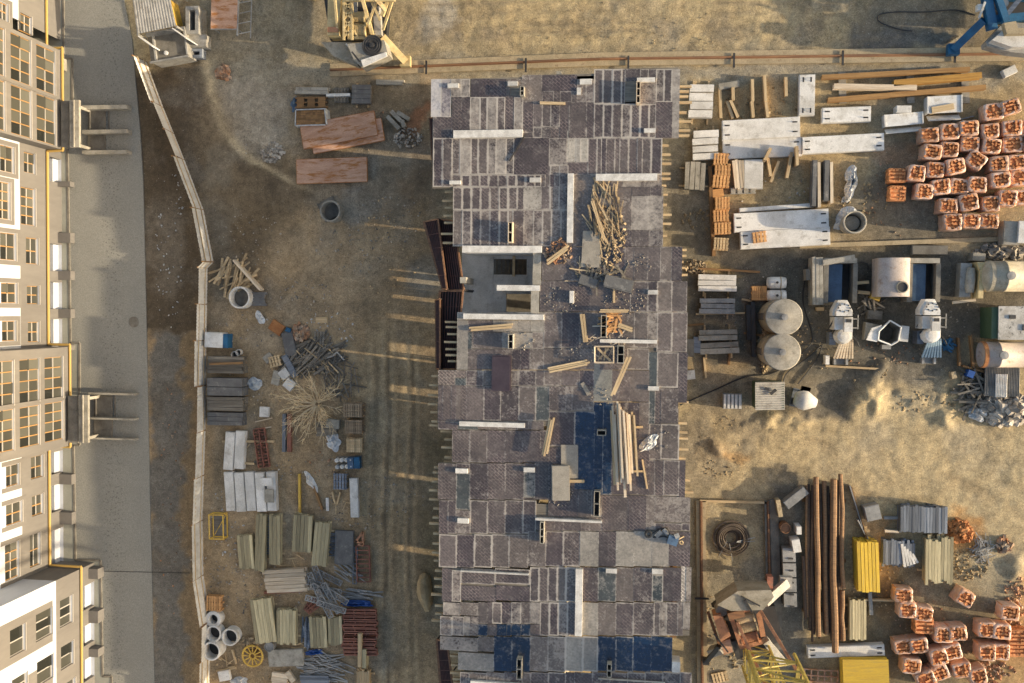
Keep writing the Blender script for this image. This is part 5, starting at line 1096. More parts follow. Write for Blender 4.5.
def bent_pipe():
    c = P(340, 352); mb = MB(); L = lambda x, y, z: (P(x, y, z).x - c.x, P(x, y, z).y - c.y, z)
    mb.path([L(323, 359, .4), (L(333, 356, .5)), L(337, 352, .55), L(344, 360, .5)], .06, 6); solo('bent_pipe', 'bent pale pipe at the right end of the scrap heap', 'pipe', mb, M['steel'], (c.x, c.y, 0))
bent_pipe()
def bush():
    b = P(317, 404); root = thing('leafless_bush', 'large flat spread of leafless straw coloured brush in the west yard', 'bush', (b.x, b.y, 0)); tr, tw = MB(), MB(); rr = random.Random(4)
    def grow(p, d, l, r, lv):
        n = 3; q = p
        for i in range(n):
            d = (d + Vector((rr.uniform(-.16, .16), rr.uniform(-.16, .16), rr.uniform(-.08, .12)))).normalized(); e = q + d * l / n
            (tr if lv < 2 else tw).tube(q, e, r * (1 - .25 * i / n), 5 if lv < 2 else 3, r2=r * (1 - .25 * (i + 1) / n), cap=False)
            if lv < 4:
                for _ in range((2, 2, 2, 1)[lv]):
                    a = rr.uniform(0, 6.28); s = Vector((math.cos(a), math.sin(a), rr.uniform(-.1, .5)))
                    grow(e, (d * 1.0 + s * rr.uniform(.35, .75)).normalized(), l * rr.uniform(.42, .62), max(.016, r * .6), lv + 1)
            q = e
    for k in range(34):
        a = 6.283 * k / 34 + rr.uniform(-.2, .2); e = rr.uniform(.25, 1.1); l = rr.uniform(1.9, 3.2); d = Vector((math.cos(a) * math.cos(e), math.sin(a) * math.cos(e), math.sin(e))); p = Vector((.15 * math.cos(a), .15 * math.sin(a), 0)); n = 6; r = rr.uniform(.035, .065)
        for i in range(n):
            d = (d + Vector((rr.uniform(-.14, .14), rr.uniform(-.14, .14), rr.uniform(-.14, .10)))).normalized(); q = p + d * l / n; tr.tube(p, q, r * (1 - .8 * i / n), 5, r2=r * (1 - .8 * (i + 1) / n), cap=False)
            for _ in range(2 if i else 0):
                b2 = rr.uniform(0, 6.28); s = (d + Vector((math.cos(b2), math.sin(b2), rr.uniform(-.3, .3))) * .6).normalized(); m = q + s * rr.uniform(.3, .7); tw.tube(q, m, .016, 3, r2=.012, cap=False)
                s2 = (s + Vector((rr.uniform(-.5, .5), rr.uniform(-.5, .5), rr.uniform(-.2, .2)))).normalized(); tw.tube(m, m + s2 * rr.uniform(.2, .45), .012, 3, r2=.008, cap=False)
            p = q
    mk('trunk', tr, M['bark'], root); mk('crown', tw, M['twig'], root)
bush()
for i, (cy, m, n) in enumerate(((410.5, 'wood_dull', 6), (427, 'wood_dull', 5), (445, 'wood', 3))):
    pallet('%s wooden crate pallet in the column right of the leafless bush' % ('uppermost dull', 'middle dull', 'lowest yellowish')[i], 352.5 + i * .8, cy, 19 - i * 1.5, 13.5, 1, .16, m, nb=8, n=n)
crumple('plastic_bag', 'pale blue crumpled bag left of the lowest wooden crate', 'plastic bag', 334, 442, 8, 9, .5, 'plastic')
bundle('short grey boards lying under the lower right of the bush', 326, 428, 22, 15, -6, .3, 5, 2, 'wood_grey', bear=0); flatbox('light grey board lying between bush and middle crate', 'board', 'board', 332.5, 424, 13, 9, 6, .45, 'conc')
def bottles():
    x, y, rz, l, w_ = pl(348, 463, 26, 13, -3, .4); root = thing('drum_pallet', 'pallet with blue and pale canisters below the column of crates', 'canister pallet', (x, y, 0), rz)
    b = MB(); b.box((0, 0, .06), (l, w_, .1)); mk('base', b, M['wood_grey'], root)
    for i in range(4):
        for j in range(2): c_ = MB(); c_.lathe([(.16, .11), (.16, .5), (.06, .58), (.06, .66), (.001, .66)], 10, c=(-l * .42 + i * .38, -.25 + j * .5, 0)); mk('canister', c_, M['conc_white'] if (i + j) % 3 else M['plastic'], root)
    for i in range(2): c_ = MB(); c_.box((l * .12 + i * .5, 0, .35), (.45, w_ * .86, .5)); mk('blue_crate', c_, M['blue'] if i else M['blue_soft'], root)
bottles()
pallet('blue grey pallet beside the long white slab', 340, 482, 14, 16, 2, .35, 'steel_blue', nb=5); slab('long white slab lying upright beside the blue grey pallet', 354, 498, 8, 39, 0, .35, 'conc_white', False)
for i, (a, b, c_, d) in enumerate(((332, 492, 335, 504), (340, 492, 337, 504))): bar('%s leg of the wooden V lying below the blue grey pallet' % ('left', 'right')[i], a, b, c_, d, .12, .15, 'wood', 'timber_bar', 'timber')
bar('lilac steel beam lying under the lower left of the bush', 284, 414, 283.5, 452, .25, .3, 'steel_blue', 'steel_beam', 'steel beam'); bar('red steel beam lying next to the lilac one under the bush', 289, 414, 289, 452, .3, .3, 'red', 'steel_beam', 'steel beam')
bar('yellow steel prop lying upright below the red lattice', 299, 474, 299.5, 514, .16, .2, 'yellow', 'steel_prop', 'prop'); bar('brown plank lying from the white funnel end downwards', 313, 486, 322, 510, .16, .2, 'wood_brown', 'timber_bar', 'timber')
crumple('canvas_roll', 'white canvas roll at the head of the brown plank', 'canvas', 311, 481, 4, 12, .5, 'conc_white', 0, -28); bar('short white bar lying right of the brown plank', 327, 498, 327.5, 511, .22, .15, 'white_paint', 'bar', 'bar')
flatbox('small pale slab lying above the red lattice', 'concrete_piece', 'concrete piece', 264, 412, 9, 10, 4, .3, 'conc_white')
for i, (a, b, c_, d) in enumerate(((255, 422, 272, 418), (259, 429, 271, 427))): bar('%s thin white stick below the small pale slab' % ('upper', 'lower')[i], a, b, c_, d, .08, .1, 'wood_white', 'timber_bar', 'timber')
GP = 'concrete posts in the west yard'
for i, (cx, cy, L_, W_, a) in enumerate(((229, 451, 38, 9.5, 94), (239.5, 450, 38, 9.5, 93))): slab('%s pale concrete post of the upper pair lying on yellow bearers' % ('left', 'right')[i], cx, cy, L_, W_, a, .45, 'conc_white', False, 'concrete_post', 'concrete post', n=1)
for i, y in enumerate((441.5, 464)): bar('%s yellow bearer under the upper pair of concrete posts and the red lattice' % ('upper', 'lower')[i], 222 + i * 18, y - i, 274 - i * 20, y, .16, .2, 'wood', 'timber_bar', 'timber')
for i in range(5): slab('%s pale concrete post from the hoarding in the lower row of five' % ORD[i], 229.5 + i * 10.3 + (.6 if i > 3 else 0), 491.5 + (i % 2) * .8, 39, 9.2, 86 if i < 4 else 88, .5, 'conc_white', False, 'concrete_post', 'concrete post')
flatbox('short white slab lying on the fifth concrete post', 'concrete_piece', 'concrete piece', 266, 482, 12, 8, -3, .12, 'conc_white', .55); flatbox('short pale slab lying lower on the fifth concrete post', 'concrete_piece', 'concrete piece', 269, 496, 9, 13, 2, .12, 'conc', .55)
truss('red steel lattice lying beside the upper pair of concrete posts', 261, 448, 39, 11, 82, 'red', 12, mid=True, h=.25, diag=True)
def wire_crate():
    x, y, rz, l, w_ = pl(217, 526.5, 14, 24, 1, .6); root = thing('wire_crate', 'empty yellow wire crate beside the hoarding', 'crate', (x, y, 0), rz); mb = MB()
    for z in (.06, .75):
        q = [(-l / 2, -w_ / 2, z), (l / 2, -w_ / 2, z), (l / 2, w_ / 2, z), (-l / 2, w_ / 2, z), (-l / 2, -w_ / 2, z)]; mb.path(q, .055)
    for sx in (-1, 1):
        for sy in (-1, 1): mb.tube((sx * l / 2, sy * w_ / 2, 0), (sx * l / 2, sy * w_ / 2, .75), .05)
    mb.tube((-l / 2, -w_ / 2, .06), (l / 2, w_ / 2, .06), .03); mk('frame', mb, M['yellow'], root); b = MB(); b.box((0, 0, .05), (l * .9, w_ * .9, .02)); mk('base', b, M['wood_grey'], root)
wire_crate()
BT = [('short greenish bundle nearest the hoarding in the row of yellowish beams', 245.5, 552, 34, 15, 85, .5, 5), ('tall slim greenish bundle beside the dark grid strip', 260, 543, 58, 10, 92, .6, 3), ('tall slim greenish bundle right of the dark grid strip', 274.5, 540, 50, 11, 90, .6, 3),
      ('wide greenish bundle topmost right of the slim pair', 302, 533.5, 38, 19, 93, .6, 5), ('narrow greenish bundle left of the grey plywood', 320.5, 544.5, 44, 15, 95, .6, 4),
      ('wide fan shaped greenish bundle above the cable wheel', 263, 621, 45, 21, 82, .7, 6), ('greenish bundle with a sunlit lower end right of the fan shaped one', 286, 627, 35, 19, 90, .6, 6), ('faded pale bundle right of the dark grey tubes', 318, 632.5, 31, 17, 87, .5, 5), ('small yellow bundle beside the red scaffold frames', 335, 631, 28, 14, 88, .5, 5)]
for t in BT: bundle(*t, 4, 'wood_green', 'bundles of formwork beams in the west yard', bear=2, je=.15)
truss('dark blue grid strip between the slim greenish bundles', 267, 535, 38, 4, 90, 'steel_blue', 14, h=.15)
truss('blue grey lattice scrap between narrow bundle and grey plywood', 332, 545, 22, 9, 88, 'steel_blue', 6, diag=True, h=.2)
stack_on('grey plywood sheets lying beside the red letter shaped frame', 345, 547, 18, 33, 3, 5, 'ply_grey', .06, z=0.0)
def aframe():
    c = P(360, 538); mb = MB(); L = lambda x, y, z: (P(x, y, z).x - c.x, P(x, y, z).y - c.y, z)
    for a, b in (((355.5, 542), (363, 532)), ((363, 532), (363, 545)), ((355.5, 541), (363, 544)), ((358, 544), (363, 545))): mb.beam(L(*a, .2), L(*b, .2), .16, .16)
    solo('triangle_bracket', 'orange triangular bracket above the red ladder frame', 'bracket', mb, M['crane_orange'], (c.x, c.y, 0))
aframe()
truss('red ladder frame lying beside the grey plywood', 363, 564, 36, 13, 88, 'red', 8, rail=.09, h=.15, name='ladder_frame'); truss('thin lilac ladder frame left of the red ladder frame', 355, 566, 36, 3.5, 92, 'steel_blue', 9, h=.12, name='ladder_frame')
sticks('prop_scatter', 'loose grey props lying below the grey plywood', 'props', 349, 572, 12, 7, .2, 12, 'steel', 0, (1, 2), 30, .3, (.04, .05))
bundle('stack of white and red painted planks in the lower west yard', 285.5, 581, 42, 23, -3, .5, 6, 3, 'wood_white', bear=0, je=.25); bar('red edged plank at the front of the white plank stack', 264, 593, 303, 591, .18, .3, 'red', 'timber_plank', 'timber')
for i in range(11): truss('grey lattice truss jumbled in the pile beside the white planks', ru(312, 336), 578 + i * 2.9, ru(26, 34), 5, ru(-5, 70) if i % 2 else ru(10, 40), 'steel', 9, z0=.1 + .09 * i, h=.10, group='trusses in the jumbled grey pile', diag=True, rail=.07, name='steel_truss')
for i in range(3): truss('red lattice at the left edge of the jumbled grey trusses', 309 + i * 2.5, 604 + i * 2, 15, 4, -60 + i * 12, 'red', 5, z0=.1 + i * .1, group='red lattices beside the grey trusses', diag=True)
sticks('tube_bundle', 'dark grey steel tubes lying left of the faded pale bundle', 'steel tubes', 307, 632, 5, 7, .3, 26, 'steel_blue', 0, (1.4, 2.0), 88, .12, (.05, .06))
crumple('blue_tarpaulin', 'bright blue tarpaulin laid across the top of the red scaffold frames', 'tarpaulin', 357, 603.5, 17, 4, .5, 'blue_tarp', .2, 0); sticks('prop_scatter', 'grey and green props lying above the bright blue tarpaulin', 'props', 357, 594, 16, 5, .2, 16, 'steel', 0, (1, 2.4), 2, .2, (.05, .06))
for i in range(12): truss('red brown scaffold frame stacked below the bright blue tarpaulin', 359 + ru(-1.5, 1.5), 611 + i * 3.9 + ru(-.6, .6), 33, 2.6, 1, 'red', 3, z0=.3, h=.3, group='red brown scaffold frames in two stacks', rail=.10, name='scaffold_frame')
bundle('long yellow beam lying across the red scaffold frames', 359.5, 651, 34, 4, 90, .9, 1, 1, 'wood', bear=0, name='timber_beam', cat='timber'); bundle('shorter greenish beam lying right of the long yellow beam', 364, 658, 20, 4, 90, .85, 1, 1, 'wood_green', bear=0, name='timber_beam', cat='timber')
bundle('yellow bundle cut by the bottom edge below the red scaffold frames', 363, 684, 28, 13, 90, .6, 5, 3, 'wood', bear=1)
sticks('scrap_pipes', 'tangled grey scrap pipes below the faded pale bundle', 'scrap pipes', 325, 668, 22, 15, .4, 70, 'steel', 0, (.6, 2.6), 10, .5, (.03, .05)); crumple('blue_tarpaulin', 'small blue tarpaulin on the scrap pipes', 'tarpaulin', 314, 652, 10, 3.5, .4, 'blue_tarp', .1, -5)
bundle('dark pipes lying at the bottom edge under the scrap pipes', 315, 682, 30, 12, 2, .4, 6, 1, 'steel_blue', bear=0, name='pipe_stack', cat='pipes')
pallet('blond slatted pallet of bricks above the concrete rings beside the hoarding', 213.5, 604, 15, 15, 4, .3, 'wood_orange', nb=6, n=2)
for t in (('small thick pale ring with a narrow hole below the blond pallet', 213, 619.5, 7.8, .7, 'conc_white', .28), ('open pale ring with a dark inside second below the blond pallet', 213, 634, 7.8, .8, 'conc_white', .12), ('pale ring standing apart right of the other rings', 229.5, 637.5, 8.3, .8, 'conc_white', .12), ('largest tall pale ring at the bottom of the ring group', 211, 651.5, 9, 1.1, 'conc_white', .14)): ring(t[0], t[1], t[2], t[3], t[4], t[5], t[6])
slab('grey mottled concrete slab right of the cable wheel', 285.5, 658, 35, 17, -2, .3, 'conc', False)
def wheel():
    x, y, rz, d, _ = pl(252.5, 656, 20, 20, 0, .5); root = thing('spoked_reel', 'yellow spoked cable wheel lying flat left of the mottled slab', 'wheel', (x, y, 0)); R = d / 2
    r = MB(); r.torus((0, 0, .5), R, .08, 30, 6); r.torus((0, 0, .5), R * .3, .06, 16, 6); mk('rim', r, M['yellow'], root)
    for i in range(12): s = MB(); a = i * math.pi / 6; s.beam((R * .2 * math.cos(a), R * .2 * math.sin(a), .5), (R * math.cos(a), R * math.sin(a), .5), .08, .06); mk('spoke', s, M['yellow'], root)
    h = MB(); h.lathe([(R * .6, 0), (R * .5, .4), (.001, .42)], 16); mk('hub', h, M['wood_brown'], root)
wheel()
scatter('timber_scraps', 'orange and white scraps heaped above the cable wheel', 'scraps', 250, 643, 8, 6, .5, 50, 'straw', 0, (.15, .4), .3, True); ring('grey bucket at the lower end of the fan shaped bundle', 269, 647, 5, .5, 'steel', .05, name='bucket', cat='bucket', fill=.8, floor='steel')
for i, (a, b, c_, d) in enumerate(((232, 650, 236, 664), (216, 671, 236, 668), (228, 668, 235, 667))): bar('%s yellow stick lying between rings and cable wheel' % ('upright', 'long level', 'short')[i], a, b, c_, d, .14, .12, 'wood', 'timber_bar', 'timber')
flatbox('white broken board lying near the bottom below the rings', 'board', 'board', 224, 676, 11, 10, -10, .3, 'conc_white'); crumple('plastic_film', 'bluish film lying at the bottom edge below the rings', 'plastic film', 240, 681, 10, 5, .4, 'plastic')
bundle('white boards at the bottom edge below the mottled slab', 280, 680, 17, 13, 8, .3, 3, 1, 'wood_white', bear=0, name='board_stack', cat='boards'); flatbox('narrow white board leaning beside the white boards at the bottom', 'board', 'board', 290, 677, 5, 12, -35, .3, 'wood_white')
def boulder():
    c = P(426, 591); mb = MB(); n = 14
    prof = [(.05, 0), (.8, .02), (.85, .3), (.6, .65), (.25, .85), (.01, .88)]; mb.lathe(prof, n); mb.v = [(x * .75 * (1 + .2 * math.sin(5 * x + 3 * z)), y * 1.75 * (1 + .15 * math.sin(4 * y)), z) for x, y, z in mb.v]
    solo('earth_lump', 'pale lump of earth lying beside the lower west edge of the deck', 'boulder', mb, M['soil_heap'], (c.x, c.y, 0), .1)
boulder()
for i, (px_, py_) in enumerate(((250, 240), (300, 300), (350, 250), (390, 220), (230, 400), (345, 520), (262, 560), (240, 590), (330, 480), (390, 500), (260, 470), (215, 560))):
    scatter('dirt_crumbs', 'loose pale crumbs strewn over the dirt of the west yard', 'crumbs', px_, py_, 34, 26, .03, 55, 'rubble', 0, (.03, .12), .5, True)

for i, (x, y, rx, ry, n) in enumerate(((240, 330, 34, 20, 40), (262, 400, 26, 18, 40), (230, 520, 20, 40, 40), (330, 470, 30, 26, 40), (300, 600, 70, 14, 60), (250, 670, 40, 14, 50), (330, 330, 30, 20, 40), (370, 130, 40, 20, 50), (240, 110, 24, 50, 60), (390, 250, 30, 60, 60), (170, 250, 16, 80, 60), (172, 500, 14, 120, 60))):
    scatter('litter', 'small bits of rubble and litter strewn over the dirt of the west yard', 'litter', x, y, rx, ry, .02, n, ('rubble', 'wood', 'plastic', 'brick_rubble')[i % 4], 0, (.04, .13), .3, True)
for i, (x, y, n) in enumerate(((245, 545, 5), (290, 560, 5), (330, 600, 6), (245, 445, 4), (345, 510, 5), (225, 655, 5), (300, 645, 4))):
    sticks('loose_sticks', 'loose sticks lying on the dirt %s' % ('beside the short greenish bundle', 'above the white plank stack', 'around the jumbled trusses', 'between the concrete posts and red lattice', 'below the long white slab', 'beside the concrete rings', 'around the mottled slab')[i], 'sticks', x, y, 12, 10, .03, n, 'wood', 0, (.5, 1.4), None, .5, (.02, .04))
# ------------------------------------------------------------------ brick pallets
def brick_meshes(k, film=True, hgt=1.15):
    rr = random.Random(100 + k); l, w_ = 1.2, 1.08
    b = MB(); b.bb(-l / 2 + .03, -w_ / 2 + .03, .12, l / 2 - .03, w_ / 2 - .03, hgt - .12)
    nx, ny = 5, 4
    for i in range(nx):
        for j in range(ny):
            if not film or rr.random() < .86:
                x, y = -l / 2 + l * (i + .5) / nx, -w_ / 2 + w_ * (j + .5) / ny
                if film: x *= .92; y *= .92
                b.box((x + rr.uniform(-.02, .02), y + rr.uniform(-.02, .02), hgt - .03 + rr.uniform(-.05, .06 if film else .015)), (.25 * rr.uniform(.7, 1), .12 * rr.uniform(.8, 1.3), .11), rr.choice((0, 0, 1.57, .4, -.5, 2.2)) if film else 0, tilt=rr.uniform(-.25, .25) if film else 0)
    if not film:
        for z in range(5):
            for i in range(4):
                for s in (-1, 1): b.box((-l / 2 + l * (i + .5) / 4, s * (w_ / 2 - .05), .2 + z * .172), (.28, .12, .16))
                for s in (-1, 1): b.box((s * (l / 2 - .05), -w_ / 2 + w_ * (i + .5) / 4, .2 + z * .172), (.12, .25, .16))
    me_b = b.mesh('bricks', M['brick'])
    p = MB()
    for v in (-.42, 0, .42): p.box((0, v * w_, .05), (l, .1, .1))
    for i in range(6): p.box((-l / 2 + l * (i + .5) / 6, 0, .11), (.14, w_, .02))
    me_p = p.mesh('base', M['wood'])
    me_f = None
    if film:
        f = MB(); n = 32; rows = []
        def sq(a, e):
            c, s = math.cos(a), math.sin(a); m = (abs(c) ** e + abs(s) ** e) ** (-1 / e); return c * m, s * m
        ph = [rr.uniform(0, 6.28) for _ in range(4)]
        for t, z, e in ((1.0, .1, 14), (1.01, .55, 14), (1.0, hgt - .05, 12), (.97, hgt + .015, 10), (.86, hgt + .04, 5), (.74, hgt + .035, 3.2)):
            row = []
            for i in range(n):
                a = 6.283 * i / n; x, y = sq(a, e); j = 1 + (.018 * math.sin(3 * a + ph[0]) + .02 * math.sin(7 * a + ph[1] + z * 3)) * (1 if t > .9 else 3.5) + (rr.uniform(-.12, .12) if t < .75 else 0)
                row.append((x * l / 2 * t * j, y * w_ / 2 * t * j, z + (rr.uniform(-.03, .03) if t < .96 else 0)))
            rows.append(row)
        vs = [v for r in rows for v in r]; f.add(vs, [(q * n + i, q * n + (i + 1) % n, (q + 1) * n + (i + 1) % n, (q + 1) * n + i) for q in range(len(rows) - 1) for i in range(n)])
        me_f = f.mesh('wrap', M['film'], True)
    return me_b, me_p, me_f
BV = [brick_meshes(k) for k in range(14)]; BN = [brick_meshes(20 + k, False, 1.0) for k in range(2)]
def brick(label, cx, cy, a=None, film=True, group='brick pallets', z0=0.0, s=1.0):
    x, y, rz, _, _ = pl(cx, cy, 10, 10, a if a is not None else ru(-6, 6), z0 + 1.1)
    root = thing('brick_pallet', label, 'brick pallet', (x, y, z0), rz, group); root.scale = (s * ru(.92, 1.05), s * ru(.92, 1.05), ru(.86, 1.06)); root.rotation_euler = (ru(-.02, .02), ru(-.02, .02), rz)
    B = random.choice(BV if film else BN)
    for nm, me in (('bricks', B[0]), ('base', B[1]), ('wrap', B[2])):
        if me: link(nm, me, root, rz=(math.pi * random.randint(0, 1)) if nm != 'bricks' else 0)
UP = [[(994, 111.5, -8), (1011, 106.5, -16)],
      [(930, 135, -3), (949.8, 131.7, -3), (969, 127.8, -2), (990.4, 130.6, -6), (1012.8, 127.8, -4), (1030, 128, 0)],
      [(932, 152, 4), (950, 149.7, 2), (970.4, 143.6, 3), (992, 146, 5), (1014, 144, -3), (1034, 143, 2)],
      [(917, 173, 5), (936, 169.5, 2), (955.7, 166.4, -10), (976.6, 160, 35), (999.6, 163.5, -3), (1017, 162.4, -3), (1036, 161, 2)],
      [(925, 191, 3), (942, 186.6, -6), (960, 186, 5), (977.7, 184.4, 4), (1000.7, 179.6, -5), (1020.5, 177.4, -4)],
      [(948.5, 206, 2), (969, 202.4, -10), (991.5, 203.7, -2), (1008.4, 198, 2), (1025, 197, 2)],
      [(952.4, 222, -1), (970.4, 221, 3), (989.7, 221, 2)]]
RN = ['top row', 'second row', 'third row', 'fourth row', 'fifth row', 'sixth row', 'bottom row']
for r, row in enumerate(UP):
    for i, (cx, cy, a) in enumerate(row): brick('film wrapped brick pallet, %s from left in the %s of the upper right group' % (ORD[i], RN[r]), cx, cy, a, True, 'brick pallets at the upper right')
brick('bare rusty brown brick cube, upper one left of the upper right pallets', 898, 175, 0, False, 'bare brick cubes', s=.92); brick('bare rusty brown brick cube, lower one left of the upper right pallets', 899, 192.7, 2, False, 'bare brick cubes', s=.92)
LO = [('loosely wrapped brick pallet right above another near the yellow sheets', 904, 595.8, 5), ('strapped brick pallet just below the loosely wrapped one', 907.5, 610, 3), ('brick pallet touching the bare brick cube from above', 923.4, 614, 8),
      ('lone turned brick pallet below the greenish beam bundle', 965, 598, 28), ('lone brick pallet near the right edge above the block of four', 1010.4, 613, 6),
      ('left brick pallet of the upper pair below the bare brick cube', 944, 634.6, 3), ('right brick pallet of the upper pair below the bare brick cube', 957.5, 633, -2), ('top left brick pallet of the block of four at the lower right', 987, 630, 4), ('top right brick pallet of the block of four at the lower right', 1002.4, 632, 5),
      ('bottom left brick pallet of the block of four at the lower right', 986.8, 652.4, 3), ('bottom right brick pallet of the block of four at the lower right', 1001.6, 652.5, 3), ('left brick pallet of the pair right of the yellow topped pallet', 903.4, 647.6, -5), ('right brick pallet of the pair right of the yellow topped pallet', 919.2, 645.6, -6),
      ('left brick pallet of the tilted middle pair in the lower right yard', 938.5, 656.6, -12), ('right brick pallet of the tilted middle pair in the lower right yard', 952.7, 652, -12), ('single brick pallet nearest to the yellow topped pallet', 911.7, 666, 5),
      ('left brick pallet of the pair at the bottom edge', 926, 679, -22), ('right brick pallet of the pair at the bottom edge', 941, 673, -20), ('left brick pallet of the last pair before the right bottom rubble', 962, 670.5, -8), ('right brick pallet of the last pair before the right bottom rubble', 978, 676, -10)]
for lab, cx, cy, a in LO: brick('wrapped ' + lab if 'wrapped' not in lab else lab, cx, cy, a, True, 'brick pallets at the lower right')
brick('bare brick cube with upright joints in the lower right yard', 925, 626.5, 3, False, None)
for i, (cx, cy) in enumerate(((1019, 638), (1019, 650))): brick('%s bright orange unwrapped brick cube at the right edge' % ('upper', 'lower')[i], cx, cy, 0, False, 'orange brick cubes')
scatter('brick_crumbs', 'orange brick crumbs on the ground left of the block of four pallets', 'brick crumbs', 990, 672, 26, 12, .08, 120, 'brick_rubble', 0, (.05, .18), .5, True)
scatter('brick_crumbs', 'orange brick crumbs near the right edge below the sand', 'brick crumbs', 1015, 600, 12, 26, .08, 90, 'brick_rubble', 0, (.05, .2), .5, True)
scatter('rust_heap', 'rusty brown heap right of the blue grey prop stack', 'scrap heap', 960, 531, 13, 10, .6, 160, 'rust_orange', 0, (.15, .4), .4, True)
# ------------------------------------------------------------------ concrete panels and stacks, north-east yard
slab('longest white panel directly below the wooden trench stakes', 761, 128.5, 78, 20, -3, .55); slab('white panel with two stick shadows right below the longest one', 762, 148, 79, 19, -2.5, .4)
slab('upright narrow white panel between stakes and brown beams', 807, 95, 41, 16, 91, .5); slab('short white panel half in shade under the brown beams', 846.5, 114.5, 49, 15, -2, .5); slab('long white panel right of the panel with stick shadows', 843, 143.5, 82, 17, -3, .5)
slab('white panel carrying the round shadow of the film wrapped bucket', 781, 220.5, 95, 19, -3, .6); slab('white panel with a small pallet lying on it', 785, 238, 90, 18, -3, .6)
slab('slim pale beam lying along the top of the round shadow panel', 777, 207.5, 76, 4, -4, .4, 'conc_white', False, 'concrete_beam', 'concrete beam')
pallet('small wooden pallet lying on the lower white panel', 759.5, 237, 14, 11, -8, .14, 'wood_orange', z0=.64, nb=4)
def steps(label, cx, cy, L, W, a, n, h, m='wood_white', top=None):
    x, y, rz, l, w_ = pl(cx, cy, L, W, a, h); root = thing('concrete_stack', label, 'concrete stack', (x, y, 0), rz)
    for i in range(n):
        q = MB(); hh = h * ru(.75, 1); q.box((ru(-.06, .06), -w_ / 2 + w_ * (i + .5) / n, hh / 2 + .1), (l * ru(.93, 1), w_ / n * ru(.8, .95), hh), ru(-.015, .015)); mk('block', q, M[m], root)
    for s in (-.32, .32): q = MB(); q.box((s * l, 0, .05), (.12, w_ + .7, .1)); mk('bearer', q, M['wood'], root)
steps('upper pale concrete blocks stacked beside the top right corner of the deck', 701, 101, 24, 34, 0, 4, .6, 'conc_white'); steps('lower pale concrete blocks stacked beside the upper right of the deck', 706, 145, 26, 30, -3, 4, .6, 'conc_white')
steps('blue shaded upright blocks between deck and orange pallets', 695, 176, 28, 21, 93, 4, .6, 'conc'); steps('pale stair blocks at the top of the column right of the deck', 717, 283, 39, 17, 1, 3, .7, 'conc_white'); steps('grey blocks right below the pale stair blocks', 717, 306, 36, 16, 1, 3, .6, 'steel')
steps('pale topped shaded blocks third in the column right of the deck', 718, 335, 39, 11, -2, 2, .6, 'conc'); steps('grey shaded blocks lowest in the column right of the deck', 719, 348, 40, 12, -3, 2, .55, 'conc')
for i, (y, n) in enumerate(((159, 3), (170, 3), (181, 3), (203, 5), (216, 3), (228, 4), (244, 3))):
    pallet('orange wooden pallet stack, %s from the top of the pallet column' % ORD[i], 721.5 + (i % 2) * 1.5 - .4, y, 15 + (i % 3), 11.5, ru(-4, 4), .14, 'wood_orange' if i < 6 else 'wood', nb=5, n=n + 2)
bar('long dark board lying along the left of the pallet column', 710, 166, 714, 256, .25, .3, 'wood_brown', 'timber_board', 'timber'); flatbox('small orange board tucked under the third pallet stack', 'board', 'board', 716.5, 193, 14, 8, -8, .25, 'wood_orange')
def formcrate():
    bundle('pale planks lying upright in the timber frame below the white panels', 741, 175, 30, 15, 84, .5, 5, 2, 'wood_white', bear=0, name='board_stack', cat='boards')
    slab('square pale concrete plates right of the upright planks', 753.5, 174, 19, 29, -1, .5, 'conc_white', False, n=2); pallet('grey crate frame lying under the upright planks', 743, 190.5, 26, 6, -2, .3, 'conc', nb=4)
formcrate()
for i, (a, b, c_, d) in enumerate(((768, 158, 771, 176), (771, 182, 779, 161), (765, 160, 771, 148), (787, 178, 792, 152), (797, 146, 797.5, 165))): bar('%s stake standing askew in the row of stakes under the white panels' % ORD[i], a, b, c_, d, .2, (.5, .4, 1.2, .6, 1.0)[i], 'wood', 'wooden_stake', 'stake')
ST = [(720, 88, 721, 118, .3), (727, 101, 733, 118, .3), (730.5, 100, 738, 117, .4), (733, 87, 733.5, 100, .5), (752.5, 79, 753, 101, .6), (764.5, 75, 766, 101, .7), (752, 101, 753.5, 117, .6), (766, 101, 768, 117, .6), (786, 77, 786.5, 96, .4)]
for i, (a, b, c_, d, h) in enumerate(ST): bar('%s wooden trench board from the left, above the longest white panel' % ORD[i], a, b, c_, d, .2, h, 'wood', 'trench_board', 'trench board')
flatbox('broad pale board lying slanted at the left of the trench boards', 'board', 'board', 729, 85, 21, 6.5, -9, .35, 'conc')
for i, (x0, x1, y0, y1) in enumerate(((812, 817, 160, 206), (824, 829.5, 160, 201))): slab('%s dark upright panel standing between pallet column and film bucket' % ('left', 'right')[i], (x0 + x1) / 2, (y0 + y1) / 2, x1 - x0, y1 - y0, 0, .9, 'ply_grey', False)
for i, (x, y0, y1) in enumerate(((819, 162, 207), (831.5, 162, 203))): bar('%s pale wooden edge beside the dark upright panels' % ('left', 'right')[i], x, y0, x + .5, y1, .2, .9, 'wood_white', 'timber_bar', 'timber')
crumple('plastic_film', 'white plastic bundle standing right of the dark upright panels', 'plastic film', 851, 182, 8, 17, 1.2, 'plastic', 0, 6); crumple('plastic_film', 'small white plastic trail below the white plastic bundle', 'plastic film', 846, 199, 6, 4, .5, 'plastic', 0, -40)
ring('large bucket ring in clear film below the white plastic bundle', 855, 222, 12, 2.0, 'conc', .12, fill=.6, taper=.8, floor='conc'); crumple('plastic_film', 'clear film hanging off the large bucket ring', 'plastic film', 846, 219, 15, 12, 1.0, 'plastic', 0, -40)
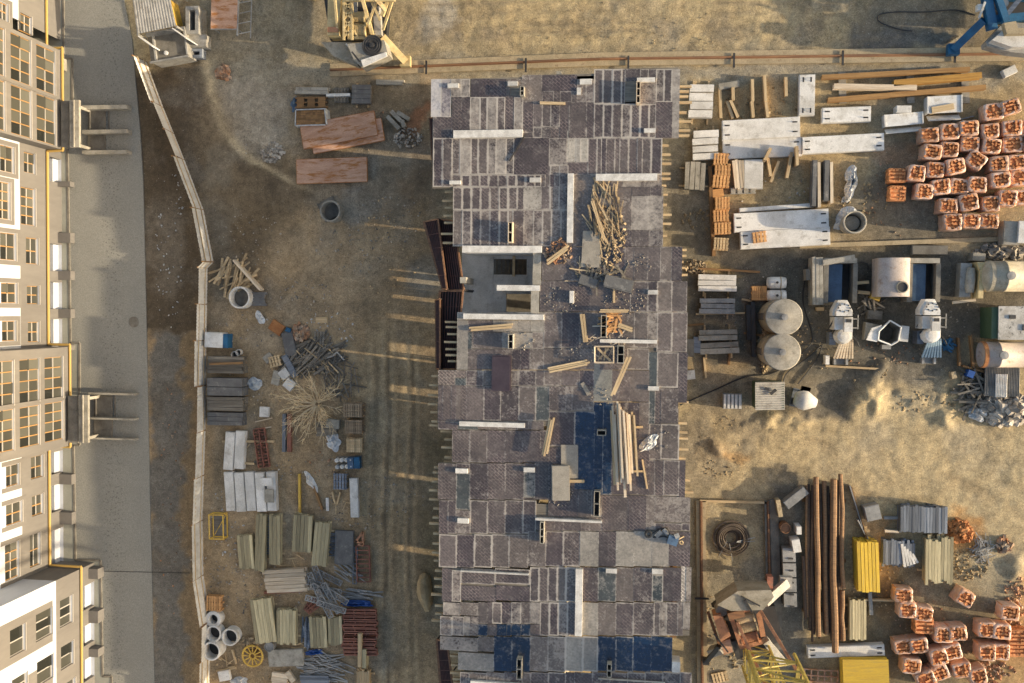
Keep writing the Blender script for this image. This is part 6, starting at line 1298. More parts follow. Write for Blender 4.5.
def ibeam(label, x0, y0, x1, y1, w_, h, m, z=0.15):
    a, b = P(x0, y0, z + h), P(x1, y1, z + h); c = (a + b) / 2; d = b - a; l = d.length; mb = MB(); t = .05
    mb.box((0, 0, t / 2), (l, w_, t)); mb.box((0, 0, h - t / 2), (l, w_, t)); mb.box((0, 0, h / 2), (l - .002, .06, h - 2 * t)); solo('steel_beam', label, 'steel beam', mb, M[m], (c.x, c.y, z), math.atan2(d.y, d.x))
M['beam_brown'] = mat('red_brown_beam', (.36, .20, .07), (.26, .14, .05), streak=LS); M['beam_orange'] = mat('orange_beam', (.50, .27, .06), (.38, .19, .04), streak=LS)
ibeam('long brown beam topmost at the upper right near the track', 822, 77, 970, 69, .32, .35, 'beam_brown'); ibeam('cream beam second from the top in the beam rack', 834, 86, 917, 87.5, .36, .5, 'wood_white'); ibeam('long brown beam lowest in the beam rack', 828, 100, 986, 87, .34, .35, 'beam_brown'); ibeam('short orange beam overlapping the topmost brown beam', 894, 83, 982, 75, .42, .5, 'beam_orange')
for i, x in enumerate((842, 910, 965)): bar('%s grey sleeper lying under the brown beams' % ORD[i], x, 72, x + 1, 103, .5, .15, 'conc', 'sleeper', 'sleeper')
flatbox('pale slab leaning near the right end of the brown beams', 'concrete_piece', 'concrete piece', 1010, 71, 14, 8, -25, .4, 'conc_white')
def tray(label, cx, cy, L, W, a, h, m):
    x, y, rz, l, w_ = pl(cx, cy, L, W, a, h); root = thing('metal_tray', label, 'tray', (x, y, 0), rz); b = MB(); b.box((0, 0, h - .1), (l, w_, .06)); mk('top', b, M[m], root)
    for s in (-1, 1): e = MB(); e.box((s * l / 2, 0, h / 2), (.08, w_, h)); mk('side', e, M[m], root)
    e = MB(); e.box((0, -w_ / 2 - .3, h * .6), (l * .96, .08, h * .7), roll=.7); mk('flap', e, M[m], root)
tray('flat white metal tray with a tilted flap below the brown beams', 904, 119, 38, 12, -5, .7, 'white_paint'); tray('white metal tray with a plank inside right below the brown beams', 945, 104, 34, 17, -3, .8, 'white_paint')
flatbox('pale block standing on the flat white tray', 'block', 'block', 904, 109, 15, 7, 0, .8, 'conc_white'); bar('tan plank lying inside the right white tray', 932, 110, 954, 106, .4, .85, 'wood', 'timber_plank', 'timber'); bar('thin dark bar lying right below the white trays', 953, 121, 974, 116, .08, .2, 'steel', 'bar', 'bar')
slab('grey topped block at the right edge below the upper brick pallets', 1012, 233, 17, 24, 2, 1.0, 'conc', False); flatbox('white topped crate at the right edge beside the grey topped block', 'crate', 'crate', 1024, 232, 11, 22, 2, 1.2, 'white_paint')
slab('low concrete strip north of the rusty tank machinery', 930, 250, 36, 9, 0, .4, 'conc_dark', False); bar('long dusty concrete kerb running across below the upper brick pallets', 800, 246, 1030, 238, .3, .2, 'tan_conc', 'concrete_kerb', 'concrete kerb')
# ------------------------------------------------------------------ mixing yard
pallet('orange wooden crate beside the two white tanks', 759.5, 293, 15, 14, 0, .16, 'wood_orange', nb=7, n=4)
def ibc(label, cx, cy):
    x, y, rz, l, w_ = pl(cx, cy, 19, 13, 0, 1.0); root = thing('water_tank', label, 'tank', (x, y, 0), rz); b = MB(); n = 16
    prof = [(w_ * .46 * (1 if 0 < i < 5 else .86), -l / 2 + l * i / 5) for i in range(6)]; b.lathe([(.01, -l / 2 - .04)] + prof + [(.01, l / 2 + .04)], n, c=(0, 0, .52), axis='X'); mk('body', b, M['white_paint'], root, smooth=True)
    s = MB(); s.lathe([(w_ * .47, -.04), (w_ * .475, 0), (w_ * .47, .04)], n, c=(l * .2, 0, .52), axis='X'); mk('strap', s, M['tan_conc'], root); c_ = MB(); c_.lathe([(.09, 1.0), (.09, 1.1), (.001, 1.11)], 10, c=(-.02, 0, 0)); mk('cap', c_, M['dark'], root); f = MB(); f.box((0, 0, .07), (l * .7, w_ * .8, .12)); mk('base', f, M['dark'], root)
ibc('upper white water tank beside the orange wooden crate', 777.5, 282.5); ibc('lower white water tank beside the orange wooden crate', 777.5, 295.5)
def silo(label, cx, cy, r, h, conc_top):
    x, y, rz, d, _ = pl(cx, cy, 2 * r, 2 * r, 0, h); R = d / 2; root = thing('cement_silo', label, 'silo', (x, y, 0)); b = MB(); b.lathe([(R, 0), (R, h * .5), (R * 1.012, h * .5), (R * 1.012, h * .52), (R, h * .52), (R, h)], 44); mk('body', b, M['tank'], root, smooth=False)
    t = MB(); t.lathe([(R, h), (R * 1.02, h + .04), (R * .96, h + .05), (R * .3, h + .14), (R * .12, h + .18), (.001, h + .19)], 44); mk('roof', t, M['conc'], root, smooth=True)
    p = MB(); p.lathe([(.22, h + .15), (.22, h + .4), (.001, h + .42)], 14); mk('hatch', p, M['steel'], root)
    l = MB(); 
    for s in (-.2, .2): l.tube((-R - .15, s, .1), (-R - .15, s, h), .03, 5)
    for k in range(int(h / .4)): l.tube((-R - .15, -.2, .3 + k * .4), (-R - .15, .2, .3 + k * .4), .02, 4)
    mk('ladder', l, M['dark'], root)
silo('upper round cement silo with a dusty mottled roof', 784, 317, 18.5, 3.6, False); silo('lower round cement silo with a pale conical roof', 782, 352, 18.5, 3.6, True)
for i, (x0, y0, x1, y1) in enumerate(((748.5, 305, 749, 340), (753, 302, 754, 357))): bar('%s dark upright steel channel left of the silos' % ('shorter', 'longer')[i], x0, y0, x1, y1, .3, .5, 'dark', 'steel_channel', 'steel beam')
for i, (x0, y0, x1, y1) in enumerate(((744, 333, 780, 338), (696, 314, 745, 313), (683, 326, 704, 324), (742, 299, 752, 301), (730, 352, 729, 365), (704, 357, 706, 378), (690, 268, 760, 272))): bar('%s thin plank lying on the mud between deck and silos' % ORD[i], x0, y0, x1, y1, .14, .2, 'wood' if i % 2 else 'wood_brown', 'timber_plank', 'timber')
flatbox('grey box lying against the deck beside the shaded blocks', 'box', 'box', 690, 348, 8, 18, 0, .7, 'conc_dark'); flatbox('second grey box right against the shaded blocks', 'box', 'box', 697, 345, 7, 16, 0, .6, 'steel_blue'); flatbox('pale slab lying below the shaded blocks near the deck', 'concrete_piece', 'concrete piece', 690, 375, 10, 9, -6, .3, 'conc_white')
scatter('gravel_scraps', 'yellow lit scraps of rubble beside the upper right edge of the deck', 'rubble', 694, 267, 12, 6, .2, 80, 'straw', 0, (.08, .25), .5, True); scatter('gravel_scraps', 'rubble strip left of the cement silos', 'rubble', 764, 350, 5, 24, .3, 80, 'tan_conc', 0, (.1, .3), .5, True)
def shed2():
    x, y, rz, l, w_ = pl(770, 396, 30, 28, 0, 2.0); root = thing('tool_shed', 'small shed with a ribbed grey roof and green side below the silos', 'shed', (x, y, 0), rz)
    b = MB(); b.box((0, 0, .95), (l * .94, w_ * .94, 1.9)); mk('wall', b, M['green'], root); r = MB(); n = 24; vs = []
    for i in range(n + 1):
        for s in (-1, 1): vs.append((s * l / 2, -w_ / 2 + w_ * i / n, 2.0 - .1 * s + (.03 if i % 2 else -.03)))
    r.add(vs, [(2 * i, 2 * i + 1, 2 * i + 3, 2 * i + 2) for i in range(n)]); mk('roof', r, M['grey_paint'], root); q = MB(); q.box((.2, .3, 2.12), (.5, .2, .1), .7); q.box((-.2, .5, 2.12), (.3, .15, .08), -.5); mk('roof_patch', q, M['dark'], root)
shed2()
def louvre():
    x, y, rz, l, w_ = pl(732.5, 401.5, 19, 15, 1, .9); root = thing('louvred_box', 'white louvred box standing between deck and green shed', 'box', (x, y, 0), rz); b = MB(); b.box((0, 0, .4), (l, w_, .8)); mk('body', b, M['steel'], root); s = MB()
    for i in range(5): s.box((-l / 2 + l * (i + .5) / 5, 0, .86), (l / 5 * .6, w_ * .94, .1))
    mk('slats', s, M['white_paint'], root)
louvre()
def mixer():
    x, y, rz, l, w_ = pl(806, 401, 20, 16, 0, 1.3); root = thing('cement_mixer', 'pale cement mixer with its drum mouth facing right beside the green shed', 'cement mixer', (x, y, 0), rz - .25); d = MB(); d.lathe([(.01, -.75), (.45, -.72), (.68, -.3), (.70, .05), (.34, .7), (.30, .78)], 24, c=(0, 0, 1.0), axis='X'); d.lathe([(.27, .76), (.01, .3)], 24, c=(0, 0, 1.0), axis='X', mi=1); mk('drum', d, [M['conc_white'], M['dark']], root, smooth=True)
    f = MB(); f.box((-.3, 0, .06), (1.0, 1.3, .1)); mk('base', f, M['steel_blue'], root)
    for s in (-1, 1): f = MB(); f.box((-.3, s * .55, .56), (.12, .1, .9)); mk('upright', f, M['steel_blue'], root); g = MB(); g.box((-.15, .78, .9), (.6, .35, .4)); mk('motor', g, M['dark'], root)
    for s in (-1, 1): w = MB(); w.lathe([(.001, -.05), (.25, -.05), (.25, .05), (.001, .05)], 16, c=(s * .7, -.3, .25), axis='X'); mk('wheel', w, M['rubber'], root)
mixer()
def hose(label, pts, r=.05, z=.06):
    q = [P(x, y, z) for x, y in pts]; c = q[0].copy(); c.z = 0; fine = []
    for i in range(len(q) - 1):
        p0, p1, p2, p3 = q[max(0, i - 1)], q[i], q[i + 1], q[min(len(q) - 1, i + 2)]
        for k in range(6):
            t = k / 6; fine.append(.5 * ((2 * p1) + (p2 - p0) * t + (2 * p0 - 5 * p1 + 4 * p2 - p3) * t * t + (3 * p1 - p0 - 3 * p2 + p3) * t ** 3) - c)
    fine.append(q[-1] - c); mb = MB(); mb.path(fine, r, 6); solo('hose', label, 'hose', mb, M['rubber'], c)
hose('long black hose curving from the deck past the green shed to the silos', [(680, 405), (710, 392), (745, 377), (775, 372), (805, 350), (812, 336), (803, 300), (806, 275)]); hose('black hose looping from the mixing yard towards the mixer', [(783, 383), (788, 372), (810, 356), (822, 345), (815, 362), (798, 384)])
hose('thin black cable making a loop on the dirt left of the blue crane', [(975, 15), (955, 10), (925, 12), (895, 12), (879, 15), (880, 22), (898, 29), (912, 31)], .045)
def bunker(label, x0, y0, x1, y1, inner):
    c = P((x0 + x1) / 2, (y0 + y1) / 2); root = thing('mixing_bunker', label, 'bunker', (c.x, c.y, 0)); h = 1.5
    def wal(a, b, a2, b2, m, hh=h): p, q = P(a, b, hh), P(a2, b2, hh); mb = MB(); mb.bb(p.x - c.x, q.y - c.y, 0, q.x - c.x, p.y - c.y, hh); mk('wall', mb, M[m], root)
    wal(x0, y0 + 5.3, x0 + 4, y1, 'conc_dark'); wal(x1 - 3.5, y0 + 5.3, x1, y1, 'conc_dark'); wal(x0, y0, x1, y0 + 5, 'conc', 1.6)
    b = MB(); p, q = P(x0 + 4.4, y0 + 6, 1.2), P((x0 + x1) / 2 + 1, y1 - 1, 1.2); b.bb(p.x - c.x, q.y - c.y, .05, q.x - c.x, p.y - c.y, 1.2); mk('blue_infill', b, M[inner], root)  # plain blue block filling the left half of the pit
    b = MB(); p, q = P((x0 + x1) / 2 + 1.4, y0 + 6, .5), P(x1 - 4, y1 - 1, .5); b.bb(p.x - c.x, q.y - c.y, .05, q.x - c.x, p.y - c.y, .3); mk('pit_floor', b, M['dark'], root)
M['infill'] = mat('blue_infill', (.03, .07, .13), (.02, .05, .10), rough=.5, scale=2); bunker('left open mixing bunker with a blue infill beside the long plank wall', 824, 258, 857, 303, 'infill'); bunker('right open mixing bunker with a blue infill beside the beige tank', 908, 258, 940, 302, 'infill')
bundle('long grey plank wall standing left of the mixing bunkers', 818, 281, 48, 11, 90, 1.6, 3, 1, 'conc', bear=0, name='plank_wall', cat='plank wall', je=.03); slab('pale slab lying slanted over the north end of the left bunker', 839, 260, 33, 6, -9, 1.7, 'conc', False)
bar('short pale post standing left of the long plank wall', 808, 269, 808.5, 280, .3, 1.0, 'conc', 'post', 'post'); flatbox('yellowish board at the foot of the long plank wall', 'board', 'board', 820, 309, 8, 3.5, 0, .3, 'wood')
def tankbox():
    x, y, rz, l, w_ = pl(896.5, 277, 33, 39, 0, 2.6); root = thing('fuel_tank', 'beige square topped tank with one round black opening', 'tank', (x, y, 0), rz); b = MB(); n = 26
    pr = []
    for i in range(n + 1): a = math.pi * i / n; pr.append((math.cos(a) * l / 2, 1.9 + math.sin(a) * .55))
    pts = [(-l / 2, .5), (l / 2, .5)] + pr; vs = [(p[0], s * w_ / 2, p[1]) for s in (-1, 1) for p in pts]; k = len(pts); b.add(vs, [(i, (i + 1) % k, k + (i + 1) % k, k + i) for i in range(k)] + [tuple(range(k))[::-1], tuple(range(k, 2 * k))]); mk('body', b, M['tank_pink'], root)
    m_ = MB(); m_.lathe([(.40, 2.3), (.40, 2.55), (.33, 2.56), (.32, 2.45)], 22, c=(l * .2, -w_ * .26, 0)); mk('manhole_rim', m_, M['tank'], root); o = MB(); o.lathe([(.33, 2.52), (.001, 2.5)], 22, c=(l * .2, -w_ * .26, 0)); mk('opening', o, M['rubber'], root)
    for s in (-1, 1): q = MB(); q.box((0, s * w_ * .35, .25), (l * .9, .3, .5)); mk('cradle', q, M['conc_dark'], root)
tankbox()
def batcher(label, cx, cy, chute, hop=True):
    c = P(cx, cy + 30); root = thing('concrete_batcher', label, 'batching machine', (c.x, c.y, 0)); L = lambda x, y, z: Vector((P(x, y, z).x - c.x, P(x, y, z).y - c.y, z)); C_ = L(cx, cy, 3.0)
    t = MB(); r = L(cx + 10, cy, 3.0).x - C_.x; yt, yb = L(cx, cy - 12, 3).y, L(cx, cy + 4, 3).y
    oct_ = [(C_.x - r, yb), (C_.x + r, yb), (C_.x + r, yb + (yt - yb) * .35), (C_.x + r * .45, yt), (C_.x - r * .45, yt), (C_.x - r, yb + (yt - yb) * .35)]; t.prism(oct_, 1.6, 2.6); t.prism([((p[0] - C_.x) * .8 + C_.x, (p[1] - yb) * .8 + yb) for p in oct_], 2.6, 3.1); mk('hopper_top', t, M['conc_white'], root)
    b = MB(); p, q = L(cx - 9, cy + 5, 2.4), L(cx + 9, cy + 18, 2.4); b.bb(p.x, q.y, .8, q.x, p.y, 2.3); mk('body', b, M['white_paint'], root); b = MB(); p, q = L(cx + 1, cy + 6, 2.8), L(cx + 9, cy + 20, 2.8); b.bb(p.x, q.y, 2.31, q.x, p.y, 2.7); b.bb(p.x + .1, p.y - .3, 2.7, q.x - .1, p.y - .08, 2.75, 1); mk('control_box', b, [M['conc_white'], M['dark']], root)
    s = MB(); s.box((*L(cx + 14, cy + 10, 1.6)[:2], 1.6), (.06, 1.0, .06)); s.box((*L(cx + 11, cy + 7, 1.6)[:2], 1.6), (.5, .06, .06)); s.box((*L(cx + 11, cy + 16, 1.6)[:2], 1.6), (.5, .06, .06)); mk('handrail', s, M['steel'], root)
    n_ = MB(); p, q = L(cx - 3, cy + 18, 2.2), L(cx + 8, cy + 27, 1.8); n_.bb(p.x, q.y, 1.0, q.x, p.y, 1.9); n_.lathe([(.62, 1.2), (.5, 1.95), (.3, 2.0), (.001, 2.02)], 12, c=((p.x + q.x) / 2 - .1, q.y + .2, 0)); mk('neck', n_, M['conc_white'], root)
    f = MB(); n = 6; A, B = L(cx - 3, cy + 28, 1.5), L(cx + 8, cy + 28, 1.5); D_, E = L(cx - 10, cy + 46, .6), L(cx + 8, cy + 46, .6); f.add([A, B, E, D_], [(0, 3, 2, 1)])
    for i in range(n + 1): f.beam(A + (B - A) * (i / n) + Vector((0, 0, .06)), D_ + (E - D_) * (i / n) + Vector((0, 0, .06)), .12, .14)
    mk('chute', f, M[chute], root); g = MB(); p, q = L(cx - 10, cy + 47, .5), L(cx + 4, cy + 53, .5); g.bb(p.x, q.y, 0, q.x, p.y, .12); g.bb(p.x, q.y, .121, p.x + .15, p.y, .5); g.bb(q.x - .15, q.y, .121, q.x, p.y, .5); mk('skip_tray', g, M['steel'], root)
    for (ax, ay, bx_, by_) in ((cx - 12, cy + 22, cx - 4, cy + 8), (cx + 9, cy + 24, cx + 15, cy + 34), (cx - 9, cy + 2, cx - 15, cy + 16)):
        h_ = MB(); h_.path([L(ax, ay, 1.3), L((ax + bx_) / 2 + 1, (ay + by_) / 2, 1.7), L(bx_, by_, 1.2)], .05, 6); mk('feed_pipe', h_, M['rubber'], root)
    bt = MB()
    for k in range(8): bt.lathe([(.05, 3.1), (.05, 3.16), (.001, 3.17)], 8, c=(C_.x + r * .6 * math.cos(k * .785), (yb + yt) / 2 + r * .4 * math.sin(k * .785), 0))
    mk('hopper_bolts', bt, M['dark'], root)
    e = MB(); p, q = L(cx - 14, cy + 20, 1.2), L(cx - 8, cy + 33, 1.2); e.bb(p.x, q.y, 0, q.x, p.y, 1.1); mk('engine', e, M['steel_blue'], root)
batcher('left batching machine with a plank lined chute between bunker and sand heap', 844, 312, 'wood_white')
M['blue_pale'] = mat('pale_blue_paint', (.30, .40, .46), (.24, .33, .40), streak=LS, scale=2); batcher('right batching machine with a pale blue chute between bunker and sand', 932, 311, 'blue_pale')
def skip():
    c = P(889, 334); root = thing('concrete_skip', 'open hexagonal concrete skip with two white sloping sides between the batching machines', 'skip', (c.x, c.y, 0)); L = lambda x, y, z: Vector((P(x, y, z).x - c.x, P(x, y, z).y - c.y, z))
    top = [L(879, 331, 1.5), L(890, 320.5, 1.4), L(901, 327, 1.5), L(898, 341, 1.5), L(891, 345, 1.4), L(878, 340, 1.5)]; bot = [Vector((p.x * .5, p.y * .6, .25)) for p in top]; m_ = MB(); m_.add(top + bot, [(i, (i + 1) % 6, 6 + (i + 1) % 6, 6 + i) for i in range(6)] + [(6, 7, 8, 9, 10, 11)]); mk('trough', m_, M['conc_dark'], root)
    for nm, q in (('wing', [(872, 328), (882, 325), (877, 342), (866.5, 340)]), ('wing', [(902, 325.5), (909.5, 326.5), (908, 342), (898, 341)])):
        w = MB(); w.prism([tuple(L(x, y, 1.5)[:2]) for x, y in q], 1.3, 1.5); mk(nm, w, M['conc_white'], root)
    w = MB(); w.prism([tuple(L(x, y, .9)[:2]) for x, y in [(866, 322), (879, 325), (874, 329), (864, 340)]], .2, .9); mk('body', w, M['conc'], root); r = MB(); r.path([p + Vector((0, 0, .04)) for p in top + top[:1]], .06, 6); mk('rim', r, M['white_paint'], root); h = MB(); h.box((*L(886, 347, .6)[:2], .4), (.6, .3, .6)); mk('gate', h, M['steel'], root)
skip()
for i, (a, b, c_, d) in enumerate(((857, 283, 869, 282), (858, 292, 870, 293))): bar('%s yellow board sticking out left of the beige tank' % ('upper', 'lower')[i], a, b, c_, d, .22, .7, 'wood', 'timber_bar', 'timber')
sticks('scrap_bars', 'dark scrap and red rags below the left side of the beige tank', 'scrap', 872, 304, 10, 9, .5, 26, 'wood_grey', 0, (.5, 1.4), None, .5, (.03, .07)); slab('grey lid lying above the open skip', 875, 315, 15, 9, 3, .5, 'conc_dark', False); flatbox('ochre sheet lying against the lower left corner of the beige tank', 'board', 'board', 876, 296, 10, 8, 20, .5, 'yellow')
sticks('blue_scrap', 'blue scrap metal right of the pale blue chute', 'scrap', 948, 345, 6, 6, .4, 14, 'blue', 0, (.4, 1.0), None, .5, (.03, .08))
def loader():
    x, y, rz, l, w_ = pl(972, 280, 16, 36, 2, 1.4); root = thing('screed_machine', 'grey machine with an orange side plate left of the dusty cistern', 'machine', (x, y, 0), rz); b = MB(); b.box((-.25, 0, .5), (l * .7, w_ * .95, .9)); mk('body', b, M['grey_paint'], root); d = MB(); d.lathe([(.01, -.85), (.25, -.84), (.32, 0), (.25, .84), (.01, .85)], 14, c=(0, 0, 0), axis='X'); d.v = [(y_ + .02, x_, z_ + 1.05) for x_, y_, z_ in d.v]; d.f = [tuple(reversed(f)) for f in d.f]; mk('roller', d, M['conc'], root, smooth=True)
    s = MB(); s.prism([(.42, -w_ / 2), (.75, -w_ / 2), (.72, w_ / 2), (.2, w_ / 2), (.45, w_ * .25)], .3, 1.5); mk('side_plate', s, M['crane_cream'], root); h = MB(); h.beam((.6, -w_ / 2 - .1, .6), (-.9, -w_ / 2 - .35, .6), .18, .12); mk('tow_bar', h, M['wood_white'], root)
loader()
def cistern(label, cx, cy, L, W, h0, m, end, extra=0):
    x, y, rz, l, w_ = pl(cx, cy, L, W, 0, h0 + .9); R = w_ / 2; root = thing('storage_cistern', label, 'cistern', (x, y, 0), rz); b = MB(); pr = [(R * .55, -l / 2 - R * .30), (R * .88, -l / 2 - R * .16), (R, -l / 2)] if not extra else [(R * .97, -l / 2 + .3), (R * .99, -l / 2), (R, -l / 2)]
    b.lathe([(.01, pr[0][1] - (.08 if not extra else 0))] + pr + [(R, -l / 4), (R * 1.015, -l / 4), (R * 1.015, -l / 4 + .12), (R, -l / 4 + .12), (R, l / 4), (R, l / 2), (.01, l / 2 + .3)], 36, c=(0, 0, R + .3), axis='X'); mk('body', b, M[m], root, smooth=True)
    for s in (-.3, .3): q = MB(); q.box((s * l, 0, .3), (.3, w_ * .8, .6)); mk('cradle', q, M['conc_dark'], root)
    e = MB(); e.lathe([(R * .96, -l / 2 + (-.02 if extra else .02)), (R * 1.02, -l / 2 + .02), (R * 1.02, -l / 2 + .25), (R * .99, -l / 2 + .26)], 36, c=(0, 0, R + .3), axis='X'); mk('end_ring', e, M[end], root)
    p = MB(); p.lathe([(.28, 2 * R + .25), (.28, 2 * R + .5), (.001, 2 * R + .52)], 14, c=(-l * .22, 0, 0)); mk('hatch', p, M['steel'], root)
cistern('dusty round ended cistern at the right edge above the mottled shed', 1021, 276, 64, 31, .9, 'tank', 'tank'); cistern('pale pink cistern with a rusty open end at the right edge', 1016, 355, 64, 26, .9, 'tank_pink', 'rust_orange', 1)
def shed3():
    x, y, rz, l, w_ = pl(1011, 323, 38, 33, 0, 2.2); root = thing('workshop_shed', 'mottled roofed shed with a green side at the right edge between two cisterns', 'shed', (x, y, 0), rz); b = MB(); b.box((0, 0, 1.0), (l * .96, w_ * .96, 2.0)); mk('wall', b, M['green'], root); r = MB(); r.box((.2, 0, 2.08), (l * .8, w_ * 1.02, .1)); mk('roof', r, M['roof_mottle'], root); r = MB(); r.box((-l * .34, 0, 1.9), (l * .28, w_ * .9, .1), tilt=-.3); mk('lean_to_roof', r, M['grey_paint'], root); q = MB(); q.box((.1, .4, 2.16), (.4, .25, .1)); q.box((.9, -.3, 2.16), (.3, .4, .1)); mk('roof_vent', q, M['dark'], root)
M['roof_mottle'] = mat('mottled_roofing', (.50, .47, .42), (.36, .33, .28), scale=1.5, c3=(.1, .1, .09), s3=2.2, lo3=.56, hi3=.64); shed3(); flatbox('bright blue box at the west side of the mottled shed', 'box', 'box', 991, 318.5, 7, 9, 2, .9, 'blue_tarp')
flatbox('grey block standing in the rubble above the orange sided machine', 'block', 'block', 979, 257, 13, 8, 5, .7, 'conc')
def corrug():
    x, y, rz, l, w_ = pl(1003, 382, 35, 29, 1, .8); root = thing('roof_sheet_stack', 'grey corrugated roofing sheets below the pale pink cistern', 'roofing sheets', (x, y, 0), rz)
    for k, (f, m) in enumerate(((1.0, 'steel'), (.34, 'white_paint'))):
        b = MB(); n = 44 if k == 0 else 14; vs = []
        for i in range(n + 1):
            for s in (-1, 1): vs.append(((-l / 2 + l * i / n) * f - (.1 if k else 0), s * w_ / 2 * (1 if k == 0 else .8) - (.25 if k else 0), .7 + k * .12 + (.045 if i % 2 else -.045)))
        b.add(vs, [(2 * i, 2 * i + 2, 2 * i + 3, 2 * i + 1) for i in range(n)]); mk('sheet', b, M[m], root)
    q = MB(); q.box((0, 0, .3), (l * .95, w_ * .9, .55)); mk('base', q, M['dark'], root)
corrug()
scatter('rubble_heap', 'pale heap of broken concrete below the corrugated sheets', 'rubble heap', 1006, 408, 26, 15, .9, 260, 'rubble', 0, (.25, .6), .4, True); sticks('scrap_timber', 'dark scrap timber left of the corrugated sheets', 'scrap timber', 973, 392, 14, 22, .8, 60, 'wood_grey', 0, (.6, 2.0), None, .5, (.04, .09)); crumple('torn_film', 'torn shiny film at the left foot of the rubble heap', 'plastic film', 977, 413, 12, 9, .9, 'plastic'); flatbox('white slab lying at the bottom of the rubble heap', 'concrete_piece', 'concrete piece', 996, 418, 6, 12, -8, .3, 'conc_white')
flatbox('small blue can in the scrap timber left of the cistern', 'can', 'can', 971, 374, 7, 7, 20, .6, 'blue_tarp')
for i, (x0, y0, x1, y1) in enumerate(((971, 336, 974, 369), (959, 338, 960, 366), (963, 366, 985, 372))): bar('%s brown post of the trestle left of the pale pink cistern' % ORD[i], x0, y0, x1, y1, .14, .35, 'wood_brown', 'trestle_post', 'post')
scatter('gravel_heap', 'dark rubble strip along the top of the dusty cistern', 'rubble', 1000, 252, 26, 7, .4, 120, 'rubble', 0, (.12, .35), .5, True)
bar('thin wooden rail lying across between the sand heaps', 826, 366, 880, 369, .14, .3, 'wood', 'timber_bar', 'timber'); flatbox('small tan block beside the rail between the sand heaps', 'block', 'block', 954, 375, 5, 7, -10, .4, 'tan_conc'); flatbox('small pale post at the foot of the left batching machine', 'block', 'block', 827.5, 360, 4, 9, 0, .7, 'conc_white')
# ------------------------------------------------------------------ south-east yard
M['rust_dark_c'] = mat('dark_cable', (.13, .10, .075), (.09, .065, .045))
def coil():
    x, y, rz, d, _ = pl(732, 539, 38, 36, 0, .5); root = thing('cable_coil', 'large brown coil of steel cable lying between the two crane rails', 'cable coil', (x, y, 0)); R = d / 2; b = MB(); rr = random.Random(3)
    for k in range(16): b.torus((rr.uniform(-.06, .06), rr.uniform(-.06, .06), .06 + rr.random() * .4 * (1 - abs(k / 16 - .5))), R * (.3 + .7 * k / 16), .045, 34, 5)
    mk('windings', b, M['rust_dark_c'], root); s = MB()
    for k in range(4): a = rr.uniform(0, 6.28); s.beam((R * .3 * math.cos(a), R * .3 * math.sin(a), .45), (R * 1.25 * math.cos(a + .5), R * 1.25 * math.sin(a + .5), .1), .05, .05)
    mk('loose_ends', s, M['steel'], root)
coil()
bar('long thin plank across the top of the short crane track', 700, 501, 772, 503, .16, .2, 'wood', 'timber_plank', 'timber')
slab('long dark concrete strip right of the east crane rail', 776, 575, 9, 150, 0, .3, 'conc_dark', False); bar('pale edge board standing at the top of the east crane rail', 778, 500, 781, 517, .3, .9, 'tan_conc', 'edge_board', 'board')
slab('tilted grey metal box left of the rusty beams', 796, 498, 26, 9, -38, .9, 'steel', False, 'metal_box', 'metal box'); flatbox('small white box between rusty beams and tilted metal box', 'box', 'box', 799, 530.5, 5, 8, 0, 1.2, 'white_paint'); flatbox('larger white box below the small white box', 'box', 'box', 796.5, 546, 8, 13, -8, 1.2, 'white_paint'); ring('round brown lidded barrel beside the small white box', 785.5, 528.5, 5.5, .9, 'rust', .08, name='barrel', cat='barrel', fill=.95, floor='rust')
def cabinets():
    x, y, rz, l, w_ = pl(790, 578, 13, 60, 0, .9); root = thing('cable_cabinet', 'long grey cabinet divided by dark joints left of the rusty beams', 'cabinet', (x, y, 0), rz); b = MB()
    for i in range(4): b.box((0, -w_ / 2 + w_ * (i + .5) / 4, .42), (l, w_ / 4 - .1, .84))
    mk('body', b, M['steel'], root); s = MB()
    for i in range(5): s.box((.1, -w_ / 2 + w_ * (i + .1) / 5, .88), (l * .35, .1, .06))
    mk('fittings', s, M['dark'], root)
cabinets()
RB = [(804, 556, 618, .24, .5, 'short dark leftmost'), (808, 490, 628, .24, .5, 'dark slim second'), (812, 485, 634, .26, .6, 'dark third'), (817, 477, 636, .36, .9, 'bright left'), (821, 484, 620, .2, .6, 'thin dark inner'), (825, 481, 634, .3, .75, 'dull middle'), (828.6, 486, 640, .2, .6, 'thin shaded middle'), (832.8, 479, 652, .46, .95, 'broad tan'), (837.3, 480, 640, .24, .7, 'thin right'), (841, 474, 588, .3, 1.0, 'upper outer right'), (841.5, 590, 640, .3, .8, 'lower outer right')]
M['rust_lit'] = mat('lit_rusty_beam', (.30, .17, .08), (.20, .115, .06), streak=LS, c3=(.36, .25, .14), s3=2); M['rust_dark'] = mat('shaded_rusty_beam', (.11, .075, .05), (.08, .05, .035), streak=LS)  # lit and shaded tones of one rust, painted as two materials
def rpipe(label, x0, y0, x1, y1, r, z, m, group=None):
    a, b = P(x0, y0, z), P(x1, y1, z); c = (a + b) / 2; mb = MB(); k = [a + (b - a) * t + Vector((ru(-.07, .07), 0, ru(0, .06))) - Vector((c.x, c.y, 0)) for t in (0, .3, .55, .8, 1)]
    mb.path(k, r, 9); solo('rusty_pipe', label, 'pipe', mb, M[m], (c.x, c.y, 0), 0, group)
for x, y0, y1, w_, h, nm in RB: rpipe('%s rusty pipe in the long upright stack left of the yellow sheets' % nm, x, y0, x + 1.5 + ru(-.9, .9), y1, w_ * .5, h, 'rust_dark' if 'dark' in nm or 'thin' in nm else 'rust_lit')
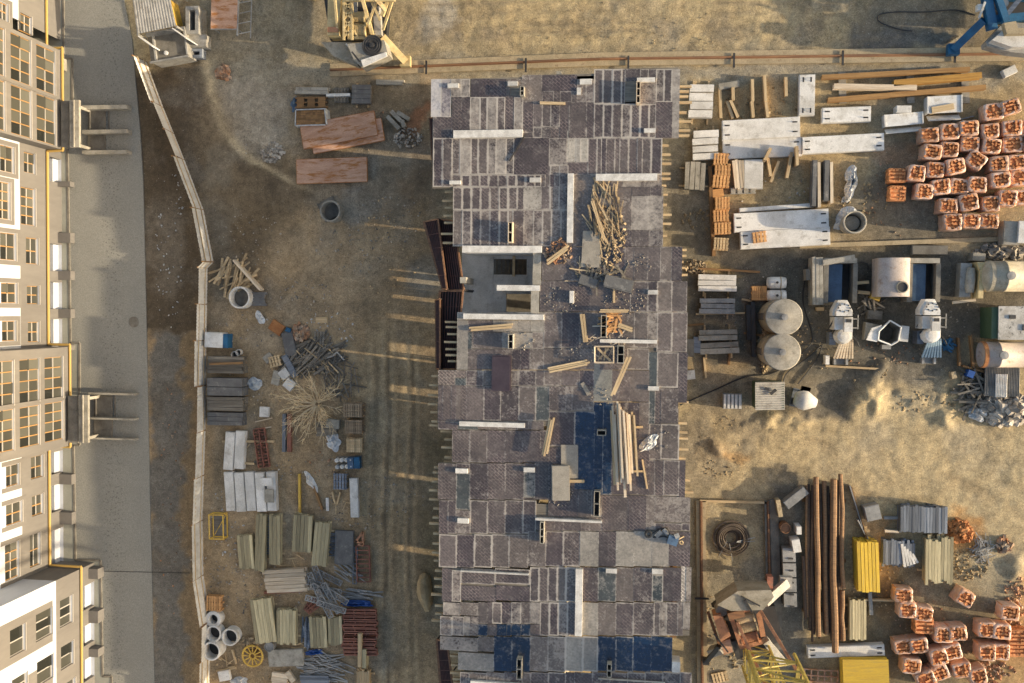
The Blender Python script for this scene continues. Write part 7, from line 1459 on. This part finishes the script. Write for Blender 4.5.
for k in range(12): x = 806 + k * 3.1; rpipe('thin rusty pipe between the thicker ones of the long upright stack', x, 480 + ru(0, 16), x + 1 + ru(-1.2, 1.2), 640 + ru(-26, 8), .085, .35 + .25 * rnd(), 'rust_dark' if k % 3 else 'rust_lit', 'thin pipes of the rusty stack')
for i, y in enumerate((500, 560, 610)): bar('%s dark bearer under the long rusty beams' % ORD[i], 802, y, 846, y + 1, .25, .14, 'wood_brown', 'bearer_beam', 'timber')
slab('long pale beam lying level below the rusty steel beams', 846, 651.5, 77, 11, -2, .6, 'conc_white', True, 'concrete_beam', 'concrete beam')
def ysheets(label, cx, cy, L, W, a, h, n, m, across=False):
    x, y, rz, l, w_ = pl(cx, cy, L, W, a, h); root = thing('formwork_beam_stack', label, 'beam stack', (x, y, 0), rz); b = MB()
    for k in range(4):
        for i in range(n): b.box((ru(-.05, .05), -w_ / 2 + w_ * (i + .5) / n, .14 + (h - .14) * (k + .5) / 4), (l, w_ / n * .86, (h - .14) / 4 * .96))
    mk('beams', b, M[m], root)
    for s in (-.3, .3): q = MB(); q.box((s * l, 0, .07), (.14, w_ + .3, .13)); mk('bearer', q, M['wood'], root)
ysheets('tall bright yellow beam stack right of the rusty steel beams', 868.5, 567, 50, 22, 88, 1.5, 6, 'yellow_sheet'); ysheets('pale greenish striped beam stack below the bright yellow one', 858, 620, 40, 17, 90, .7, 6, 'wood_green')
def ypal():
    x, y, rz, l, w_ = pl(866, 676, 46, 32, 0, 1.2); root = thing('yellow_sheet_pallet', 'bright yellow topped pallet of sheets at the bottom edge', 'sheet stack', (x, y, 0), rz); b = MB()
    for k in range(9): b.box((ru(-.03, .03), ru(-.03, .03), .16 + k * .115), (l, w_, .105))
    mk('sheets', b, M['yellow_sheet'], root); q = MB(); q.box((0, 0, .05), (l * .95, w_ * .95, .1)); mk('base', q, M['wood'], root)
ypal()
bar('grey steel trough poking out below the bright yellow stack', 870, 592, 871.5, 615, .25, .3, 'steel', 'steel_channel', 'steel beam'); bar('pale plank lying level beside the pale greenish stack', 858, 600, 906, 601, .14, .25, 'wood', 'timber_plank', 'timber')
flatbox('shiny square sheet metal box above the bright yellow stack', 'metal_box', 'metal box', 873, 513, 15, 15, -12, .9, 'steel')
for i, (a, b, c_, d) in enumerate(((852, 488, 868, 542), (850, 486, 864, 530), (858, 520, 870, 543))): bar('%s thin pole leaning above the bright yellow stack' % ORD[i], a, b, c_, d, .09, .6, 'steel' if i else 'wood_brown', 'pole', 'pole')
for i, (a, b, c_, d) in enumerate(((884, 518, 902, 518), (885, 531, 899, 532))): bar('%s grey bar sticking out left of the blue grey prop stack' % ('upper', 'lower')[i], a, b, c_, d, .2, .3, 'wood_white' if i else 'steel', 'bar', 'bar')
bundle('blue grey stack of steel props above the greenish beams', 924, 520, 27, 47, 91, .9, 16, 3, 'steel_blue', bear=0, name='prop_stack', cat='steel props', je=.15); bundle('smaller dark stack of steel props right of the bright yellow stack', 899, 554, 26, 32, 91, .7, 12, 3, 'steel_blue', bear=0, name='prop_stack', cat='steel props', je=.25)
for i in range(5): bar('pale prop lying fanned at the right of the smaller dark prop stack', 902 + i * 2.6, 544 + i * 2.5, 905 + i * 3.2, 567 - i * 1.0, .16, .75, 'conc_white', 'steel_prop', 'prop', group='fanned pale props')
bundle('large mixed greenish and yellow beam bundle below the blue grey props', 939.5, 560, 46, 28, 91, .9, 9, 4, 'wood_green', bear=2, je=.4)
sticks('wire_heap', 'grey tangle of wire on its own in the sandy ground', 'wire', 982, 549, 9, 11, .6, 60, 'steel', 0, (.4, 1.4), None, .5, (.015, .03)); scatter('debris_heap', 'red and white debris right of the grey wire tangle', 'debris', 1003, 545, 7, 7, .4, 50, 'brick_rubble', 0, (.15, .35), .4, True); scatter('gravel_scraps', 'gravelly scraps spread right of the greenish beam bundle', 'rubble', 968, 565, 22, 16, .05, 110, 'soil_heap', 0, (.05, .15), .5, True)
pallet('small pale pallet lying alone at the bottom near the deck', 720, 678, 16, 10, -12, .14, 'wood', nb=5); 
def yard_grid():
    x, y, rz, l, w_ = pl(818, 679, 40, 18, 4, .3); mb = MB()
    for i in range(7): mb.box((-l / 2 + l * i / 6, 0, .2), (.08, w_, .12))
    for i in range(4): mb.box((0, -w_ / 2 + w_ * i / 3, .26), (l, .08, .1))
    solo('formwork_grid', 'pink grey formwork grid lying at the bottom edge under the pale beam', 'formwork grid', mb, M['rust_panel'], (x, y, 0), rz)
yard_grid()
for i in (7, 8, 9, 10, 11):
    x, y, s = ((790, 490, 26), (740, 470, 30), (715, 440, 16), (760, 430, 40), (860, 440, 50), (930, 450, 50), (985, 480, 30), (760, 105, 40), (860, 200, 30), (745, 660, 16), (940, 640, 40), (700, 220, 18))[i]
    scatter('dirt_crumbs', 'loose clods and crumbs strewn over the sand of the east yard', 'crumbs', x, y, s, s * .6, .03, 60, 'soil_heap', 0, (.04, .16), .5, True)
for i in range(8):
    x, y = ((300, 45), (440, 25), (520, 40), (600, 20), (700, 35), (790, 40), (900, 40), (640, 66))[i]
    scatter('dirt_crumbs', 'loose stones strewn over the strip north of the deck', 'crumbs', x, y, 85, 24, .02, 45, 'soil_heap', 0, (.02, .06), .5, True)

for i, (x, y, rx, ry, n) in enumerate(((740, 300, 40, 30, 50), (820, 340, 30, 30, 50), (880, 355, 50, 12, 50), (940, 310, 30, 30, 50), (880, 580, 30, 40, 60), (940, 640, 60, 40, 60), (760, 190, 60, 30, 60), (720, 640, 20, 60, 50), (890, 200, 30, 40, 50))):
    scatter('litter', 'small bits of rubble and litter strewn over the ground of the east yard', 'litter', x, y, rx, ry, .02, n, ('rubble', 'wood', 'brick_rubble')[i % 3], 0, (.04, .13), .3, True)

for x, y, rx, ry, n in ((868, 392, 16, 22, 130), (915, 402, 34, 10, 120), (878, 372, 10, 9, 60), (945, 405, 16, 10, 60)):
    scatter('sand_clods', 'clods of loose sand scattered over the sand heaps below the batching machines', 'clods', x, y, rx, ry, .3, n, 'soil_heap', .05, (.04, .16), .4, True)
scatter('sand_clods', 'broken clods on the rough ground beside the lower right edge of the deck', 'clods', 722, 448, 28, 32, .03, 150, 'soil_heap', 0, (.03, .10), .4, True)
for i, (x0, y0, x1, y1) in enumerate(((795, 300, 800, 330), (800, 345, 822, 350), (860, 262, 868, 270), (858, 318, 864, 308))): hose('short black supply hose lying in the mixing yard near the %s' % ('upper silo', 'lower silo', 'left bunker', 'open skip')[i], [(x0, y0), ((x0 + x1) / 2 + 3, (y0 + y1) / 2 - 2), (x1, y1)], .04)
